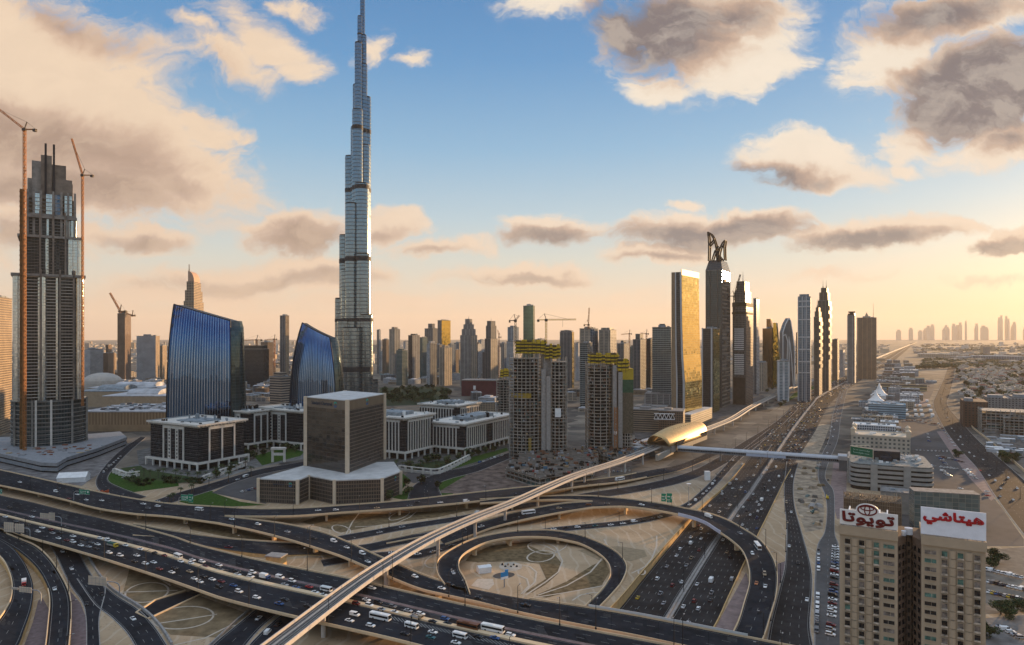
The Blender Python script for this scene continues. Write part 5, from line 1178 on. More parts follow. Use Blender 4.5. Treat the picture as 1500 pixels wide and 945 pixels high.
sk_ = [  # label, ul, uc, ur, vt, Y, mat, rot, tiers, mast
 ("slender tower catching pink light just right of the supertall", 552, 555, 557.6, 483, 2700, ['greyd', 'white'], -30, (), None),
 ("brown block between the slender pink-lit tower and the twin-stepped beige one", 560, 566, 569.5, 497, 2700, 'brown', -30, (), None),
 ("beige twin-stepped tower, first tall one right of the supertall", 570, 578, 586, 482, 2300, ['beige', 'grey'], -30, ((479, .55),), None),
 ("short teal tower with a ribbed domed top by the lake", 580.5, 589, 597, 513, 2050, 'teal', -30, ((511, .7),), None),
 ("pale slab behind the ribbed teal tower", 591, 594, 599, 500, 2900, 'white', -30, (), None),
 ("dark grey stepped slab right of the ribbed teal tower", 598, 604, 615, 491, 2250, ['dark', 'grey'], -30, ((489, .6),), None),
 ("teal grey slab left of the curved crown tower", 615, 619, 626, 494, 2400, 'teal', -30, (), None),
 ("grey block with raised core behind the curved crown tower", 622, 634, 642, 481, 2900, 'greyd', -30, ((474, .5),), None),
 ("gold-faced tower with slanted top above the lakeside cluster", 641, 647, 660, 469, 2700, ['greyd', 'gold'], -30, (), None),
 ("white-ribbed tower with a round curved crown in the lakeside cluster", 625, 630, 640, 503, 2000, ['white', 'greyd'], -30, ((500, .6),), None),
 ("beige twin-bay tower in front of the gold-faced one", 643, 651, 662, 509, 2050, 'beige', -30, ((506, .6),), None),
 ("blue grey slab right behind the beige twin-bay tower", 656, 660, 667, 504, 2400, 'blue', -30, (), None),
 ("reddish brown block left of the first ornate stepped tower", 664, 668, 672, 512, 2500, 'brown', -30, (), None),
 ("ornate stepped tower with a small dome, the left one of the pair beyond the lake", 674, 690, 699, 491, 2000, ['grey', 'beige'], -30, ((482, .82), (475, .62), (467, .42)), 463),
 ("white slab wedged between the two ornate stepped towers", 700, 705, 710, 498, 2700, 'white', -30, (), None),
 ("ornate stepped tower with a small dome, the right one of the pair beyond the lake", 710, 719, 729, 496, 2050, ['greyd', 'beige'], -30, ((477, .82), (470, .66)), 465),
 ("dark blue tower with a curved top behind the left concrete tower's crane", 743.5, 752, 760, 479, 2300, 'blue', -30, ((477, .6),), None),
 ("white low slab behind the left concrete tower's yellow formwork", 742, 752, 762, 500, 2000, 'white', -30, (), None),
 ("tall dark green glass slab rising between the two cranes", 766.5, 781, 783.5, 447.5, 1900, 'green', -20, (), None),
 ("grey low slab at the tall green tower's right foot", 783, 790, 799, 497, 2100, 'grey', -30, (), None),
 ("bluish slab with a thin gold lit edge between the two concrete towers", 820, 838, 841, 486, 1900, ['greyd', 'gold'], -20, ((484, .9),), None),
 ("pale slim slab right of the gold-edged one", 843, 847, 850, 502, 2300, 'white', -30, (), None),
 ("beige-topped grey slab behind the right concrete tower, crane above it", 849, 865, 876, 481, 1600, ['beige', 'blue'], -30, ((479, .5),), None),
 ("curved green banded glass tower standing in front of the beige-topped slab", 849.5, 860, 868, 502, 1400, 'banded', -25, (), None),
 ("beige slab with a bare concrete top behind the right concrete tower", 877, 894, 903, 483, 1600, ['beige', 'grey'], -25, ((480, .75),), None),
 ("dark block right of the beige slab with the bare top", 904, 914, 922, 503, 1900, 'greyd', -30, ((499, .4),), None),
 ("dark blue grey tower with a raised top left of the green banded block", 927, 938, 946, 497, 1750, 'greyd', -30, ((489, .6),), None),
 ("plain dark slab squeezed left of the green banded block", 947, 953, 957, 496, 1750, 'dark', -30, (), None),
 ("wide green banded glass block left of the gold tower", 955.5, 983, 988, 479, 1500, 'banded', -15, ((474, .3),), None),
]
for lab, ul, uc, ur, vt, Yk, m, rt, ti, ms in sk_: tower(lab, ul, uc, ur, vt, Yk, m, rot=rt, tiers=ti, mast=ms)
fillm = ['beige', 'grey', 'greyd', 'white', 'teal', 'tan', 'blue', 'dark']
for i in range(44):
    u = 556+i*9.9+rnd.uniform(-4, 4); wpx = rnd.uniform(7, 15); Yk = rnd.uniform(2300, 3400); vt = rnd.uniform(500, 519)
    if 905 < u < 925: vt += 5
    tower("hazy mid-rise block filling the second row of the central skyline", u, u+wpx*.62, u+wpx, vt, Yk, [rnd.choice(fillm), rnd.choice(fillm)], rot=rnd.choice([-30, -25, -35]), tiers=((vt-rnd.uniform(1, 3), rnd.uniform(.3, .6)),), group="mid-rise blocks in the second skyline row", dmax=40)
for i in range(14):
    u = 120+i*9+rnd.uniform(-3, 3)
    if 165 < u < 202 : continue
    tower("hazy block in the dusty row behind the mall", u, u+4, u+rnd.uniform(7, 11), rnd.uniform(512, 524), rnd.uniform(2500, 3400), [rnd.choice(fillm), 'tan'], rot=12, group="hazy blocks behind the mall", dmax=40)
# small cranes in the skyline
crane("dark luffing crane over the left concrete tower's formwork", 755, 830, 140, 470, (6, -8), m=CRD, th=2.0)
crane("yellow hammerhead crane with a long level jib above the left concrete tower", 800, 850, 140, 469, (44, -1), m=CRY, th=2.0, counter=.3)
crane("lone raised crane jib above the beige-topped slab", 862, 1600, zat(482, 1600), 476, (1, -25), m=CRO, th=3)
crane("pale crane on the skyline between the right ornate tower and dark blue tower", 731, 2400, 0, 494, (-2, -11), m=CRO, th=4)
crane("thin hammerhead crane on the hazy skyline right of the dark block", 922, 2600, 0, 489, (-12, 1), m=CRO, th=4)
crane("thin hammerhead crane beside the dark blue grey tower", 947, 2500, 0, 489, (-9, -1), m=CRO, th=4)
crane("thin hammerhead crane over the wide dark low block", 376, 2200, 0, 498, (-28, 1), m=CRO, th=4)
crane("thin hammerhead crane beside the brick-red block", 402, 2300, 0, 497, (-14, 1), m=CRO, th=4)

# --- concrete frames with yellow climbing formwork
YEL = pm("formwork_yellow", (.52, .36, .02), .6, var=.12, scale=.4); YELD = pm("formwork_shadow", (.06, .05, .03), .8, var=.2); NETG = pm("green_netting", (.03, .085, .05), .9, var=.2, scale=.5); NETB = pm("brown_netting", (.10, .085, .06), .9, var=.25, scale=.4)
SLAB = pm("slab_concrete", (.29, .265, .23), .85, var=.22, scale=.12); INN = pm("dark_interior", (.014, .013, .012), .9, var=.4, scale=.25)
def slabs(t, poly, z0, z1, pitch, cols=6, name="floor_slab"):
    c = (sum(p[0] for p in poly)/len(poly), sum(p[1] for p in poly)/len(poly)); sc = lambda f: [(c[0]+(x-c[0])*f, c[1]+(y-c[1])*f) for x, y in poly]
    mb = MB(); z = z0
    while z < z1: mb.prism(poly, z, z+.75, bottom=True); z += pitch
    mb.build(name, SLAB, t)
    mb = MB(); mb.prism(sc(.70), z0, z1-pitch); mb.build("dark_interior", INN, t)  # near-black block paints in the shade inside the open floors
    mb = MB(); pin = sc(.975); per = 0
    for i in range(len(pin)):
        a, b = Vector(pin[i]), Vector(pin[(i+1) % len(pin)]); l = (b-a).length; n = max(1, int(l/cols)) if l > cols*.7 else 1
        for j in range(n):
            if l < cols*.7 and i % 2: continue
            p = a.lerp(b, j/n); mb.box(p.x-.42, p.x+.42, p.y-.42, p.y+.42, z0, z1+rnd.uniform(.8, 3.5))
    mb.build("column", SLAB, t)
    mb = MB()      # edge barriers, plywood and odd panels between floors
    for i in range(150):
        f = rnd.random(); k_ = int(f*len(poly)); a, b = Vector(poly[k_]), Vector(poly[(k_+1) % len(poly)]); z = z0+pitch*int(rnd.uniform(0, (z1-z0)/pitch)); s0 = rnd.uniform(0, .7); s1 = min(1, s0+rnd.uniform(.1, .5)); p, q = a.lerp(b, s0), a.lerp(b, s1)
        p, q = p.lerp(Vector(c), .03), q.lerp(Vector(c), .03); h_ = rnd.uniform(.9, 3.1); mb.quad([(p.x, p.y, z+.56), (q.x, q.y, z+.56), (q.x, q.y, z+.56+h_), (p.x, p.y, z+.56+h_)], rnd.randrange(4))
    mb.build("edge_screen", [pm("ply_sheet", (.24, .17, .10), .9, var=.2), pm("grey_sheet", (.22, .22, .22), .8, var=.2), pm("rust_sheet", (.16, .07, .045), .9, var=.2), pm("teal_sheet", (.07, .13, .13), .8, var=.2)], t)
def formwork(t, x0, x1, y0, y1, z0, z1):
    mb = MB(); n = max(3, int((z1-z0)/3.6)); x = x0; hh = (z1-z0)/n
    while x < x1-1:      # climbing units of different width and height, three decks each
        xb = min(x1, x+rnd.uniform(4, 8)); top = z1+rnd.uniform(-3.2, 2.0); sh = rnd.uniform(-.8, .8)
        for i in range(n):
            za = z0+sh+hh*i; e = rnd.uniform(.4, 1.6)
            if za > top: break
            mb.box(x+.1, xb-.1, y0-e, y0-.05, za, za+hh*rnd.uniform(.32, .62), 0, bottom=True); mb.box(x+.1, xb-.1, y1+.05, y1+e, za, za+hh*.5, 0, bottom=True)
            if i == n-1 and rnd.random() < .6: mb.box(x+.5, xb-.5, y0-.6, y0-.3, za+hh*.6, za+hh*1.2, 0)
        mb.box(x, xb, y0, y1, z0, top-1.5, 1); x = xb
    for xx, s_ in ((x0, -1), (x1, 1)):
        y = y0
        while y < y1-1:
            yb = min(y1, y+rnd.uniform(4, 7))
            for i in range(n): za = z0+rnd.uniform(-.6, .6)+hh*i; e = rnd.uniform(.4, 1.4)*s_; mb.box(min(xx, xx+e)+(.05 if s_ > 0 else 0), max(xx, xx+e)-(.05 if s_ < 0 else 0), y+.1, yb-.1, za, za+hh*rnd.uniform(.35, .6), 0, bottom=True)
            y = yb
    for i in range(int((x1-x0)/5)+1): x = x0+5*i; mb.box(x-.2, x+.2, y0-1.9, y0-1.65, z0-3, z1+rnd.uniform(.5, 4), 1)
    mb.build("formwork", [YEL, YELD], t)
def conctower(label, Y, blocks, core, forms, v0, extra=None):
    k = Y/F; u0 = blocks[0][0]; t = thing("concrete_tower", label, "unfinished tower", (XU(u0, Y), Y, 0)); UXX = lambda u: (u-u0)*k
    for ua, ub, vt, bulge, dep, yo in blocks:
        xa, xb = UXX(ua), UXX(ub); n = 8; poly = [(xa+(xb-xa)*i/n, yo-bulge*math.sin(math.pi*i/n)) for i in range(n+1)]+[(xb, yo+dep), (xa, yo+dep)]
        slabs(t, poly, .1, zat(vt, Y), 4.05, 7)
    for ua, ub, vt, y0, y1 in core: mb = MB(); mb.box(UXX(ua), UXX(ub), y0, y1, -.2, zat(vt, Y)); mb.build("core_wall", CONCG, t)
    for ua, ub, va, vb, y0, y1 in forms: formwork(t, UXX(ua), UXX(ub), y0, y1, zat(vb, Y), zat(va, Y))
    return t, UXX
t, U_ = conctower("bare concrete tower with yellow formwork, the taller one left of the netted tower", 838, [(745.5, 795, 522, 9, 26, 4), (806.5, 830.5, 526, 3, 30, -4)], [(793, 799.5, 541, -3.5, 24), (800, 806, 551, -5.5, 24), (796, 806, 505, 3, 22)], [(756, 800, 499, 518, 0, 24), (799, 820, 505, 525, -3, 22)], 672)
mb = MB(); mb.box(U_(812.5), U_(821), -8.2, -7.9, zat(610, 838), zat(597, 838)); mb.build("white_banner", WHITE, t)
mb = MB(); mb.lattice((U_(776), -9, 0), (U_(776), -9, 26), 2.4, .5); mb.build("hoist_mast", CRY, t)
mb = MB(); mb.prism([(U_(749)+i*(U_(778)-U_(749))/8, 4-9*math.sin(math.pi*i/13)-.35) for i in range(9)]+[(U_(778), 4.5), (U_(749), 4.5)], zat(583, 838), zat(576, 838)); mb.build("yellow_screen", pm("dull_yellow", (.28, .19, .03), .8, var=.2), t)
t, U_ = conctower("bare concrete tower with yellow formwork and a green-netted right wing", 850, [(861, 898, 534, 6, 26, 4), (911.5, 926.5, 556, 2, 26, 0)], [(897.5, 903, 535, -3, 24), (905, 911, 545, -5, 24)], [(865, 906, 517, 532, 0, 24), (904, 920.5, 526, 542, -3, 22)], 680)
mb = MB(); mb.box(U_(911)-.3, U_(927)+.3, -2.9, 27, zat(556, 850), zat(540, 850), 0); mb.box(U_(911)-.2, U_(927)+.2, -2.8, 27, zat(575, 850), zat(556.1, 850), 1); mb.box(U_(911)-.2, U_(927)+.2, -2.7, 27, zat(634, 850), zat(575.1, 850), 2); mb.build("netting", [pm("yellow_net", (.40, .29, .03), .8, var=.1), NETG, NETB], t)
mb = MB(); mb.lattice((U_(900.5), -9, 0), (U_(900.5), -9, 62), 3.0, .6); mb.build("hoist_mast", CRO, t); mb = MB(); mb.box(U_(897.5), U_(902.5), -10, -9.5, zat(635, 850), zat(630, 850)); mb.build("white_panel", WHITE, t)
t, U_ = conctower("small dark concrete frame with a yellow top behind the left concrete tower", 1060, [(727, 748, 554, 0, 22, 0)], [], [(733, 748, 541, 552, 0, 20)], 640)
# messy construction decks under them
for lab, pts, h in (("cluttered bare concrete podium deck below the left concrete tower", [(740, 700), (790, 716), (868, 702), (878, 676), (830, 668), (760, 676)], 9), ("cluttered concrete podium deck below the netted concrete tower", [(850, 668), (900, 684), (955, 668), (940, 656), (880, 655)], 9)):
    c = at(*pts[0]); t = thing("podium_deck", lab, "podium deck", c); pq = [(p.x-c.x, p.y-c.y) for p in (at(u, v) for u, v in pts)]; slabs(t, pq, .1, h+.1, 4.4, 7); mb = MB(); mb.prism(pq, h-.2+.9, h+.35+.9); mb.build("deck_cover", pm("deck_cover_dark", (.10, .085, .07), .95, var=.4, scale=.25), t)
    mb = MB(); xs = [p[0] for p in pq]; ys = [p[1] for p in pq]
    for i in range(320):
        x, y = rnd.uniform(min(xs), max(xs)), rnd.uniform(min(ys), max(ys))
        if inpoly(x, y, pq): s = rnd.uniform(.4, 2.6); a_ = rnd.uniform(.3, 1); mb.box(x-s, x+s, y-s*a_, y+s*a_, h+1.25, h+1.5+rnd.uniform(.3, 2.4), rnd.choice([0, 1, 2, 2, 3, 3, 4, 4, 4, 5, 5, 5, 5, 5, 5]))
    mb.build("site_clutter", [pm("site_red", (.20, .035, .03), .8, var=.2), pm("site_blue", (.05, .12, .18), .8, var=.2), pm("site_grey", (.25, .25, .25), .8, var=.3), pm("site_timber", (.28, .19, .10), .9, var=.2), pm("site_rust", (.16, .075, .045), .9, var=.2), INN], t)['kind'] = 'stuff'
# --- right-hand cluster
Y = 1136; X0, w_, d_ = solve(983.5, 1003.5, 1028.5, Y, -35, 105)
t = thing("gold_tower", "tall tower with a mirror gold right face and kinked pale frame on its dark front", "glass tower", (X0, Y, 0), -35)
# kinked body: waist at one third of the height
lv = [(-.3, .0), (zat(560, Y), 0.0), (zat(520, Y), -3.2), (zat(470, Y), -5.0), (zat(398, Y), -6.0)]
def ringz(dxk): return [(-w_, 0), (dxk, 0), (dxk, d_), (-w_, d_)]
mb = MB()
for (z0, k0), (z1_, k1) in zip(lv, lv[1:]):
    i0 = len(mb.f); mb.prism(ringz(k0), z0, z1_, 0, top=ringz(k1), cap=False); mb.m[i0] = 0; mb.m[i0+1] = 1; mb.m[i0+2] = 0; mb.m[i0+3] = 0
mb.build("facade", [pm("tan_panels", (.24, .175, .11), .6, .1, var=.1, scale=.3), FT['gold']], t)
mb = MB(); zt = zat(402, Y); mb.quad([(-w_, 0, zt), (-6, 0, zt), (-6, d_, zat(395, Y)), (-w_, d_, zt)]); mb.prism([(-6.9, -.4), (-5.6, -.4), (-5.6, d_), (-6.9, d_)], zat(400, Y)-3, zat(394, Y), 0); mb.build("roof", STEELD, t)
mb = MB()
for (z0, k0), (z1_, k1) in zip(lv, lv[1:]):
    for f0, f1, mi, y in ((.36, .46, 0, -.5), (.46, .84, 1, -.25), (.84, .985, 0, -.5)):
        a0, a1 = -w_+(w_+k0)*f0, -w_+(w_+k0)*f1; b0, b1 = -w_+(w_+k1)*f0, -w_+(w_+k1)*f1
        mb.prism([(a0, y), (a1, y), (a1, -.01), (a0, -.01)], z0, z1_, mi, top=[(b0, y), (b1, y), (b1, -.01), (b0, -.01)])
mb.build("front_frame", [FRAMEW, FT['dark']], t)
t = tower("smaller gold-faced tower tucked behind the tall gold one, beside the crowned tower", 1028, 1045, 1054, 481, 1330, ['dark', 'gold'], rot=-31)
w2, d2, z2 = t['_dim']; mb = MB(); mb.box(-w2*.22, -w2*.08, -.5, -.02, 0, z2+1); mb.box(-w2, -w2*.9, -.5, -.02, 0, z2+1); mb.build("front_frame", FRAMEW, t)
t = thing("car_park_block", "banded low block at the foot of the tall gold tower", "building", at(1012, 628), -31); mb = MB(); mb.box(-14, 0, 0, 130, -.2, 22); mb.build("facade", fm('slit', (.30, .24, .17), (.03, .03, .03), fl=3.4, bay=60, wv=.5, wh=.0, metal=0, rough=.6), t); mb = MB(); mb.box(-14.4, .4, -.4, 130.4, 22, 23, bottom=True); mb.build("roof", ROOFW, t)
# dark tower with claw crown
Y = 1420; t = tower("very tall dark tower topped by an open claw-like crown", 1033.5, 1058, 1073, 395, Y, [fm('night', (.075, .08, .085), (.035, .05, .06), fl=4, bay=1.5, wv=.1, wh=.12, metal=.65, rough=.08), fm('nightr', (.20, .165, .13), (.05, .05, .05), fl=8, bay=4, wv=.4, wh=.25, metal=.4, rough=.15)], rot=-31, dmax=70)
w_, d_, z1 = t['_dim']; zc = zat(380, Y); mb = MB(); mb.prism([(-w_, 0), (0, 0), (0, d_), (-w_, d_)], z1+.02, zc, top=[(-w_*.86, d_*.12), (-w_*.14, d_*.12), (-w_*.14, d_*.88), (-w_*.86, d_*.88)]); mb.build("shoulder", FT['dark'], t)
mb = MB()
XC = lambda u: -w_*(1058-u)/24.5
horns = ([(1037, 381), (1037.6, 362), (1037.2, 348), (1036, 338)], [(1036, 338), (1040.5, 341), (1044.5, 348), (1047.5, 358), (1049, 369), (1049.5, 381)], [(1051, 381), (1052.5, 369), (1055, 360), (1058, 355), (1061, 352)], [(1061, 352), (1059.8, 362), (1060, 372), (1060.5, 381)],
         [(1037.6, 358), (1045, 350)], [(1042, 381), (1046, 368), (1052, 360)], [(1046, 366), (1052, 374), (1057, 381)], [(1055, 360), (1060, 362)])
for yy in (d_*.06, d_*.26):
    for pts in horns:
        for (a, va), (b, vb) in zip(pts, pts[1:]): mb.bar((XC(a), yy, zat(va, Y)), (XC(b), yy, zat(vb, Y)), 2.7, 0, 2.7)
for u, va in ((1036, 338), (1044.5, 348), (1061, 352), (1048.5, 364), (1053, 366), (1037.6, 360)): mb.bar((XC(u), d_*.06, zat(va, Y)), (XC(u), d_*.26, zat(va, Y)), 1.6)
mb.build("claw_crown", pm("crown_black", (.02, .019, .018), .7, var=0, spec=.1), t)
mb = MB()
for i in range(16): z = 20+i*16; y = d_*.15 if i % 2 else d_*.6; mb.box(.02, 2.2, y, y+d_*.25, z, z+9); mb.box(-w_-1.8, -w_-.02, y, y+d_*.2, z, z+9)
for x in (-w_*.95, -w_*.72, -w_*.28, -w_*.05): mb.box(x-.6, x+.6, -1.0, -.02, 0, z1)
mb.build("facade_rib", pm("rib_bronze", (.10, .085, .07), .7, var=.1, spec=.15), t)
# tower under construction with lattice openings
Y = 1470; t = tower("dark half-clad tower with white hatched lattice patches and a crane, right of the crowned one", 1073, 1093, 1105, 445, Y, [facade("half_clad", (.20, .185, .165), (.012, .013, .014), fl=4, bay=3, wv=.25, wh=.35, metal=.1, rough=.4, vary=.6), 'dark'][:1]+[FT['brown']], rot=-31, tiers=((426, .78), (411, .62)), mast=395)
w_, d_, z1 = t['_dim']; mb = MB()
for va, vb in ((482, 512), (520, 548)):
    for i in range(9):
        for j in range(11): x = -w_*.82+w_*.62*i/8; z = zat(vb, Y)+(zat(va, Y)-zat(vb, Y))*j/10; mb.box(x-.9, x+.9, -.5, -.02, z-1.2, z+1.2)
mb.build("white_lattice", WHITE, t)
mb = MB(); mb.box(-w_*1.02, w_*.02, -1, d_*1.02, zat(449, Y), zat(443, Y)); mb.box(-w_-1.2, 1.2, -1.2, d_+1.2, zat(460, Y), zat(457, Y)); mb.build("formwork", YELD, t)
mb = MB(); mb.box(-w_*.95, -w_*.05, -.8, -.02, zat(592, Y), zat(553, Y)); mb.build("net_screen", pm("dark_net", (.05, .04, .035), .9, var=.2), t)
crane("dark luffing crane on the left corner of the half-clad lattice tower", 1075.5, 1455, zat(470, 1455), 434, (9, -32), m=CRD, th=3)
for a in [("pale sunlit slab half hidden right of the half-clad lattice tower", 1103.5, 1108, 1112.5, 437, 1750, ['greyd', 'white'], -31, (), None),
          ("small beige podium block at the pale sunlit slab's foot", 1108, 1118, 1124, 531, 1850, 'beige', -31, (), None),
          ("slender slab behind the blue glass office tower's left side", 1166, 1168, 1171, 487, 2700, 'brown', -31, (), None),
          ("squat brown tower right of the dark twin stepped towers", 1219, 1226, 1230.5, 497, 2300, 'brown', -31, (), None),
          ("cream low block between the squat brown tower and the disc-topped one", 1230, 1235, 1242, 513, 2500, 'white', -31, (), None),
          ("pale arcade block right of the disc-topped tower", 1255, 1262, 1280, 512, 2600, 'white', -31, (), None)]: tower(a[0], a[1], a[2], a[3], a[4], a[5], a[6], rot=a[7], tiers=a[8], mast=a[9])
# faceted gold-brown tower
Y = 1980; t = tower("faceted brown and gold glass tower with a raised grey core", 1117, 1131, 1138, 481, Y, [pm("bronze_mirror_panel", (.20, .12, .06), .12, .8, var=.1, scale=.05), FT['dark']], rot=-31, tiers=((467, .45),))
w_, d_, z1 = t['_dim']; mb = MB(); mb.prism([(2, 4), (26, 4), (26, 30), (2, 30)], -.2, z1+16, top=[(2, 4), (10, 4), (10, 30), (2, 30)]); mb.build("slanted_wing", FT['gold'], t)
# curved white arch tower
Y = 2050; k = Y/F; t = thing("arch_tower", "pale tower with a curved pointed arch outline right of the faceted gold one", "tower", (XU(1155, Y), Y, 0)); mb = MB()
prl = [(-18, 0), (-17, 40), (-17, zat(487, Y)), (-8, zat(474, Y)), (1, zat(466, Y)), (6, zat(470, Y)), (12, zat(488, Y)), (17, zat(510, Y)), (18, 0)]
n = len(prl)
for i in range(n-1): (x0, z0), (x1, z1_) = prl[i], prl[i+1]; mb.quad([(x0, 0, z0), (x1, 0, z1_), (x1, 26, z1_), (x0, 26, z0)])
mb.quad([(x, 0, z) for x, z in prl]); mb.quad([(x, 26, z) for x, z in prl][::-1]); mb.build("facade", FT['greyd'], t)
mb = MB()
for pts in (prl, [(-17, zat(492, Y)), (-9, zat(490, Y)), (-3, zat(500, Y)), (-4, zat(520, Y)), (-7, 0)], [(14, 0), (8, zat(520, Y)), (1, zat(492, Y)), (2, 0)]):
    for (a, b), (c, d) in zip(pts, pts[1:]): mb.bar((a, -.8, b), (c, -.8, d), 2.2, 0, 2.2)
mb.build("arch_rib", WHITE, t)
tower("white office block with three blue window bands below the arch tower", 1139, 1156, 1163, 529, 1560, [fm('triple', (.55, .57, .58), (.08, .16, .22), fl=3.4, bay=11, wv=.25, wh=.38, metal=.4, rough=.1), FT['blue']], rot=-20, cat="building", name="office_block")
t = tower("tall blue glass tower with white horizontal belts beside the highway curve", 1169, 1187, 1192, 434, 1560, ['blue', 'beige'], rot=-25, tiers=((430.5, .8),), dmax=60)
w_, d_, z1 = t['_dim']; mb = MB()
for v in (441, 449, 468, 494, 512, 530, 546): z = zat(v, 1560); mb.box(-w_-.4, .4, -.9, -.02, z-1.3, z+1.3)
for x in (-w_, -w_*.66, -w_*.33, -.0): mb.box(x-.7, x+.7, -.8, -.02, 0, z1)
mb.build("white_belt", FRAMEW, t)
for lab, ul, uc, ur, vts, Yk in (("dark stepped twin tower with two antennas, the nearer and shorter one", 1192, 1200, 1213, (464, 456, 450), 1700), ("dark stepped twin tower with two antennas, the taller one standing behind", 1198, 1214, 1221, (440, 428, 421), 1850)):
    t = tower(lab, ul, uc, ur, vts[0], Yk, [fm('jw', (.12, .105, .09), (.03, .032, .035), fl=3.6, bay=2.2, wv=.25, wh=.3, metal=.4, rough=.15, big=4), fm('jwr', (.24, .18, .12), (.05, .045, .04), fl=3.6, bay=2.2, wv=.3, wh=.3, metal=.3, rough=.2)], rot=-31, tiers=((vts[1], .8), (vts[2], .55)), dmax=60)
    w_, d_, z1 = t['_dim']; mb = MB(); zt = zat(vts[2], Yk)
    for f in (.35, .65): mb.cyl(-w_*f, d_*.5, 1.6, zt, zt+8, 8, r1=.5); mb.cyl(-w_*f, d_*.5, .5, zt+8, zt+22, 6, r1=.15)
    mb.build("antenna", STEELD, t); mb = MB()
    for i in range(7): z = z1*(.35+.09*i); mb.box(.02, 2.5, d_*.1, d_*.9, z, z+z1*.05)
    mb.build("side_tier", FT['jwr'], t)
t = tower("slim grey tower with a round disc on top near the far footbridge", 1241, 1252, 1255.8, 462, 2150, ['grey', 'white'], rot=-31, dmax=50); w_, d_, z1 = t['_dim']
mb = MB(); mb.box(-w_*.95, -w_*.05, d_*.1, d_*.9, z1+.02, z1+6); mb.cyl(-w_*.5, d_*.5, w_*.28, z1+6, z1+9, 16); mb.cyl(-w_*.5, d_*.5, w_*.42, z1+9, z1+13, 20, r1=w_*.5); mb.build("disc_top", STEELD, t)
t = tower("broad brown residential tower with a small pyramid, last tall one before the open desert", 1256, 1284, 1291, 465, 2350, [fm('bt', (.26, .18, .12), (.05, .045, .04), fl=3.5, bay=2.8, wv=.35, wh=.35, metal=.2, rough=.2, big=5), FT['tan']], rot=-25, dmax=70); w_, d_, z1 = t['_dim']
mb = MB(); mb.prism([(-w_*.62, d_*.2), (-w_*.38, d_*.2), (-w_*.38, d_*.5), (-w_*.62, d_*.5)], z1, z1+18, top=[(-w_*.51, d_*.34), (-w_*.49, d_*.34), (-w_*.49, d_*.36), (-w_*.51, d_*.36)]); mb.cyl(-w_*.15, d_*.3, .8, z1, z1+50, 6, r1=.3); mb.build("pyramid_top", TANS, t)
# colonial-style low blocks and grey sheds left of the gold tower
t = thing("orange_arcade", "orange-lit low arcaded mansion block left of the tall gold tower", "building", at(930, 563), -14); mb = MB(); mb.box(0, 110, 0, 30, -.2, 44)
for i in range(7): mb.box(i*16+2, i*16+12, -3, -.01, -.2, 38)
mb.build("facade", fm('arc', (.50, .33, .20), (.10, .06, .04), fl=5, bay=3.2, wv=.4, wh=.45, metal=0, rough=.5), t); mb = MB()
for i in range(7): mb.box(i*16+1, i*16+13, -4, 6, 44.01, 47)
mb.build("roof", CRM, t)
for lab, u, v, w1, d1, h1, m in (("long flat-roofed grey exhibition shed left of the tall gold tower", 944, 592, 62, 40, 22, 'grey'), ("cream low shed in front of the long grey exhibition shed", 930, 606, 60, 30, 14, 'beige'), ("tan car park building with dark slits beside the truss bridge", 925, 632, 56, 36, 34, 'slit'), ("brown podium block under the tall gold tower's left side", 965, 637, 36, 40, 36, 'brown')):
    t = thing("low_block", lab, "building", at(u, v), -18); mb = MB(); mb.box(0, w1, 0, d1, -.2, h1); mb.build("facade", FT[m], t); mb = MB(); mb.box(-.4, w1+.4, -.4, d1+.4, h1, h1+1.2, bottom=True); mb.box(w1*.2, w1*.5, d1*.3, d1*.7, h1+1.2, h1+3.5); mb.build("roof", ROOFT, t)
t = thing("truss_bridge", "white zigzag truss link bridge between the tan car park and gold tower", "link bridge", at(958, 640), -10); mb = MB()
for z in (26, 34): mb.box(0, 30, -1, 1, z, z+1)
for i in range(5): mb.bar((i*6, 0, 26.5), (i*6+3, 0, 34.5), .8); mb.bar((i*6+3, 0, 34.5), (i*6+6, 0, 26.5), .8)
mb.build("truss", WHITE, t); mb = MB(); mb.box(0, 30, 1.2, 6, 26, 34); mb.build("glazing", SHAD, t)
# --- shopping mall roofs behind the left tower
MALLW = pm("mall_roof_pale", (.42, .42, .43), .8, var=.2, scale=.05); MALLT = fm('mallw', (.36, .25, .15), (.22, .15, .09), fl=30, bay=5, wv=.35, wh=.5, metal=0, rough=.8, vary=.1)
t = thing("mall_wing", "long tan mall wall with pale cluttered roof left of the larger blue tower", "shopping mall", at(128, 632), 0); mb = MB(); mb.box(-10, 175, 0, 120, -.2, 30); mb.build("wall", MALLT, t); mb = MB(); mb.box(-10.5, 175.5, -.5, 120.5, 30, 31.5, bottom=True)
mb.build("roof", MALLW, t); mb = MB()
for i in range(90): x, y, s = rnd.uniform(-5, 165), rnd.uniform(4, 110), rnd.uniform(1.5, 7); mb.box(x, x+s*1.6, y, y+s, 31.5, 31.5+rnd.uniform(.6, 4), rnd.randrange(3))
mb.build_each("roof_item", [MALLW, ROOFM, pm("mall_dark_item", (.10, .10, .11), .9, var=.2)], t)  # pale, grey and dark roof items, tones picked at random
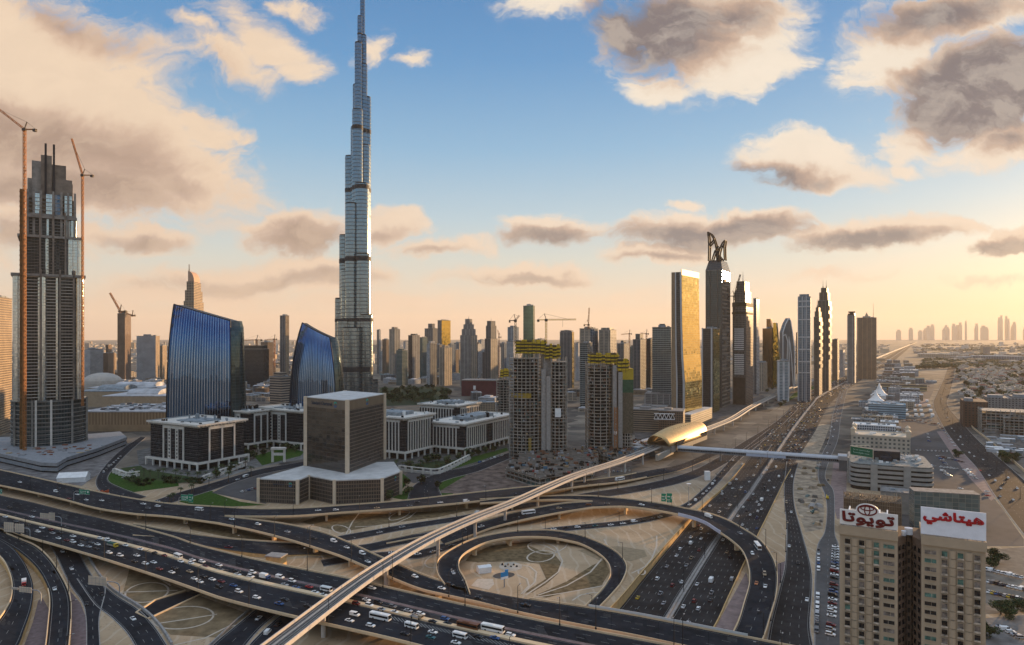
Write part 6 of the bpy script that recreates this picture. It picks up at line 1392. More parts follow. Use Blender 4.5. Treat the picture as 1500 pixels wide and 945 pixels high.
for i, (lab, u0, u1, v0, h, m) in enumerate((("broad pale mall roof with curved glass barrel beyond the tan mall wall", 150, 245, 603, 30, MALLW), ("flat white mall roof strip nearest the distant towers", 128, 245, 588, 30, MALLW), ("grey mall roof deck right behind the unfinished tower", 110, 190, 596, 32, ROOFM))):
    p = at(u0, v0); wx = XU(u1, p.y)-p.x; t = thing("mall_wing", lab, "shopping mall", p); mb = MB(); mb.box(0, wx, 0, 110, -.2, h); mb.build("wall", TANS, t); mb = MB(); mb.box(-.5, wx+.5, -.5, 110.5, h, h+1.5, bottom=True)
    n = 10
    for j in range(n): a0, a1 = math.pi*j/n, math.pi*(j+1)/n; P_ = lambda a: (wx*.25, 55-28*math.cos(a), h+1.4+10*math.sin(a)); p0, p1 = P_(a0), P_(a1); mb.quad([p0, p1, (p1[0]+wx*.5, p1[1], p1[2]), (p0[0]+wx*.5, p0[1], p0[2])])
    for xx in (wx*.25, wx*.75): mb.quad([(xx, 55-28*math.cos(math.pi*j/n), h+1.4+10*math.sin(math.pi*j/n)) for j in range(n+1)])
    mb.build("roof", m, t)
p = at(150, 578); t = thing("dome_roof", "broad shallow pale dome over the mall beside the unfinished tower", "dome", p); mb = MB(); rr = 46; n = 24
for i in range(6):
    a0, a1 = math.pi/2*i/6, math.pi/2*(i+1)/6
    for j in range(n): b0, b1 = 6.28319*j/n, 6.28319*(j+1)/n; P_ = lambda a, b: (rr*math.cos(a)*math.cos(b), rr*math.cos(a)*math.sin(b), 30+26*math.sin(a)); mb.quad([P_(a0, b0), P_(a0, b1), P_(a1, b1), P_(a1, b0)])
mb.cyl(0, 0, rr, -.2, 30, n); mb.build("dome", pm("dome_beige", (.38, .35, .31), .7, var=.06), t)
# red-brown theatre block and lakeside low rise
t = thing("red_block", "dark red low block with a white emblem panel beyond the finned offices", "building", at(676, 580), -8); mb = MB(); mb.box(0, 100, 0, 55, -.2, 38); mb.build("wall", pm("maroon_wall", (.10, .03, .035), .8, var=.1, scale=.1), t); mb = MB(); mb.box(-.5, 100.5, -.5, 55.5, 38, 40, bottom=True); mb.build("roof", ROOFT, t); mb = MB(); mb.box(30, 36, -.3, -.02, 16, 26); mb.build("panel", WHITE, t)
# ------------------------------------------------------------------ right-hand district
def blockb(label, u, v, w1, d1, h, mat, rot=-29, roof=None, name="low_block", cat="building", clutter=6, parap=True, group=None):
    t = thing(name, label, cat, at(u, v), rot, group); mb = MB(); mb.box(0, w1, 0, d1, -.2, h); mb.build("facade", FT.get(mat, mat), t)
    mb = MB(); mb.box(-.3, w1+.3, -.3, d1+.3, h, h+.35, bottom=True)
    if parap:
        for a in ((-.3, w1+.3, -.3, 0), (-.3, w1+.3, d1, d1+.3), (-.3, 0, 0, d1), (w1, w1+.3, 0, d1)): mb.box(a[0], a[1], a[2], a[3], h+.35, h+1.3)
    mb.build("roof", roof or ROOFT, t)
    if clutter:
        mb = MB()
        for i in range(clutter): x, y, s = rnd.uniform(1, w1*.8), rnd.uniform(1, d1*.8), rnd.uniform(.6, min(w1, d1)*.14); mb.box(x, x+s*1.5, y, y+s, h+.36, h+.36+rnd.uniform(.8, 2.8), rnd.randrange(2))
        mb.build("roof_plant", [ROOFM, WHITE], t)
    return t
# rounded multi-storey car park with banded decks
t = thing("banded_office", "grey banded building with rounded corners and a cluttered roof, green sign on it", "building", at(1245, 716), -24); w1, d1, h = 72, 78, 25.5
def rr(x0, x1, y0, y1, r, n=6):
    out = []
    for cx, cy, a in ((x1-r, y0+r, -90), (x1-r, y1-r, 0), (x0+r, y1-r, 90), (x0+r, y0+r, 180)):
        out += [(cx+r*math.cos(R(a+90*i/n)), cy+r*math.sin(R(a+90*i/n))) for i in range(n+1)]
    return out
BND = pm("band_grey", (.29, .275, .25), .8, var=.08, scale=.2)
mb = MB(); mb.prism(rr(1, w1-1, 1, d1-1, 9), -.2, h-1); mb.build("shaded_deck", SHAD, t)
for i in range(5): z = 3.5+i*4.5; mb = MB(); mb.prism(rr(0, w1, 0, d1, 10), z, z+2.6, bottom=True); mb.build("deck_band", BND, t)
mb = MB(); mb.box(18, 24, -.8, 3, -.2, h); mb.box(46, 52, -.8, 3, -.2, h); mb.box(-.8, 1, 30, 40, -.2, h); mb.build_each("stair_bay", BND, t)
mb = MB(); mb.prism(rr(.6, w1-.6, .6, d1-.6, 9.6), h-.9, h); mb.build("roof", pm("roof_grey_green", (.20, .21, .20), .9, var=.2, scale=.4), t)
mb = MB()
for i in range(70): x, y, s = rnd.uniform(4, w1-8), rnd.uniform(4, d1-6), rnd.uniform(.8, 2.6); mb.box(x, x+s*1.4, y, y+s, h, h+rnd.uniform(.6, 2.4), rnd.randrange(3))
mb.build_each("roof_item", [WHITE, ROOFM, BND], t)
mb = MB(); mb.box(20, 46, 30, 44, h, h+9); mb.box(28, 38, 22, 29.9, h, h+4); ob = mb.build("dark_penthouse", pm("navy_cladding", (.025, .03, .042), .4, .2, var=.2), t)
sg = thing("green_roof_sign", "dark green billboard with pale Arabic-style script on the grey banded building's roof", "billboard", at(1245, 716), -24)
mb = MB(); A1, B1 = Vector((1.5, 26, 0)), Vector((21, 12, 0)); mb.bar((A1.x, A1.y, h+8.5), (B1.x, B1.y, h+8.5), .5, 0, 8.5); mb.build("board", pm("sign_green", (.012, .12, .06), .5, var=.08), sg)
mb = MB(); mb.bar((A1.x, A1.y, h+12.9), (B1.x, B1.y, h+12.9), .9, 0, .5); mb.bar((A1.x, A1.y, h+4.1), (B1.x, B1.y, h+4.1), .9, 0, .5); mb.bar((B1.x, B1.y, h), (B1.x, B1.y, h+13), .5); mb.bar((A1.x, A1.y, h), (A1.x, A1.y, h+13), .5); mb.bar((A1.x, A1.y, h+12.9), (19, 36, h+12.9), .6); mb.build("frame", CREAMP, sg)
dv = (B1-A1).normalized(); nv = Vector((dv.y, -dv.x, 0)); an = math.atan2(dv.y, dv.x); c = A1.lerp(B1, .5)+nv*.4
mb = MB()     # script-like strokes, as legible as in the photograph
for row, zz in ((0, 1.3), (1, -1.6)):
    x = -8.5
    while x < 8:
        l = rnd.uniform(1.2, 2.6); mb.box(x, x+l, -.05, .05, zz-.22, zz+.22)
        if rnd.random() < .6: mb.box(x, x+.4, -.05, .05, zz, zz+rnd.uniform(.9, 1.7))
        if rnd.random() < .5: mb.box(x+.6, x+1.0, -.05, .05, zz-1.0, zz-.6)
        x += l+(.1 if rnd.random() < .6 else .9)
o = mb.build("script", pm("sign_pale_green", (.30, .50, .40), .5, var=0), sg); o.location = (c.x, c.y, h+8.7); o.rotation_euler = (0, 0, an)
blockb("cream building with square corner turrets right behind the green roof sign", 1247, 662, 66, 46, 22, fm('turret', (.46, .40, .32), (.08, .08, .075), fl=5, bay=5, wv=.5, wh=.5, metal=0, rough=.5), roof=CRM)
tu = bpy.context.scene.objects[-1] if False else [o for o in bpy.data.objects if o.get('label', '').startswith('cream building with square')][0]
for x in (2, 64):
    for y in (2, 44): mb = MB(); mb.box(x-2.5, x+2.5, y-2.5, y+2.5, 22.4, 30); mb.prism([(x-3, y-3), (x+3, y-3), (x+3, y+3), (x-3, y+3)], 30, 33, top=[(x-.3, y-.3), (x+.3, y-.3), (x+.3, y+.3), (x-.3, y+.3)]); mb.build("turret", CRM, tu)
for a in [("white low shop building with red fascia behind the cream turreted one", 1249, 640, 56, 30, 18, 'white', WHITE), ("small grey flat shop block left of the white low shop building", 1247, 627, 34, 26, 14, 'grey', ROOFM), ("brownish low block with an open terrace behind the white shop building", 1262, 622, 46, 26, 14, 'beige', TANS),
          ("pale blue striped office block at the highway side of the parking field", 1272, 611, 60, 40, 24, fm('bluestripe', (.30, .42, .48), (.06, .10, .13), fl=4.2, bay=40, wv=.5, wh=.0, metal=.2, rough=.2), pm("blue_roof", (.24, .33, .38), .7, var=.1)), ("blue-roofed low shed beside the pale blue striped office block", 1258, 596, 40, 26, 10, 'white', pm("blue_shed_roof", (.20, .30, .36), .7, var=.15)),
          ("long yellowish building with a dark window band beyond the white tents", 1284, 571, 120, 30, 16, fm('yel', (.42, .33, .18), (.05, .05, .05), fl=8, bay=40, wv=.55, wh=0, metal=0, rough=.4), TANS), ("green-grey roofed shed behind the long yellowish building", 1296, 560, 110, 34, 14, 'grey', pm("green_roof", (.26, .29, .25), .8, var=.1)),
          ("cream office block with orange-lit right end near the dark tree belt", 1318, 551, 60, 90, 22, 'white', ROOFW), ("flat white hall beyond the dark tree belt", 1345, 523, 330, 120, 22, 'beige', ROOFW), ("low silver arched hall on the far right plain", 1425, 527, 260, 150, 24, 'blue', pm("silver_roof", (.42, .43, .44), .5, .2, var=.08)), ("white shed left of the silver arched hall", 1402, 526, 120, 110, 16, 'white', ROOFW),
          ("pair of tiny white sheds on the parking field by the avenue", 1356, 561, 30, 20, 6, 'white', WHITE)]:
    blockb(a[0], a[1], a[2], a[3], a[4], a[5], a[6], roof=a[7], clutter=10)
for lab, u, v, r, h in (("taller white conical tent roof beside the parking field", 1288, 584, 20, 30), ("shorter white conical tent roof in front of the taller one", 1283, 592, 17, 22)):
    t = thing("tent", lab, "tent", at(u, v)); mb = MB(); n = 16
    pr = [(r, 8), (r*.6, 8+h*.22), (r*.3, 8+h*.5), (r*.08, 8+h*.9), (.2, 8+h)]
    for (r0, z0), (r1, z1) in zip(pr, pr[1:]): mb.cyl(0, 0, r0, z0, z1, n, r1=r1, cap=False)
    mb.build("canopy", WHITE, t); mb = MB(); mb.cyl(0, 0, r*.95, -.2, 8, n); mb.build("wall", WHITE, t)
# twin blocks screened with lattice behind the beige tower
t = thing("scaffold_block", "brown scaffold-wrapped block directly behind the emblem sign", "building", at(1236, 782), -29); mb = MB(); mb.box(0, 38, 0, 26, -.2, 27, 0, 1); mb.build("wall", [BROWN, pm("dark_decking", (.07, .055, .045), .95, var=.4, scale=.5)], t); mb = MB()
for i in range(26): x = i*38/25; mb.bar((x, -.8, 0), (x, -.8, 31+rnd.uniform(-2, 2)), .3); mb.bar((x, rnd.uniform(2, 24), 27), (x, rnd.uniform(2, 24), 29.5), .5)
for i in range(9): mb.bar((0, -.8, 3+i*3.6), (38, -.8, 3+i*3.6), .3)
mb.build("scaffold", pm("scaffold_tan", (.22, .165, .11), .8, var=.2), t)
t = thing("glazed_block", "teal grey glass grid block rising behind the red-lettered hoarding", "building", at(1339, 782), -17); mb = MB(); mb.box(0, 43, 0, 14, -.2, 32); mb.build("facade", facade("glass_grid", (.20, .20, .18), (.085, .12, .125), fl=3.2, bay=4.2, wv=.10, wh=.07, metal=.4, rough=.2, vary=.6), t); mb = MB(); mb.box(-.3, 43.3, -.3, 14.3, 32, 32.6, bottom=True); mb.build("roof", ROOFT, t)
blockb("plain grey annex wall between the banded building and beige tower", 1290, 750, 36, 24, 17, pm("annex_grey", (.23, .22, .20), .85, var=.1), roof=ROOFT)
for i in range(34):      # packed shops along the frontage road
    v = 560+ (652-560)*((i+.5)/34)**.8; row = i % 2; u = 1290-(v-556)*.47+row*(14+(v-556)*.30)+rnd.uniform(-2, 2)
    blockb("small flat-roofed shop or annexe in the packed strip along the frontage road", u, v, rnd.uniform(16, 30), rnd.uniform(14, 26), rnd.uniform(6, 12), rnd.choice(['white', 'grey', 'beige', 'bluestripe', 'tan']), roof=rnd.choice([WHITE, ROOFM, MALLW, ROOFT, pm("roof_tint", (.24, .30, .33), .7, var=.2)]), clutter=7, group="packed shops along the frontage road")
for i in range(46):      # packed blocks around the far half of the parking field
    v = 528+(606-528)*((i//3+.5)/16)**.9; u = (1300-(v-528)*.42)+(i % 3)*(11+(v-528)*.20)+rnd.uniform(-3, 3)
    if 572 < v < 596 and 1270 < u < 1300: continue
    blockb("pale flat-roofed block in the packed cluster around the tents", u, v, rnd.uniform(22, 46), rnd.uniform(18, 40), rnd.uniform(7, 17), rnd.choice(['white', 'grey', 'beige', 'white', 'tan', 'greyd']), roof=rnd.choice([WHITE, MALLW, ROOFM, ROOFT]), clutter=6, group="packed blocks around the tents")
# unfinished blocks on the right
for lab, u, v, w1, d1, h, kind in (("dark brown bare block, left end of the unfinished row at right edge", 1411, 625, 34, 60, 42, 0), ("grey unfinished concrete frame with empty floors, nearest in the right edge row", 1437, 634, 62, 50, 34, 1), ("grey unfinished frame at the right edge beyond the nearest one", 1470, 637, 80, 50, 29, 1), ("grey plastered unfinished block behind the bare concrete frames", 1446, 611, 60, 60, 36, 2), ("grey plastered block cut by the right frame edge", 1484, 612, 70, 60, 38, 2)):
    t = thing("unfinished_block", lab, "unfinished building", at(u, v), -29)
    if kind == 1: slabs(t, [(0, 0), (w1, 0), (w1, d1), (0, d1)], .1, h, 4.2, 6)
    else: mb = MB(); mb.box(0, w1, 0, d1, -.2, h); mb.build("wall", [facade("bare_block", (.10, .06, .045), (.02, .02, .02), fl=4, bay=5, wv=.5, wh=.5, metal=0, rough=.8), None, facade("plaster_block", (.20, .20, .20), (.03, .03, .03), fl=4, bay=5, wv=.5, wh=.55, metal=0, rough=.8)][kind], t); mb = MB(); mb.box(2, w1*.4, 2, d1*.4, h, h+5); mb.build("stair_head", ROOFM, t)
# coaches / trailers parked in rows, market stalls
k_ = 0
TRL = MB(); TRL.box(-1.7, 1.7, -6, 6, .6, 3.6); trb = TRL.build("trailer_body", WHITE)
TRW = MB()
for y in (-4, 3.2): TRW.box(-1.75, 1.75, y, y+1.2, 0, .62)
trw = TRW.build("wheel", STEELD); trb.parent = trw; 
tr0 = thing("trailer", "long white box trailer parked in the rows beside the avenue", "trailer", (0, 0, 0), 0, "white trailers in rows beside the avenue"); trb.parent = tr0; trw.parent = tr0
cnt = 0
for ci, (u0, u1) in enumerate(((1325, 1329), (1338, 1342), (1346, 1351), (1358, 1366))):
    for r in range(4):
        u = u0+(u1-u0)*r/3; v = 589+r*7; p = at(u, v)
        if cnt == 0: tr0.location = p; tr0.rotation_euler = (0, 0, R(-29)); tr0.scale = (1.6, 1.25, 1.3)
        else: dup(tr0, p, R(-29+rnd.uniform(-2, 2)), scale=(1.6, 1.25, 1.3))
        cnt += 1
# ------------------------------------------------------------------ vegetation
LEAF = pm("foliage", (.040, .058, .020), .9, var=.35, scale=.35, col2=(.055, .075, .025)); LEAFD = pm("foliage_dark", (.024, .036, .015), .9, var=.35, scale=.3); BARK = pm("bark", (.09, .065, .045), .9, var=.2)
def crown_mesh(n, rx, rz, zc, s, seed, clumps=7):
    r_ = random.Random(seed); mb = MB(); cs = [(r_.uniform(-.6, .6)*rx, r_.uniform(-.6, .6)*rx, zc+r_.uniform(-.5, .6)*rz, r_.uniform(.32, .6)) for _ in range(clumps)]
    for i in range(n):
        cx, cy, cz, k = cs[i % clumps]; a, b, q = r_.uniform(0, 6.283), math.acos(r_.uniform(-1, 1)), r_.random()**.4
        x, y, z = cx+rx*k*q*math.sin(b)*math.cos(a), cy+rx*k*q*math.sin(b)*math.sin(a), cz+rz*k*q*math.cos(b)
        e1 = Vector((r_.gauss(0, 1), r_.gauss(0, 1), r_.gauss(0, .6))).normalized()*s*r_.uniform(.6, 1.3); e2 = e1.orthogonal().normalized()*s*r_.uniform(.4, .9)
        c = Vector((x, y, z)); mb.quad([c-e1, c-e2*.7, c+e1, c+e2], r_.randrange(2))
    return mb
def tree_proto(label, n, rx, rz, zc, s, seed, name="tree"):
    t = thing(name, label, "tree", (0, 0, -500)); mb = MB(); mb.cyl(0, 0, rx*.07, 0, zc*.9, 7, r1=rx*.035)
    for a in range(4): mb.bar((0, 0, zc*.55), (rx*.5*math.cos(a*1.6), rx*.5*math.sin(a*1.6), zc*1.0), rx*.03)
    mb.build("trunk", BARK, t); crown_mesh(n, rx, rz, zc, s, seed).build("crown", [LEAF, LEAFD], t); return t
big = tree_proto("x", 1500, 6.5, 4.5, 5.0, .55, 3); small = [tree_proto("x", 220, 4.2, 3.2, 4.2, .95, 10+i) for i in range(3)]; shrub = tree_proto("x", 420, 4.5, 2.6, 2.2, .6, 21, "shrub")
for u, v, s, lab in ((1463, 826, 1.0, "dense dark tree at the beige tower's right side above parked cars"), (1452, 832, .8, "dark tree squeezed against the beige tower's right wall"), (1490, 895, .8, "bushy tree at the right edge below the parked rows"), (1466, 900, .9, "bushy tree beside the lower parked cars"), (1479, 906, .7, "small bushy tree between two bushy trees at bottom right"), (1450, 935, .8, "bushy tree at the beige tower's foot at bottom right"),
                     (1404, 670, 1.05, "lone round dark tree on the parking field by the avenue"), (1473, 677, 1.5, "broad dark tree across the avenue beside a wall"), (1484, 676, 1.2, "dark tree touching the broad one across the avenue")):
    dup(big, at(u, v), rnd.uniform(0, 6), lab, scale=s)
i = 0
for u, v, s in ((190, 706, 1.3), (199, 709, 1.2), (209, 711, 1.3), (220, 709, 1.1), (246, 707, 1.3), (255, 708, 1.2), (276, 707, 1.2), (287, 708, 1.1), (296, 708, 1.0)): dup(shrub, at(u, v), rnd.uniform(0, 6), "dark clipped round shrub in the row along the plaza edge near the bank", "dark shrubs along the plaza edge", s*1.15)
for u, v, s in ((318, 700, 1.3), (335, 692, 1.2), (345, 688, 1.3), (371, 672, 1.4), (385, 668, 1.2), (420, 662, 1.6), (432, 662, 1.3), (362, 667, 1.2), (350, 672, 1.2)): dup(rnd.choice(small), at(u, v), rnd.uniform(0, 6), "small street tree on the plaza between the white-framed offices and the bank", "plaza trees near the bank", s)
for u, v, s in ((600, 688, 1.4), (612, 690, 1.1), (640, 690, 1.2), (655, 680, 1.3), (672, 676, 1.2), (688, 672, 1.3), (700, 668, 1.2), (712, 664, 1.2), (724, 662, 1.2), (625, 678, 1.4), (632, 676, 1.3), (642, 676, 1.3), (617, 709, 1.3), (594, 712, 1.2), (600, 725, 1.2), (571, 733, 1.3), (640, 716, 1.1)): dup(rnd.choice(small), at(u, v), rnd.uniform(0, 6), "small tree around the garden walls beside the brown bank", "garden trees beside the bank", s)
for i in range(66):
    u, v = rnd.uniform(562, 660), rnd.uniform(569, 592)
    dup(rnd.choice(small), at(u, v), rnd.uniform(0, 6), "tree in the dark park grove between the supertall and finned offices", "trees of the dark park grove", rnd.uniform(1.5, 2.3))
for i in range(32):
    f = rnd.random(); p = at(1336+f*60, 541-f*2); p.y += rnd.uniform(-50, 30); dup(rnd.choice(small), p, rnd.uniform(0, 6), "tree in the dark belt across the end of the parking field", "trees of the dark belt", rnd.uniform(1.9, 3))
for i, (u, v) in enumerate(((1204, 568), (1210, 565), (1216, 562), (1150, 592), (1143, 596), (1124, 575), (1131, 571), (1137, 568))): dup(small[i % 3], at(u, v), i, "shrubby tree on the green strip beside the highway viaduct", "shrubs on the green strip", 1.4)
pt_ = thing("palm_tree", "x", "palm tree", (0, 0, -500)); mb = MB(); mb.cyl(0, 0, .28, 0, 7.5, 7, r1=.2); mb.build("trunk", BARK, pt_); mb = MB()
for i in range(20):
    a = i*2.4; up_ = rnd.uniform(-.2, 1.0); pr = [Vector((math.cos(a)*r_, math.sin(a)*r_, 7.4+up_*r_*.7-r_*r_*.17)) for r_ in (0, 1.2, 2.3, 3.3)]; sd_ = Vector((-math.sin(a), math.cos(a), 0))
    for p, q, w0, w1 in zip(pr, pr[1:], (.15, .5, .4), (.5, .4, .05)): mb.quad([p-sd_*w0, p+sd_*w0, q+sd_*w1, q-sd_*w1], i % 2)
mb.build("crown", [LEAF, LEAFD], pt_)
for k_, (pts, n_p, lab, grp) in enumerate(((((205, 698), (292, 706), (360, 682)), 16, "palm tree in the row along the nearest office block's plaza", "palms along the nearest office block"), (((575, 684), (600, 690), (655, 682), (692, 668), (745, 652)), 18, "palm tree along the garden walls of the finned offices", "palms along the finned offices"), (((365, 664), (445, 652)), 9, "palm tree on the plaza in front of the middle office block", "palms before the middle office block"), (((240, 742), (262, 728), (300, 715), (378, 694)), 8, "palm tree on the lawn edge left of the bank podium", "palms left of the bank podium"))):
    q = [at(u, v) for u, v in pts]
    for i in range(n_p): f = (i+.5)/n_p*(len(q)-1); j = int(f); p = q[j].lerp(q[j+1], f-j); dup(pt_, (p.x+rnd.uniform(-4, 4), p.y+rnd.uniform(-4, 4), 0), rnd.uniform(0, 6), lab, grp, rnd.uniform(.9, 1.4))
for c in list(pt_.children): bpy.data.objects.remove(c)
bpy.data.objects.remove(pt_)
# ------------------------------------------------------------------ villas among trees, right of the avenue
VW = [pm("villa_white", (.46, .44, .41), .8, var=.1, scale=.1), pm("villa_cream", (.44, .37, .28), .8, var=.1, scale=.1), pm("villa_grey", (.30, .28, .26), .8, var=.1, scale=.1)]; VR = [pm("villa_roof_pale", (.36, .335, .30), .85, var=.15), pm("villa_roof_red", (.22, .09, .06), .85, var=.15)]
vil = []
def villa(kind, lab):
    t = thing("villa", lab, "villa", (0, 0, -500)); mb = MB(); r_ = random.Random(kind+40); w1, d1 = r_.uniform(12, 17), r_.uniform(10, 14)
    mb.box(-w1/2, w1/2, -d1/2, d1/2, -.2, 6.5); mb.box(-w1/2-5, -w1/2, -d1/2+2, d1/2, -.2, 3.4)
    mb.build("wall", VW[kind % 3], t); mb = MB()
    if kind % 4 == 3: mb.prism([(-w1/2-.6, -d1/2-.6), (w1/2+.6, -d1/2-.6), (w1/2+.6, d1/2+.6), (-w1/2-.6, d1/2+.6)], 6.5, 9, top=[(-2, -.5), (2, -.5), (2, .5), (-2, .5)]); mr = VR[1]
    else: mb.box(-w1/2-.3, w1/2+.3, -d1/2-.3, d1/2+.3, 6.5, 6.9, bottom=True); mb.box(-w1/4, w1/5, -d1/4, d1/4, 6.9, 9.4); mr = VR[0]
    mb.build("roof", mr, t); mb = MB()
    for i in range(4): x = -w1/2+w1*(i+.3)/4; mb.box(x, x+1.6, -d1/2-.05, -d1/2, 1, 2.8); mb.box(x, x+1.6, -d1/2-.05, -d1/2, 4.2, 5.8)
    mb.build("window", SHAD, t); return t
vlab = ["white flat-roofed villa among trees in the low-rise district beyond the avenue", "cream flat-roofed villa among trees in the low-rise district beyond the avenue", "grey flat-roofed villa among trees in the low-rise district beyond the avenue", "red hip-roofed villa among trees in the low-rise district beyond the avenue"]
vp = [villa(k, vlab[3 if k % 4 == 3 else k % 3]) for k in range(12)]
nv_ = 0; placed = []
def okv(x, y):
    u = CX+x/y*F; v = VH+H*F/y
    if v > 598 and u > 1402: return False
    if u < 1400 and v < 560: return False
    return u > (1398 if v < 560 else 1412)
tries = 0
while nv_ < 230 and tries < 5000:
    tries += 1; y = 900*(3600/900)**rnd.random(); x = y*rnd.uniform(.645, .80)
    if not okv(x, y) or any((x-a)**2+(y-b)**2 < 22**2 for a, b in placed): continue
    placed.append((x, y)); kk = rnd.choice([0, 0, 1, 2, 3, 4, 5, 6, 8, 9, 10, 11]); s = rnd.uniform(.8, 1.45); dup(vp[kk], (x, y, 0), R(-29+rnd.choice([0, 90, 180])+rnd.uniform(-4, 4)), group="villas beyond the avenue, "+vlab[3 if kk % 4 == 3 else kk % 3].split()[0], scale=s); nv_ += 1
nt_ = 0
while nt_ < 150:
    y = 880*(3900/880)**rnd.random(); x = y*rnd.uniform(.64, .80)
    if not okv(x, y): continue
    dup(rnd.choice(small), (x, y, 0), rnd.uniform(0, 6), "dark garden tree between villas in the low-rise district beyond the avenue", "garden trees between the villas", rnd.uniform(.9, 2.0)); nt_ += 1
for k in vp: bpy.data.objects.remove(k.children[0]); 
for k in vp:
    for c in list(k.children): bpy.data.objects.remove(c)
    bpy.data.objects.remove(k)
# cluttered yard across the avenue
mb = MB(); wall_along(mb, [at(u, v) for u, v in ((1412, 612), (1425, 628), (1450, 648), (1480, 674), (1515, 705))], 0, 3.2, .5, 1); tag(mb.build("boundary_wall", CONC), "tan boundary wall along the far side of the avenue at right", "wall")
for i in range(26):
    p = at(rnd.uniform(1442, 1500), rnd.uniform(641, 668)); p = Vector((max(p.x, p.y*.695), p.y, 0)); w1, d1, h1 = rnd.uniform(7, 18), rnd.uniform(5, 10), rnd.uniform(2.6, 4.5); t = thing("site_hut", "low pale hut or container in the cluttered yard across the avenue", "hut", p, -29+rnd.uniform(-8, 8), "huts in the yard across the avenue"); mb = MB(); mb.box(0, w1, 0, d1, -.1, h1); mb.build("wall", rnd.choice([VW[0], VW[2], ROOFM, MALLW]), t); mb = MB(); mb.box(-.3, w1+.3, -.3, d1+.3, h1, h1+.3, bottom=True); mb.build("roof", rnd.choice([WHITE, MALLW, ROOFM]), t)
# low town behind the skyline (left, middle)
lowm = [FT['beige'], FT['grey'], FT['white'], FT['brown'], FT['greyd'], FT['tan']]
def lowb(x, y, lab, grp, hmax=26):
    w1, d1, h1 = rnd.uniform(16, 48), rnd.uniform(16, 40), rnd.uniform(7, hmax); m = rnd.choice(lowm); mb = MB(); mb.box(-w1/2, w1/2, -d1/2, d1/2, -.2, h1, 0, 1); mb.box(-w1*.3, w1*.1, -d1*.2, d1*.2, h1, h1+rnd.uniform(1.5, 4), 1); o = mb.build("low_building", [m, rnd.choice([ROOFT, MALLW, ROOFM, TANS])]); o.location = (x, y, 0); o.rotation_euler = (0, 0, R(rnd.choice([-30, -20, 10])+rnd.uniform(-5, 5))); tag(o, lab, "building", grp)
for n_l, (u0, u1, v0, v1, lab, grp, hm) in ((60, (345, 425, 536, 588, "low building in the dusty district between the two blue glass towers", "low buildings between the blue towers", 22)), (34, (125, 245, 545, 580, "low building behind the mall at the left skyline", "low buildings behind the mall", 20)), (30, (565, 680, 541, 563, "cream low waterfront building at the skyline towers' feet", "waterfront buildings at the towers' feet", 26)), (46, (690, 870, 535, 610, "low building in the district behind the concrete towers", "low buildings behind the concrete towers", 20)), (26, (1085, 1200, 520, 575, "low building on the sandy plots beside the far highway towers", "low buildings on the sandy plots", 14)), (40, (930, 990, 530, 580, "low building behind the arcaded mansion block", "low buildings behind the mansion block", 16))):
    for i in range(n_l):
        u, v = rnd.uniform(u0, u1), v0+(v1-v0)*rnd.random()**1.4
        if 1085 <= u <= 1200 and u0 > 1000 and u > 1130 and v > 552: continue
        p = at(u, v); lowb(p.x, p.y, lab, grp, hm)
mb = MB()
for i in range(2600):      # far town, too many to count
    y = 3600*(13000/3600)**rnd.random(); x = y*rnd.uniform(-.85, 1.0); u = CX+x/y*F
    if abs(x-y*.565-30) < 130: continue
    w1, d1, h1 = rnd.uniform(14, 60), rnd.uniform(14, 50), rnd.uniform(4, 18) if rnd.random() < .93 else rnd.uniform(25, 70); mb.box(x-w1/2, x+w1/2, y-d1/2, y+d1/2, -.2, h1, rnd.randrange(5))
o = mb.build("far_town", [VW[0], VW[1], VW[2], ROOFT, TANS]); tag(o, "hazy low town spreading over the plain to the horizon", "distant town"); o['kind'] = 'stuff'
mb = MB()
for i in range(5200):
    y = 2600*(11000/2600)**rnd.random(); x = y*rnd.uniform(.60, .86); s = rnd.uniform(4, 9)*(1+y/9000)
    if (math.sin(x*.004+y*.0011)+math.sin(y*.003-x*.0017)) < .1: continue
    n = 6; a0 = rnd.random()*6
    mb.prism([(x+s*math.cos(a0+6.283*j/n)*rnd.uniform(.7, 1.2), y+s*math.sin(a0+6.283*j/n)*rnd.uniform(.7, 1.2)) for j in range(n)], -.2, s*rnd.uniform(.5, 1), top=[(x+s*.5*math.cos(a0+6.283*j/n), y+s*.5*math.sin(a0+6.283*j/n)) for j in range(n)])
o = mb.build("far_wood", LEAFD); tag(o, "dark scattered scrub and groves on the right-hand plain", "distant wood"); o['kind'] = 'stuff'
mb = MB()
for i in range(1500):      # garden greenery between the villas, a continuous patchwork
    y = 880*(3900/880)**rnd.random(); x = y*rnd.uniform(.645, .80)
    if not okv(x, y) or any(abs(x-a) < 11 and abs(y-b) < 11 for a, b in placed): continue
    for q in range(7):
        c = Vector((x+rnd.gauss(0, 3), y+rnd.gauss(0, 3), rnd.uniform(.5, 5))); e1 = Vector((rnd.gauss(0, 1), rnd.gauss(0, 1), rnd.gauss(0, .5))).normalized()*rnd.uniform(1.2, 2.6); e2 = e1.orthogonal().normalized()*rnd.uniform(.8, 2); mb.quad([c-e1, c-e2, c+e1, c+e2], rnd.randrange(2))
o = mb.build("garden_greenery", [LEAF, LEAFD]); tag(o, "dark green garden growth filling the gaps between the villas", "greenery"); o['kind'] = 'stuff'
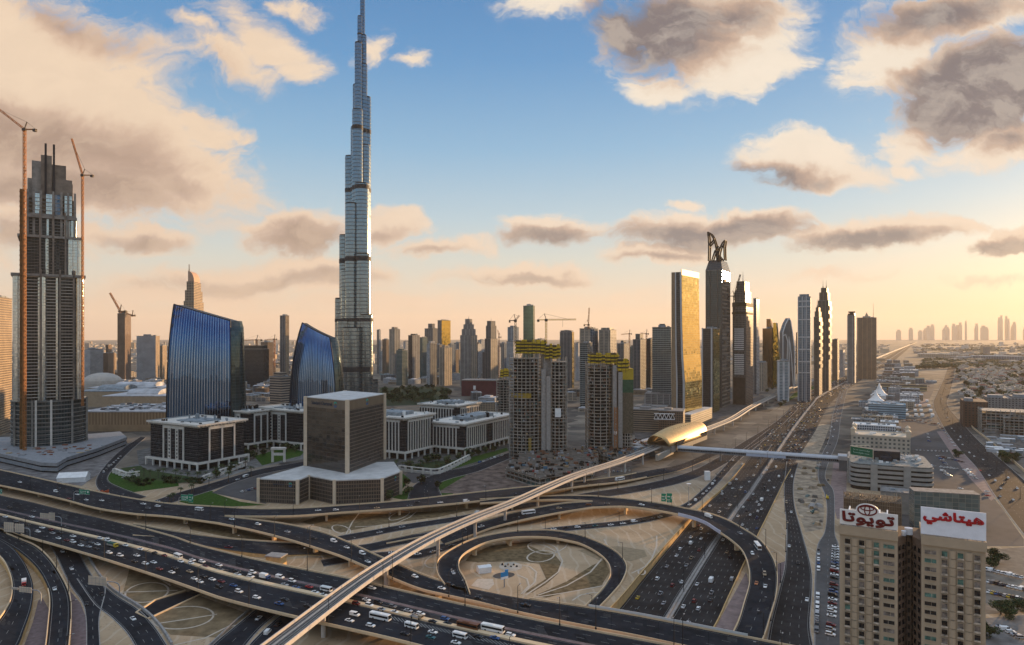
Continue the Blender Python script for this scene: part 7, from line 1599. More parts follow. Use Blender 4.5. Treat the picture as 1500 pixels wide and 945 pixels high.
# hazy skyline on the horizon
HZ = pm("hazy_tower", (.42, .37, .31), .8, var=.05)  # pale base colour paints in part of the distance haze
Yh = 23500
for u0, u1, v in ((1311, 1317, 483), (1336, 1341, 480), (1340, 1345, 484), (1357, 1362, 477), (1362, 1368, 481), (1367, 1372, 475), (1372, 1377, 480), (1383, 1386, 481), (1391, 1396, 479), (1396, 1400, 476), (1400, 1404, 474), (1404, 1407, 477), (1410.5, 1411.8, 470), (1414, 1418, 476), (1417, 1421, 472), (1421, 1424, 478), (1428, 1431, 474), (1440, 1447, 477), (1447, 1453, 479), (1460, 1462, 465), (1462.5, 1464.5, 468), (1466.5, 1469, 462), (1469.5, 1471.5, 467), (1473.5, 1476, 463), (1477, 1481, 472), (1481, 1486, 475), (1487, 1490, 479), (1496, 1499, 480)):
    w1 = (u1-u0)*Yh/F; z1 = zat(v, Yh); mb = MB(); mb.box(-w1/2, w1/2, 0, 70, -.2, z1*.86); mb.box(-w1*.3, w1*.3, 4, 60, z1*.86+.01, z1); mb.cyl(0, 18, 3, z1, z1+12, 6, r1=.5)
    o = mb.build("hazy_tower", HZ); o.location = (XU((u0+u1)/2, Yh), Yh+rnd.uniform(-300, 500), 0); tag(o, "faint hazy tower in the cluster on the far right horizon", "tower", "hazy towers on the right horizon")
# ------------------------------------------------------------------ vehicles
PAINTS = {'white': (.74, .74, .72), 'silver': (.36, .37, .38), 'grey': (.13, .135, .14), 'black': (.018, .018, .02), 'dark red': (.16, .018, .02), 'blue': (.03, .09, .24), 'tan': (.38, .29, .19), 'orange': (.50, .17, .05), 'yellow': (.60, .42, .03), 'teal': (.05, .15, .16), 'brown': (.16, .06, .025), 'red': (.45, .03, .03)}
PM_ = {k: pm("paint_"+k.replace(' ', '_'), c, .28, .15 if k != 'white' else 0, var=0) for k, c in PAINTS.items()}
GLS = pm("car_glass", (.012, .015, .02), .08, .2, var=0); TYR = pm("tyre", (.015, .015, .015), .8, var=0); HEADL = pm("lamp_lens", (.6, .58, .52), .2, var=0); TAILL = pm("tail_lens", (.30, .01, .01), .3, var=0); TARP = pm("green_tarpaulin", (.03, .09, .075), .8, var=.1)
def hull(mb, pr, w0, w1, mi=0):    # side profile (x, z) -> hull, half width w0 low, w1 high
    zs = [p[1] for p in pr]; z0, z1 = min(zs), max(zs); n = len(pr); hw = lambda z: w0+(w1-w0)*(z-z0)/max(.01, z1-z0)
    Lp = [(x, hw(z), z) for x, z in pr]; Rp = [(x, -hw(z), z) for x, z in pr]
    for i in range(n): j = (i+1) % n; mb.quad([Rp[i], Rp[j], Lp[j], Lp[i]], mi)
    mb.quad(Rp[::-1], mi); mb.quad(Lp, mi)
KINDS = {'saloon': 4.7, 'estate car': 4.6, 'SUV': 4.8, 'van': 5.3, 'minibus': 7.2, 'bus': 11.8, 'pickup': 5.3, 'lorry': 9.5, 'box truck': 7.0, 'tow truck': 7.4}
def vparts(kind):
    """(part, MB, material role) for one vehicle, nose towards +x."""
    L = KINDS[kind]; h = L/2; b = MB(); g = MB(); out = []
    if kind == 'saloon':
        hull(b, [(-h, .32), (h, .32), (h+.02, .62), (h-.25, .80), (h-1.35, .92), (-h+.95, .95), (-h+.05, .90)], .93, .86); hull(g, [(h-1.4, .925), (h-2.15, 1.40), (-h+1.75, 1.40), (-h+.85, .955)], .82, .62); b.box(-h+1.75, h-2.15, -.60, .60, 1.405, 1.44)
    elif kind in ('SUV', 'estate car'):
        t = 1.82 if kind == 'SUV' else 1.55; hull(b, [(-h, .38), (h, .38), (h+.02, .75), (h-.2, .98), (h-1.25, 1.06), (-h+.05, 1.08)], .97, .92); hull(g, [(h-1.3, 1.065), (h-1.95, t-.06), (-h+.35, t-.06), (-h+.06, 1.085)], .88, .74); b.box(-h+.3, h-1.95, -.74, .74, t-.055, t)
    elif kind == 'van':
        hull(b, [(-h, .35), (h, .35), (h, .95), (h-.9, 1.15), (h-1.5, 2.0), (-h, 2.05)], 1.0, .93); hull(g, [(h-.86, 1.17), (h-1.4, 1.92), (h-2.6, 1.92), (h-2.6, 1.17)], 1.01, .96)
    elif kind in ('minibus', 'bus'):
        t = 2.6 if kind == 'minibus' else 3.2; wd = 1.1 if kind == 'minibus' else 1.27; hull(b, [(-h, .4), (h, .4), (h, 1.2), (h-.35, t), (-h, t)], wd, wd); 
        mbx = MB(); g.box(-h+.4, h-.5, -wd-.02, wd+.02, t*.48, t*.80); hull(g, [(h-.02, 1.25), (h+.03, 1.25), (h-.26, t-.25), (h-.33, t-.25)], wd*.92, wd*.92); b.box(-h*.5, h*.1, -.6, .6, t, t+.22)
    elif kind == 'pickup':
        hull(b, [(-h, .45), (h, .45), (h, .95), (h-1.3, 1.05), (-h, 1.05)], .95, .92); hull(g, [(h-1.35, 1.055), (h-1.95, 1.68), (h-3.2, 1.68), (h-3.3, 1.055)], .86, .74); b.box(h-3.2, h-1.95, -.72, .72, 1.685, 1.72); g.box(-h+.15, h-3.5, -.78, .78, 1.051, 1.06)
    elif kind == 'lorry':
        b.box(h-2.1, h, -1.2, 1.2, .6, 2.7); g.box(h-.6, h+.03, -1.1, 1.1, 1.7, 2.4); out.append(('cargo_bed', (lambda m: (m.box(-h, h-2.3, -1.25, 1.25, .9, 2.0, 0), m.box(-h+.1, h-2.4, -1.2, 1.2, 2.0, 2.9, 1)))(q := MB()) and q, 'bed'))
    elif kind == 'box truck':
        b.box(h-1.9, h, -1.05, 1.05, .55, 2.2); g.box(h-.8, h+.03, -1.0, 1.0, 1.4, 2.0); q = MB(); q.box(-h, h-2.0, -1.15, 1.15, .8, 3.1); out.append(('cargo_box', q, 'white'))
    elif kind == 'tow truck':
        b.box(h-2.0, h, -1.1, 1.1, .55, 2.3); g.box(h-.9, h+.03, -1.05, 1.05, 1.4, 2.1); q = MB(); q.box(-h, h-2.1, -1.1, 1.1, .8, 1.05); q.bar((h-2.6, 0, 1.0), (-h+.3, 0, 2.0), .3); out.append(('tow_bed', q, 'bed'))
    out = [('body', b, 'paint'), ('windows', g, 'glass')]+out
    big = kind in ('bus', 'lorry', 'minibus', 'box truck', 'tow truck'); r = .48 if big else .33; hw = {'bus': 1.2, 'lorry': 1.15, 'minibus': 1.03}.get(kind, .86 if not big else 1.0)
    for x in (h*.62, -h*.60):
        for y in (-hw, hw):
            w = MB(); n = 10
            for i in range(n): a0, a1 = 6.2832*i/n, 6.2832*(i+1)/n; w.quad([(x+r*math.cos(a0), y-.11, r+r*math.sin(a0)), (x+r*math.cos(a1), y-.11, r+r*math.sin(a1)), (x+r*math.cos(a1), y+.11, r+r*math.sin(a1)), (x+r*math.cos(a0), y+.11, r+r*math.sin(a0))])
            for s in (-.11, .11): w.quad([(x+r*math.cos(6.2832*i/n), y+s, r+r*math.sin(6.2832*i/n)) for i in range(n)])
            out.append(('wheel', w, 'tyre'))
    q = MB(); zz = .62 if kind == 'saloon' else .75
    for y in (-.62, .62): q.box(h-.06, h+.05, y-.18, y+.18, zz, zz+.16); 
    out.append(('headlight', q, 'lens')); q = MB()
    for y in (-.66, .66): q.box(-h-.03, -h+.05, y-.16, y+.16, zz+.08, zz+.24)
    out.append(('tail_light', q, 'tail')); return out
ROLE = {'glass': [GLS], 'tyre': [TYR], 'lens': [HEADL], 'tail': [TAILL], 'white': [PM_['white']], 'bed': [CONCG, TARP]}
MCACHE = {}
def vmesh(kind, colour, full):
    key = (kind, colour, full)
    if key in MCACHE: return MCACHE[key]
    parts = vparts(kind); res = []
    if full:
        for nm, mb, role in parts:
            k2 = (kind, nm, len(res), colour if role == 'paint' else role); o = mb.build(nm, PM_[colour] if role == 'paint' else ROLE[role]); res.append((nm, o.data)); bpy.data.objects.remove(o)
    else:
        m = MB(); 
        for nm, mb, role in parts:
            if nm in ('headlight', 'tail_light'): continue
            b0 = len(m.v); m.v += mb.v; m.f += [tuple(i+b0 for i in f) for f in mb.f]; m.uv += mb.uv; m.m += [{'paint': 0, 'glass': 1, 'tyre': 2}.get(role, 3)]*len(mb.f)
        o = m.build("car", [PM_[colour], GLS, TYR, CONCG]); res = o.data; bpy.data.objects.remove(o)
    MCACHE[key] = res; return res
CL = {}
for k, (Lr, Rr_) in ROADS.items(): CL[k] = [Lr[i].lerp(Rr_[i], .5) for i in range(len(Lr))]
def onroad(u, v, key):
    z = 0; cl_ = CL[key]; hd = 0
    for _ in range(5):
        p = at(u, v, z); i = min(range(len(cl_)-1), key=lambda j: (flat(cl_[j].lerp(cl_[j+1], .5))-flat(p)).length_squared)
        a, b = cl_[i], cl_[i+1]; d = flat(b-a); t = max(0, min(1, (flat(p-a)).dot(d)/d.length_squared)) if d.length > 0 else 0; z = a.z+(b.z-a.z)*t; hd = math.atan2(d.y, d.x)
    return at(u, v, z), hd
VEH = []
GZ = {'G1': .115, 'G2': .13, 'G3': .14, 'P': .15, 'FR': .165, 'Q': .175}
WORD = {'saloon': 'saloon', 'van': 'van'}
def veh(p, hd, colour, kind, phrase, full=True, z=0.13):
    VEH.append(dict(p=p, hd=hd, c=colour, k=kind, ph=phrase, full=full, z=z))
COL = dict(w='white', s='silver', g='grey', k='black', r='dark red', b='blue', t='tan', o='orange', y='yellow', e='teal', n='brown', R='red')
KND = dict(a='saloon', e='estate car', u='SUV', v='van', m='minibus', B='bus', p='pickup', L='lorry', x='box truck', T='tow truck')
PHR = {'A': "on the far left flyover", 'A1': "on the far flyover by the bank", 'B': "on the flyover feeding the loop ramp", 'E1': "on the crowded flyover's quiet far carriageway", 'E2': "on the crowded flyover's middle carriageway", 'E3': "on the crowded flyover's nearest carriageway", 'D': "on the curved flyover over the highway", 'D2': "on the rising ramp behind the metro piers", 'G3': "on the sand-edged queue road", 'P': "on the slip road right of the highway", 'S': "on the sunken highway stretch", 'L': "on the curling loop ramp", 'F1': "on the walled ramp at bottom left", 'F2': "on the leftmost bottom ramp", 'F3': "on the dark ground road at bottom left", 'F4': "on the ground road bending bottom left", 'H2': "emerging under the crowded flyover", 'H1': "on the underpass road at bottom", 'C1': "on the peeling slip road", 'G1': "on the ground road below the bank", 'Q': "on the avenue at right", 'FR': "on the frontage lane", 'U': "on the plaza street"}
def cars(key, s, full=True, ph=None, flip=0):
    for it in s.split():
        c, k, u, v = it.split(','); p, hd = onroad(float(u), float(v), key); veh(p, hd+R(rnd.uniform(-2, 2))+(math.pi if flip else 0), COL[c], KND[k], ph or PHR[key], full, GZ.get(key, .13) if key[0] in 'GPFQHUS' and not key in ('F1', 'F2') else .03)
cars('A', "w,a,29,707 k,a,86,716 w,v,82,721 w,a,113,725 w,a,126,733 w,a,149,734 w,a,210,739 g,a,217,745.5 w,e,231,742.5 r,a,101,731 w,m,292,748")
cars('A1', "w,a,466,748.5 w,e,492,748 t,a,552,745 g,a,600,742 k,a,611,736.5 w,v,683,735 w,a,645,737 w,B,908,703.5 t,a,862,711")
cars('B', "w,a,340,761.5 w,e,378,769 s,a,421,780 k,a,460,789.5 w,v,489,794 w,a,508,803 w,v,531,812 w,a,539,824 w,e,608,846 w,a,647,863 k,u,659,858 k,a,701,877.5 k,p,770,888")
cars('L', "w,a,664,840")
cars('E1', "w,a,47,758 g,a,49,750 k,a,14,744 w,e,545,863")
cars('E2', "w,a,8,758 g,a,24,764.6 k,a,29,769 k,a,41,770 w,a,62,774 r,e,75,777 k,a,88,781.5 w,a,107,786.5 k,a,123,791 w,e,147,790 w,v,158,793 w,a,184,800 w,a,206,805.5 k,a,227,811 r,a,241,815 w,m,261,817 w,a,265,823.5 w,a,282,821.5 w,e,280,826.5 w,e,296,824 r,a,301,831 w,a,321,829 g,a,323,835.5 k,a,347,838 w,a,348,843 w,u,370,840 w,u,367,846 b,x,388,848 w,v,410,847 s,a,417,858 w,u,428,852.5 b,a,433.6,862 R,a,453,861 w,a,461.6,869 w,m,478,866 w,a,474,873 r,u,522,886 w,a,537,880 w,u,541,888 k,u,554,884 s,a,559,894 g,e,575,890 w,a,578,898 s,a,598,896 w,e,616,901 t,T,610,906 k,a,634,912 b,e,652,908 k,a,656,915 n,B,686,921 w,B,722,925 b,a,725,936 w,e,748,932 k,a,700,934")
cars('E3', "k,a,7,770 w,e,55.5,780 s,a,77,782 w,a,86,789.5 r,a,98,792.5 w,u,107,795 s,a,130,802 g,a,134,796 w,a,118.5,800 w,a,143,798.5 k,a,141,805 y,L,165,801 w,e,160,811 w,u,176,815 k,a,197,823.5 w,e,213,827 w,a,225,825 w,a,200.6,815 r,a,233.6,834.5 w,a,251.7,839.5 k,a,255,834 t,a,278,838.5 w,a,285,849 w,a,293,853.5 k,a,298,845.5 w,a,311,850 r,a,324.5,853 k,e,321,861 b,a,342,859 w,u,350,868 w,e,376,877 b,p,409,886 k,a,417,880 k,a,451,889 w,a,512,910.5 w,v,519.5,902 w,e,543,918 w,B,557,907.5 k,a,593,930 w,m,603,920 w,a,634,927.5 e,a,631,935 w,m,674,934.5 w,a,668,943")
cars('D', "g,a,889,738.5 w,e,940,740.5 w,x,1038,758.5 s,a,1084,782 w,B,1110,803 w,e,1102,812 t,u,1120,842 o,a,1108,855.5 w,a,1121,860")
cars('D2', "w,B,774,753 t,e,819,745.5 n,e,862,740 w,p,705,772.5")
cars('G3', "w,a,811,776.5 k,a,829,774 w,e,846,773.5 e,a,872,771.5 w,a,894.7,770 w,a,912.5,768 w,v,929,765 k,a,942,763.6 g,e,956,760.8 w,a,967,758 w,a,1010,740 w,v,1019,734 w,a,1030,724 w,a,1035,720 w,a,1039,716 w,v,1044,710 w,a,1047,705 k,a,1052,700 k,a,1056,694 g,a,1060,690 k,a,1066,684 w,a,1074,675 s,a,634,809.5 w,a,574,811 k,a,661,800.5 w,a,612,813")
cars('P', "w,a,1156,801 k,p,1169,826 w,a,1182,880 t,u,1152,737 w,a,1159,751 t,a,1153,766 w,u,1160,699 k,a,1150,707")
cars('S', "w,a,1012,788 w,v,1012,797 w,a,1027,790 r,a,1024,807 w,a,1059,792 w,a,1021,857 g,x,1042,853 r,u,1017,882 k,a,1041,881 w,e,1023,893 w,a,1001,890 w,a,991,815 y,a,934,877 s,a,972,885 k,a,931,896 w,x,1069,711 w,a,1073,716 w,a,1057,720 w,e,1058,724.5 t,a,1077,728 k,a,1062,731 t,a,1084,718 s,a,1074,697 w,e,1087,680.5 w,a,1110,681 w,v,1137,685 w,a,1123,689 t,a,1117,696 w,v,1141,699 w,a,1127,705 k,a,1118,709 w,a,1134,715 k,e,1120,715 w,a,1125,719.5 g,a,1129,727 n,a,1096,733 k,a,1106,729 w,a,1109,736 s,x,1116,734.5 k,a,1094,749 w,a,1099,755 w,e,1110,750 w,a,1081,757 w,a,1094,777 g,a,1066,746 w,a,1040,742")
cars('F1', "w,a,80,864"); cars('F2', "R,x,35,857"); cars('F3', "w,a,92,809 w,a,105,834.5 k,a,127,886"); cars('F4', "w,a,195,908 k,a,150,872"); cars('H2', "k,e,407,917 w,v,392,928"); cars('H1', "w,a,379,907"); cars('C1', "r,p,335,803"); cars('G1', "s,a,589,773 s,a,556,781 w,v,700,752"); cars('U', "w,m,360,699 w,a,348,703 w,a,231,736")
cars('Q', "w,a,1410,652 w,e,1420,664 k,a,1417,648 w,a,1427,669 R,a,1436,690 w,a,1440,674 k,a,1444,682 w,a,1449,697 k,a,1452,688 w,e,1458,705 w,a,1466,716 k,a,1470,710 w,e,1477,701 w,a,1490,716 k,a,1399,640 w,a,1394,628 w,a,1404,645 w,v,1407,641 s,a,1398,632 w,a,1388,612 k,a,1391,617 w,a,1384,600 w,a,1380,585 g,a,1378,578 w,a,1387,570 w,a,1389,560 k,a,1387,606 s,a,1465,728 w,a,1484,733")
cars('FR', "w,u,1211,673 k,a,1213,704 w,a,1212,664 w,a,1220,640 w,a,1222,630 k,a,1216,652 w,v,1226,618 w,a,1228,606")
# parked rows
def parked(label, pts, n, heading, jit=2, kinds='aaeuv', cols='wwwwwssgkrb', skip=.05, full=True):
    q = [at(u, v) for u, v in pts]; tot = sum((b-a).length for a, b in zip(q, q[1:])); i = 0
    for j in range(n):
        if rnd.random() < skip: continue
        s = tot*(j+.5)/n
        for a, b in zip(q, q[1:]):
            l = (b-a).length
            if s <= l: p = a.lerp(b, s/l); d = b-a; break
            s -= l
        veh(p, math.atan2(d.y, d.x)+R(heading+rnd.uniform(-jit, jit)), COL[rnd.choice(cols)], KND[rnd.choice(kinds)], label, full, .22)
parked("parked on the frontage lane's left side", [(1199, 806), (1199, 838)], 7, 0); parked("parked on the frontage lane's lower left side", [(1198, 872), (1196, 930)], 8, 0)
parked("parked against the beige tower's left wall", [(1224, 800), (1222, 850), (1219, 890), (1216, 935)], 26, 82, 4)
parked("parked in the top row right of beige tower", [(1444, 835), (1500, 848)], 10, 80); parked("parked in the second row right of beige tower", [(1446, 853), (1506, 866)], 10, 80); parked("parked in the third row right of beige tower", [(1446, 868), (1500, 880)], 9, 80, cols='wwwsgbyk'); parked("parked in the bottom right corner", [(1462, 918), (1500, 938)], 5, 80)
parked("parked in the white line across the field", [(1362, 683), (1425, 690)], 13, 80, cols='wwwwws'); parked("parked in the slanted group on the field", [(1380, 690), (1392, 699)], 5, 70); parked("parked in the long slanted row by pink paving", [(1416, 690), (1430, 703)], 9, 75); parked("parked in the cluster below the lone tree", [(1378, 672), (1386, 682)], 5, 70); parked("parked behind the glazed block", [(1406, 715), (1416, 735)], 5, 70)
parked("parked at the field's left edge", [(1323, 628), (1330, 652)], 7, 60); parked("parked out in the open field", [(1358, 634), (1362, 650)], 3, 20, 30); parked("parked on the open field's far part", [(1325, 610), (1368, 612)], 7, 60); parked("parked beyond the trailers on the field", [(1330, 570), (1362, 566)], 9, 60)
veh(at(1447, 727), R(-10), 'red', 'saloon', "parked alone on the pink paving", True, .22); veh(at(1446, 721), R(-10), 'white', 'saloon', "parked by the red one on pink paving", True, .22)
parked("parked under the metro beside the station road", [(884, 693), (925, 690)], 7, 60); parked("parked behind the garden wall by the bank", [(612, 703), (636, 699)], 4, 40)
parked("parked in the frontage road's long queue", [(1209, 655), (1236, 572)], 22, 4, cols='wwwsgk')
LS_, RS_ = ROADS['S']; taken = [a['p'] for a in VEH if a['ph'] == PHR['S']]; k_ = 0; tr_ = 0
while k_ < 58 and tr_ < 900:
    tr_ += 1; x = rnd.uniform(22, 46) if rnd.random() < .8 else rnd.uniform(9, 22); j = int(x); lane = rnd.randrange(6); lf = (.05+.41*(lane+.5)/6) if rnd.random() < .5 else (.545+.42*(lane+.5)/6); p = LS_[j].lerp(RS_[j], lf).lerp(LS_[j+1].lerp(RS_[j+1], lf), x-j)
    if any((p-q).length < 9 for q in taken): continue
    taken.append(p); d = LS_[j+1]-LS_[j]; veh(Vector((p.x, p.y, p.z)), math.atan2(d.y, d.x), COL[rnd.choice('wwwwwssgkkrtb')], KND[rnd.choice('aaaaeeuuvp')], PHR['S'], True, .13); k_ += 1
parked("parked in scattered rows on the field's middle", [(1345, 618), (1372, 622)], 6, 70, 6); parked("parked in the field's middle row", [(1340, 660), (1390, 662)], 9, 75, 5); parked("parked along the cream turreted building's right side", [(1326, 655), (1334, 680)], 6, 10); parked("parked in the plaza yard by the nearest office", [(180, 702), (196, 688)], 6, 70); parked("parked beside the site tent on the service road", [(150, 694), (178, 668)], 8, 5, kinds='aeuvx'); parked("parked in the yard left of the bank podium", [(352, 722), (376, 716)], 5, 70); parked("parked along the street beside the finned offices", [(700, 679), (738, 667)], 7, 3)
parked("parked in the field's near middle rows", [(1372, 668), (1412, 678)], 9, 75, 5); parked("parked in the row before the trailers", [(1322, 617), (1366, 616)], 11, 70, 5); parked("parked along the field's avenue side", [(1374, 620), (1400, 656)], 9, 20, 5); parked("parked in the far yard beyond the avenue", [(1446, 652), (1500, 672)], 12, 70, 10)
# label them: look first, then the road, then its order along the road from the left of the frame
VEH.sort(key=lambda a: a['p'].x/a['p'].y)
ORD = ["first", "second", "third", "fourth", "fifth", "sixth", "seventh", "eighth", "ninth", "tenth", "eleventh", "twelfth", "thirteenth", "fourteenth", "fifteenth", "sixteenth", "seventeenth", "eighteenth", "nineteenth", "twentieth", "twenty-first", "twenty-second", "twenty-third", "twenty-fourth", "twenty-fifth", "twenty-sixth", "twenty-seventh", "twenty-eighth", "twenty-ninth", "thirtieth", "thirty-first", "thirty-second", "thirty-third", "thirty-fourth", "thirty-fifth", "thirty-sixth"]
from collections import Counter
cn = Counter((a['c'], a['k'], a['ph']) for a in VEH); seen = Counter()
def cat_of(k): return {'bus': 'bus', 'minibus': 'minibus', 'lorry': 'lorry', 'van': 'van', 'box truck': 'truck', 'tow truck': 'truck', 'pickup': 'pickup'}.get(k, 'car')
NAMES = {'bus': 'bus', 'minibus': 'minibus', 'lorry': 'lorry', 'van': 'van', 'box truck': 'box_truck', 'tow truck': 'tow_truck', 'pickup': 'pickup_truck'}
VEH.sort(key=lambda a: a['p'].y); 
for i, a in enumerate(VEH): a['thing'] = True; a['full'] = a['full'] and a['p'].y < 640
XK = lambda a: a['p'].x/a['p'].y
YK = lambda a: a['p'].y
MARK = {PHR['A']: (XK, "unfinished tower"), PHR['A1']: (XK, "fork"), PHR['B']: (XK, "fork"), PHR['E1']: (XK, "double gantry"), PHR['E2']: (XK, "double gantry"), PHR['E3']: (XK, "double gantry"), PHR['D']: (XK, "metro viaduct"), PHR['G3']: (XK, "metro viaduct")}
def mark(a): return MARK.get(a['ph'], (YK, "near end"))
VEH.sort(key=lambda a: (a['ph'], mark(a)[0](a)))
ncar = 0
for a in VEH:
    key = (a['c'], a['k'], a['ph']); seen[key] += 1; col = 'pale tan' if a['c'] == 'tan' else a['c']
    lab = f"{col} {a['k']} {a['ph']}" if cn[key] == 1 else f"{col} {a['k']} {a['ph']}, {ORD[min(35, seen[key]-1)]}{' from near end' if mark(a)[1] == 'near end' else ' such from the '+mark(a)[1]}"
    loc = a['p']+Vector((0, 0, a['z'])); nm = NAMES.get(a['k'], 'parked_car' if a['ph'].startswith('parked') else 'car'); grp = "vehicles "+a['ph']
    if a['full']:
        t = thing(nm, lab, cat_of(a['k']), loc, 0, grp); t.rotation_euler = (0, 0, a['hd'])
        for pn, me in vmesh(a['k'], a['c'], True): o = bpy.data.objects.new(pn, me); C.objects.link(o); o.parent = t
    else:
        o = bpy.data.objects.new(nm, vmesh(a['k'], a['c'], False)); C.objects.link(o); o.location = loc; o.rotation_euler = (0, 0, a['hd']); tag(o, lab, cat_of(a['k']), grp)
print("vehicles", len(VEH), "full", sum(a['full'] for a in VEH))
# the rest of the highway traffic beyond the footbridge: far past counting
mb = MB(); LS, RS = ROADS['S']; q0 = 7*6
cum = [0]
for j in range(q0, len(LS)-10): cum.append(cum[-1]+(LS[j+1]-LS[j]).length)
import bisect
for i in range(820):
    dist = 60+(min(cum[-1], 3600)-60)*rnd.random()**1.25; j0 = bisect.bisect(cum, dist)-1; j = q0+min(j0, len(LS)-12-q0); fr = min(1, (dist-cum[j0])/max(.1, (LS[j+1]-LS[j]).length)); side = rnd.random() < .5; lane = rnd.randrange(6); lf = (.04+.42*(lane+.5)/6) if side else (.54+.43*(lane+.5)/6)
    a, b = LS[j].lerp(RS[j], lf), LS[j+1].lerp(RS[j+1], lf); p = a.lerp(b, fr); d = (b-a).normalized(); n = Vector((-d.y, d.x, 0)); c_ = rnd.choice([0, 0, 0, 0, 1, 1, 2, 3, 3, 4, 5]); s = 1.0 if p.y < 1500 else 1.25
    for l, wd, z0, z1, mi in ((2.3, .92, .25, .95, c_), (1.25, .8, .95, 1.45, 6)):
        cs = [p+d*l*sx*s+n*wd*sy*s for sx, sy in ((-1, -1), (1, -1), (1, 1), (-1, 1))]; mb.prism([(v_.x, v_.y) for v_ in cs], p.z+.1+z0*s, p.z+.1+z1*s, mi)
o = mb.build("distant_traffic", [PM_['white'], PM_['silver'], PM_['black'], PM_['grey'], PM_['yellow'], PM_['dark red'], GLS]); tag(o, "dense distant traffic on the highway beyond the footbridge", "traffic"); o['kind'] = 'stuff'
# ------------------------------------------------------------------ lamps, gantries, signs
LMP = {}
def lamp(p, ang, h, label, group, arms=1, first=[None]):
    key = (h, arms)
    if key not in LMP:
        t = thing("street_lamp", label, "street lamp", p, 0, group); t.rotation_euler = (0, 0, ang); mb = MB(); mb.cyl(0, 0, .24, 0, h, 7, r1=.13); mb.cyl(0, 0, .45, 0, .9, 7); mb.build("pole", STEELD, t)
        for s in ((1, -1) if arms == 2 else (1,)): mb = MB(); mb.bar((0, 0, h-.2), (0, s*2.4, h+.35), .16); mb.build("arm", STEELD, t); mb = MB(); mb.box(-.28, .28, min(s*1.9, s*3.0), max(s*1.9, s*3.0), h+.24, h+.44); mb.build("lamp_head", STEELG, t)
        LMP[key] = t
    else: t = dup(LMP[key], p, ang, label, group)
    return t
def lamps(key, side, step, h, label, start=10, f=None, arms=1, rng=(0, 1), z=None):
    Ls, Rs = ROADS[key]; n = len(Ls); acc = step-start; ps = []
    for i in range(int(rng[0]*(n-1)), int(rng[1]*(n-1))):
        a, b = Ls[i].lerp(Rs[i], side), Ls[i+1].lerp(Rs[i+1], side); acc += (b-a).length
        if acc >= step:
            acc = 0; d = (b-a); ps.append((a, math.atan2(d.y, d.x)+(0 if side > .5 else math.pi)))
    ps.sort(key=lambda q: q[0].x/q[0].y)
    for i, (p, a) in enumerate(ps): lamp(Vector((p.x, p.y, p.z if z is None else z)), a, h, f"{label}, {ORD[min(i, 35)]} along its row", "lamp posts, "+label, arms)
lamps('A', 1.0, 42, 14, "thin black lamp post on the far left flyover's near edge"); lamps('A1', 1.0, 52, 12, "thin black lamp post on the bank-side flyover's near edge", rng=(0, .8)); lamps('B', 1.02, 40, 14, "tall black lamp post on the loop-feeding flyover's near edge", start=22)
lamps('E', 1.0, 46, 13, "tall black lamp post on the crowded flyover's near edge", start=30); lamps('E', .0, 52, 14, "black lamp post on the crowded flyover's far edge", start=20, rng=(.3, 1)); lamps('D', 0.0, 44, 12, "slim dark lamp post on the curved flyover's outer edge"); lamps('L', 0.0, 48, 11, "slim dark lamp post on the loop ramp's outer edge", start=30)
lamps('S', .505, 58, 17, "tall double-armed lamp post in the highway median", arms=2, rng=(.18, .66), start=30); lamps('P', 0, 55, 12, "lamp post between the highway and right slip road"); lamps('G3', 1.0, 60, 11, "slim lamp post beside the sand-edged queue road", rng=(.3, 1)); lamps('F1', 1.0, 45, 10, "lamp post on the bottom left walled ramp"); lamps('G1', 0, 60, 11, "slim lamp post beside the ground road below the bank"); lamps('Q', .5, 60, 11, "double lamp post in the avenue's median", arms=2)
SGB = pm("sign_back_cream", (.50, .42, .33), .7, var=.08); SGN = pm("road_sign_green", (.01, .20, .11), .5, var=.05)
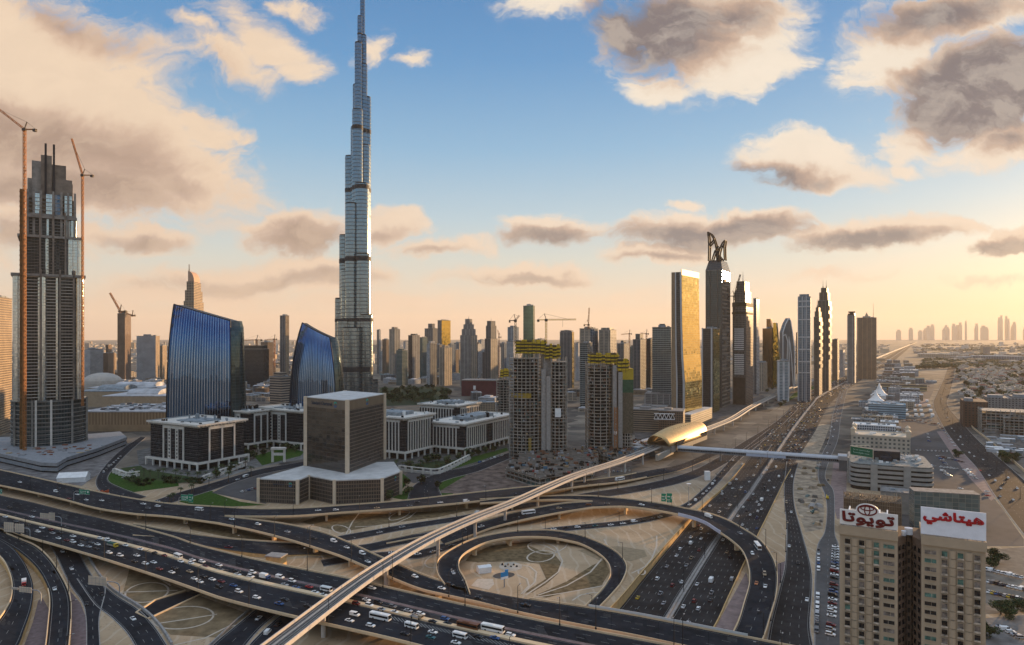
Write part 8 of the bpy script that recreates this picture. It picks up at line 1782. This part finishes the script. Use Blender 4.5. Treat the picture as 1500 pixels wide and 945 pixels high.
def gantry(label, pu, pv, pz, u0, v0, u1, v1, hpx, panels, green=False):
    """Curved cantilever post at (pu, pv, pz) carrying sign panels from (u0, v0) to (u1, v1) at the post's own distance."""
    b = at(pu, pv, pz); Yk = b.y; t = thing("sign_gantry", label, "road sign", b); P = lambda u, v: Vector((XU(u, Yk)-b.x, 0, zat(v, Yk)-b.z))
    if u0 > u1: u0, v0, u1, v1 = u1, v1, u0, v0
    a, c = P(u0, v0), P(u1, v1); a.y -= (a.x)*.25; c.y -= (c.x)*.25; a.z = c.z = max(6.4, (a.z+c.z)/2); top = c.z+.2; far, near = (a, c) if abs(a.x) > abs(c.x) else (c, a)
    mb = MB(); pts = [Vector((0, 0, 0)), Vector((0, 0, top-2)), Vector((near.x*.12, near.y*.12, top-.7)), Vector((near.x*.4, near.y*.4, top)), Vector((far.x, far.y, top))]
    for p, q in zip(pts, pts[1:]): mb.bar(p, q, .42)
    mb.build("arm_post", STEELG, t); n = len(panels); hm = hpx*Yk/F; d = (c-a)
    for i, (f0, f1, hk) in enumerate(panels):
        p, q = a+d*f0, a+d*f1; mb = MB(); off = Vector((0, -.45, 0)); mb.bar(p+off, q+off, .18, 0, hm*hk); mb.build("panel", SGN if green else SGB, t)
        mb = MB()
        if green:
            l = q-p
            for zz in (-.22, .12):      # unreadable rows of lettering, a white border and an arrow
                x = .10
                while x < .62: w_ = rnd.uniform(.05, .12); mb.bar(p+off+l*x+Vector((0, -.12, zz*hm*hk)), p+off+l*(x+w_)+Vector((0, -.12, zz*hm*hk)), .05, 0, hm*.11); x += w_+.05
            mb.bar(p+off+l*.82+Vector((0, -.12, -.3*hm)), p+off+l*.82+Vector((0, -.12, .3*hm)), .05, 0, hm*.6) if False else mb.bar(p+off+l*.80+Vector((0, -.12, .05*hm)), p+off+l*.90+Vector((0, -.12, .05*hm)), .05, 0, hm*.4)
            for zz in (-.48, .48): mb.bar(p+off+Vector((0, -.12, zz*hm*hk)), q+off+Vector((0, -.12, zz*hm*hk)), .04, 0, .12)
            mb.build("lettering", WHITE, t)
        else:
            for j in range(1, 5): x = p+off+(q-p)*(j/5); mb.bar(x+Vector((0, -.13, -hm*hk/2)), x+Vector((0, -.13, hm*hk/2)), .14)
            for zz in (-.25, .25): mb.bar(p+off+Vector((0, -.14, zz*hm*hk)), q+off+Vector((0, -.14, zz*hm*hk)), .12)
            mb.build("stiffener", STEELG, t)
gantry("cream backed gantry sign over the crowded flyover's left part, arched arm at right", 90, 770, 8, 53, 764, 79, 757, 9, [(0, .6, .85), (.6, 1, 1.25)])
gantry("double cream backed gantry sign at the left frame edge above the ramps", 44, 788, 8, -2, 784, 34, 778, 13, [(0, .48, 1.1), (.54, 1, .95)])
gantry("cream backed gantry sign over the bottom left ground road", 175, 873, 0, 122, 858, 154, 850, 13, [(0, 1, 1)])
gantry("cream backed gantry sign over the leftmost ramps with arched pole", 60, 884, 4, 8, 870, 44, 862, 6, [(0, .35, .5), (.4, 1, 1.3)])
gantry("green road sign over the far left flyover, left of the tent", 108, 733, 7, 118, 721, 136, 718, 7, [(0, 1, 1)], True)
gantry("green road sign with white arrow at the foot of the plaza lawn", 262, 739, 0, 266, 733, 286, 729, 10, [(0, .6, .9), (.62, 1, 1.2)], True)
gantry("green road sign with white script standing on the sand by the curved flyover", 978, 744, 0, 969, 731, 984, 727, 12, [(0, .45, 1.0), (.5, 1, 1.15)], True)
gantry("green road sign cut by the left frame edge on the far flyover", -3, 735, 7, -2, 720, 5, 719, 7, [(0, 1, 1)], True)
# billboard, tent and pad inside the loop
p = at(739, 860); t = thing("billboard", "blue and white standing billboard on a post inside the loop ramp", "billboard", p); mb = MB(); mb.cyl(0, 0, .5, 0, 5, 8); mb.build("post", STEELG, t); mb = MB(); q = [(-2.2, 4.2), (2.2, 5.4), (2.2, 10.6), (.2, 10.2), (.2, 9.0), (-2.2, 8.4)]; mb.quad([(x, -.3, z) for x, z in q]); mb.quad([(x, .3, z) for x, z in q][::-1])
for i in range(6): a, b = q[i], q[(i+1) % 6]; mb.quad([(a[0], -.3, a[1]), (a[0], .3, a[1]), (b[0], .3, b[1]), (b[0], -.3, b[1])])
mb.build("board", pm("billboard_blue", (.03, .22, .48), .5, var=.1), t); mb = MB(); mb.quad([(-2.2, -.34, 4.2), (2.2, -.34, 5.4), (2.2, -.34, 6.8), (-2.2, -.34, 5.8)]); mb.build("white_stripe", WHITE, t)
t = thing("white_tent", "boxy white tent standing on sand inside the loop ramp", "tent", at(709, 838), 20); mb = MB(); mb.box(-4.2, 4.2, -2.6, 2.6, -.1, 3.6); mb.build("wall", WHITE, t); mb = MB(); mb.prism([(-4.4, -2.8), (4.4, -2.8), (4.4, 2.8), (-4.4, 2.8)], 3.6, 4.6, top=[(-4.2, -.1), (4.2, -.1), (4.2, .1), (-4.2, .1)]); mb.build("roof", WHITE, t)
patch("round_pad", ell(748, 830, 17, 6.5)[:-1], pm("pad_concrete", (.42, .36, .29), .9, var=.1), .08); patch("dark_oval", ell(738, 843, 16, 4.5, -5)[:-1], pm("oval_dark_grey", (.06, .06, .06), .9, var=.2), .075); patch("sand_pad", [(690, 858), (700, 848), (722, 848), (724, 856), (716, 864)], PALE, .07)  # flat dark grey oval beside the round pad
for i in range(6):
    p = at(736+i*4.2, 828+(i % 2)*2.5); t = thing("planter_stone", "dark angular stone of the group standing on the round pad", "stone", p, i*40, "dark stones on the round pad"); mb = MB(); mb.prism([(-.9, -.4), (.8, -.5), (.9, .4), (-.7, .5)], 0, rnd.uniform(.7, 1.4), top=[(-.5, -.2), (.4, -.3), (.5, .2), (-.4, .3)]); mb.build("block", STEELD, t)
t = thing("pump_house", "ochre flat-roofed service hut between the middle decks", "hut", at(403, 829), -14); mb = MB(); mb.box(-5, 6, -3, 4, -.2, 6.6); mb.build("wall", OCHRE, t); mb = MB(); mb.box(-5.5, 6.5, -3.5, 4.5, 6.6, 7.3, bottom=True); mb.build("roof", CONCG, t)
mb = MB(); wall_along(mb, [at(u, v) for u, v in ((560, 793), (640, 776), (660, 772), (641, 783), (566, 797))], 0, 1.0, .6, 1); tag(mb.build("low_wall", CONC), "cream low wall around the paved triangle left of the metro viaduct", "wall")
patch("paving", [(552, 796), (600, 785), (640, 776), (668, 767), (668, 770), (600, 790), (566, 800)], LOT, .06)
t = thing("white_cube", "white square service box on the sand by the queue road", "service box", at(1036, 703)); mb = MB(); mb.box(-2.6, 2.6, -2, 2, -.1, 9); mb.build("body", WHITE, t)
t = thing("floodlight_mast", "mast with a round white lamp bowl on the sand left of the highway", "light mast", at(1009, 737)); mb = MB(); mb.cyl(0, 0, .3, 0, 15, 8); mb.build("pole", STEELG, t); mb = MB(); mb.cyl(0, 0, .5, 15, 17.5, 12, r1=2.2); mb.build("lamp_bowl", WHITE, t)
# parapet screens: pale fence on the bridge over the highway, light panels on the curved flyover
Lb, Rb = ROADS['B']; nb = len(Lb); q = [p+Vector((0, 0, 1.0)) for p in Lb[int(.735*nb):int(.95*nb)]]; mb = MB(); wall_along(mb, q, 0, 1.1, .25, 1); tag(mb.build("bridge_screen", pm("screen_white", (.55, .55, .54), .6, var=.05)), "pale fence panels along the bridge edge above the sunken highway", "fence")
Ld, Rd = ROADS['D']; nd_ = len(Rd); q = [p+Vector((0, 0, .9)) for p in Rd[int(.225*nd_):int(.42*nd_)]]; mb = MB(); wall_along(mb, q, -1.4, 1.0, .5, -1 if (Ld[30]-Rd[30]).dot(perp(Ld, 30)) > 0 else 1); tag(mb.build("banner_panel", pm("banner_lilac", (.48, .50, .60), .5, var=.05)), "pale lilac banner panels along the curved flyover's inner edge", "banner")
# roadwork heaps on the strip right of the highway
for i in range(34):
    u, v = rnd.uniform(1172, 1206), rnd.uniform(660, 772); p = at(u, v); c_ = rnd.choice(['red', 'grey', 'white', 'teal', 'tan']); w1, d1, h1 = rnd.uniform(1.5, 5), rnd.uniform(1.2, 3), rnd.uniform(.6, 2.6); mb = MB(); mb.prism([(-w1, -d1), (w1, -d1), (w1, d1), (-w1, d1)], -.05, h1, top=[(-w1*.7, -d1*.7), (w1*.8, -d1*.6), (w1*.7, d1*.8), (-w1*.6, d1*.7)]); ob = mb.build("site_pile", rnd.choice([DIRT, CONCG, SOIL, PM_['tan'], TRK, pm("tarp_dull", (.10, .14, .13), .8, var=.2)])); ob.location = p; ob.rotation_euler = (0, 0, rnd.uniform(0, 1.5)); tag(ob, "low heap or crate of roadwork material on the sandy strip beside the highway", "site material", "roadwork heaps on the sandy strip")
for u, v, a, lab, c_ in ((1190, 752, 30, "small green excavator on the sandy roadwork strip", 'teal'), (1212, 731, 70, "yellow loader beside the bend of the frontage road", 'yellow')):
    t = thing("excavator", lab, "excavator", at(u, v), a); mb = MB(); mb.box(-1.6, 1.6, -1.2, -.6, 0, .8); mb.box(-1.6, 1.6, .6, 1.2, 0, .8); mb.build("track", TYR, t); mb = MB(); mb.box(-1.7, 1.2, -1.1, 1.1, .85, 2.0); mb.box(-.2, 1.1, -1.0, .1, 2.0, 2.9); mb.build("cab", PM_[c_], t); mb = MB(); mb.bar((1.1, .4, 1.6), (3.4, .4, 3.6), .35); mb.bar((3.4, .4, 3.6), (4.8, .4, .8), .28); mb.box(4.4, 5.2, 0, .8, .1, .9); mb.build("boom", PM_[c_], t)
# remove tree templates
for t in [big, shrub]+small:
    for c in list(t.children): bpy.data.objects.remove(c)
    bpy.data.objects.remove(t)

t = thing("barrier_stack", "stack of orange road barriers beside the far flyover right of the tent", "barriers", at(147, 724), 20); mb = MB()
for i in range(9): mb.box(-7+i*1.6, -5.8+i*1.6, -1.2, 1.2, 0, 2.6+.5*(i % 3))
mb.build("block", pm("barrier_orange", (.40, .07, .02), .7, var=.15), t); mb = MB(); mb.box(-7, 8, -2.4, -1.4, 0, 1.0); mb.build("base", WHITE, t)
# ------------------------------------------------------------------ air
def haze():
    mb = MB(); mb.box(GX0-60, GX1+60, GY0-60, GY1+60, -7, 900, bottom=True); m = bpy.data.materials.new("air"); m.use_nodes = True; t = m.node_tree; t.nodes.clear()
    o = t.nodes.new('ShaderNodeOutputMaterial'); v = t.nodes.new('ShaderNodeVolumePrincipled'); v.inputs['Color'].default_value = (1.0, .91, .80, 1); v.inputs['Density'].default_value = HAZE; v.inputs['Anisotropy'].default_value = .2
    lk(t, v.outputs[0], o.inputs['Volume']); ob = mb.build("haze", m); ob['kind'] = 'stuff'; return ob
HAZE = 1.9e-5
haze()
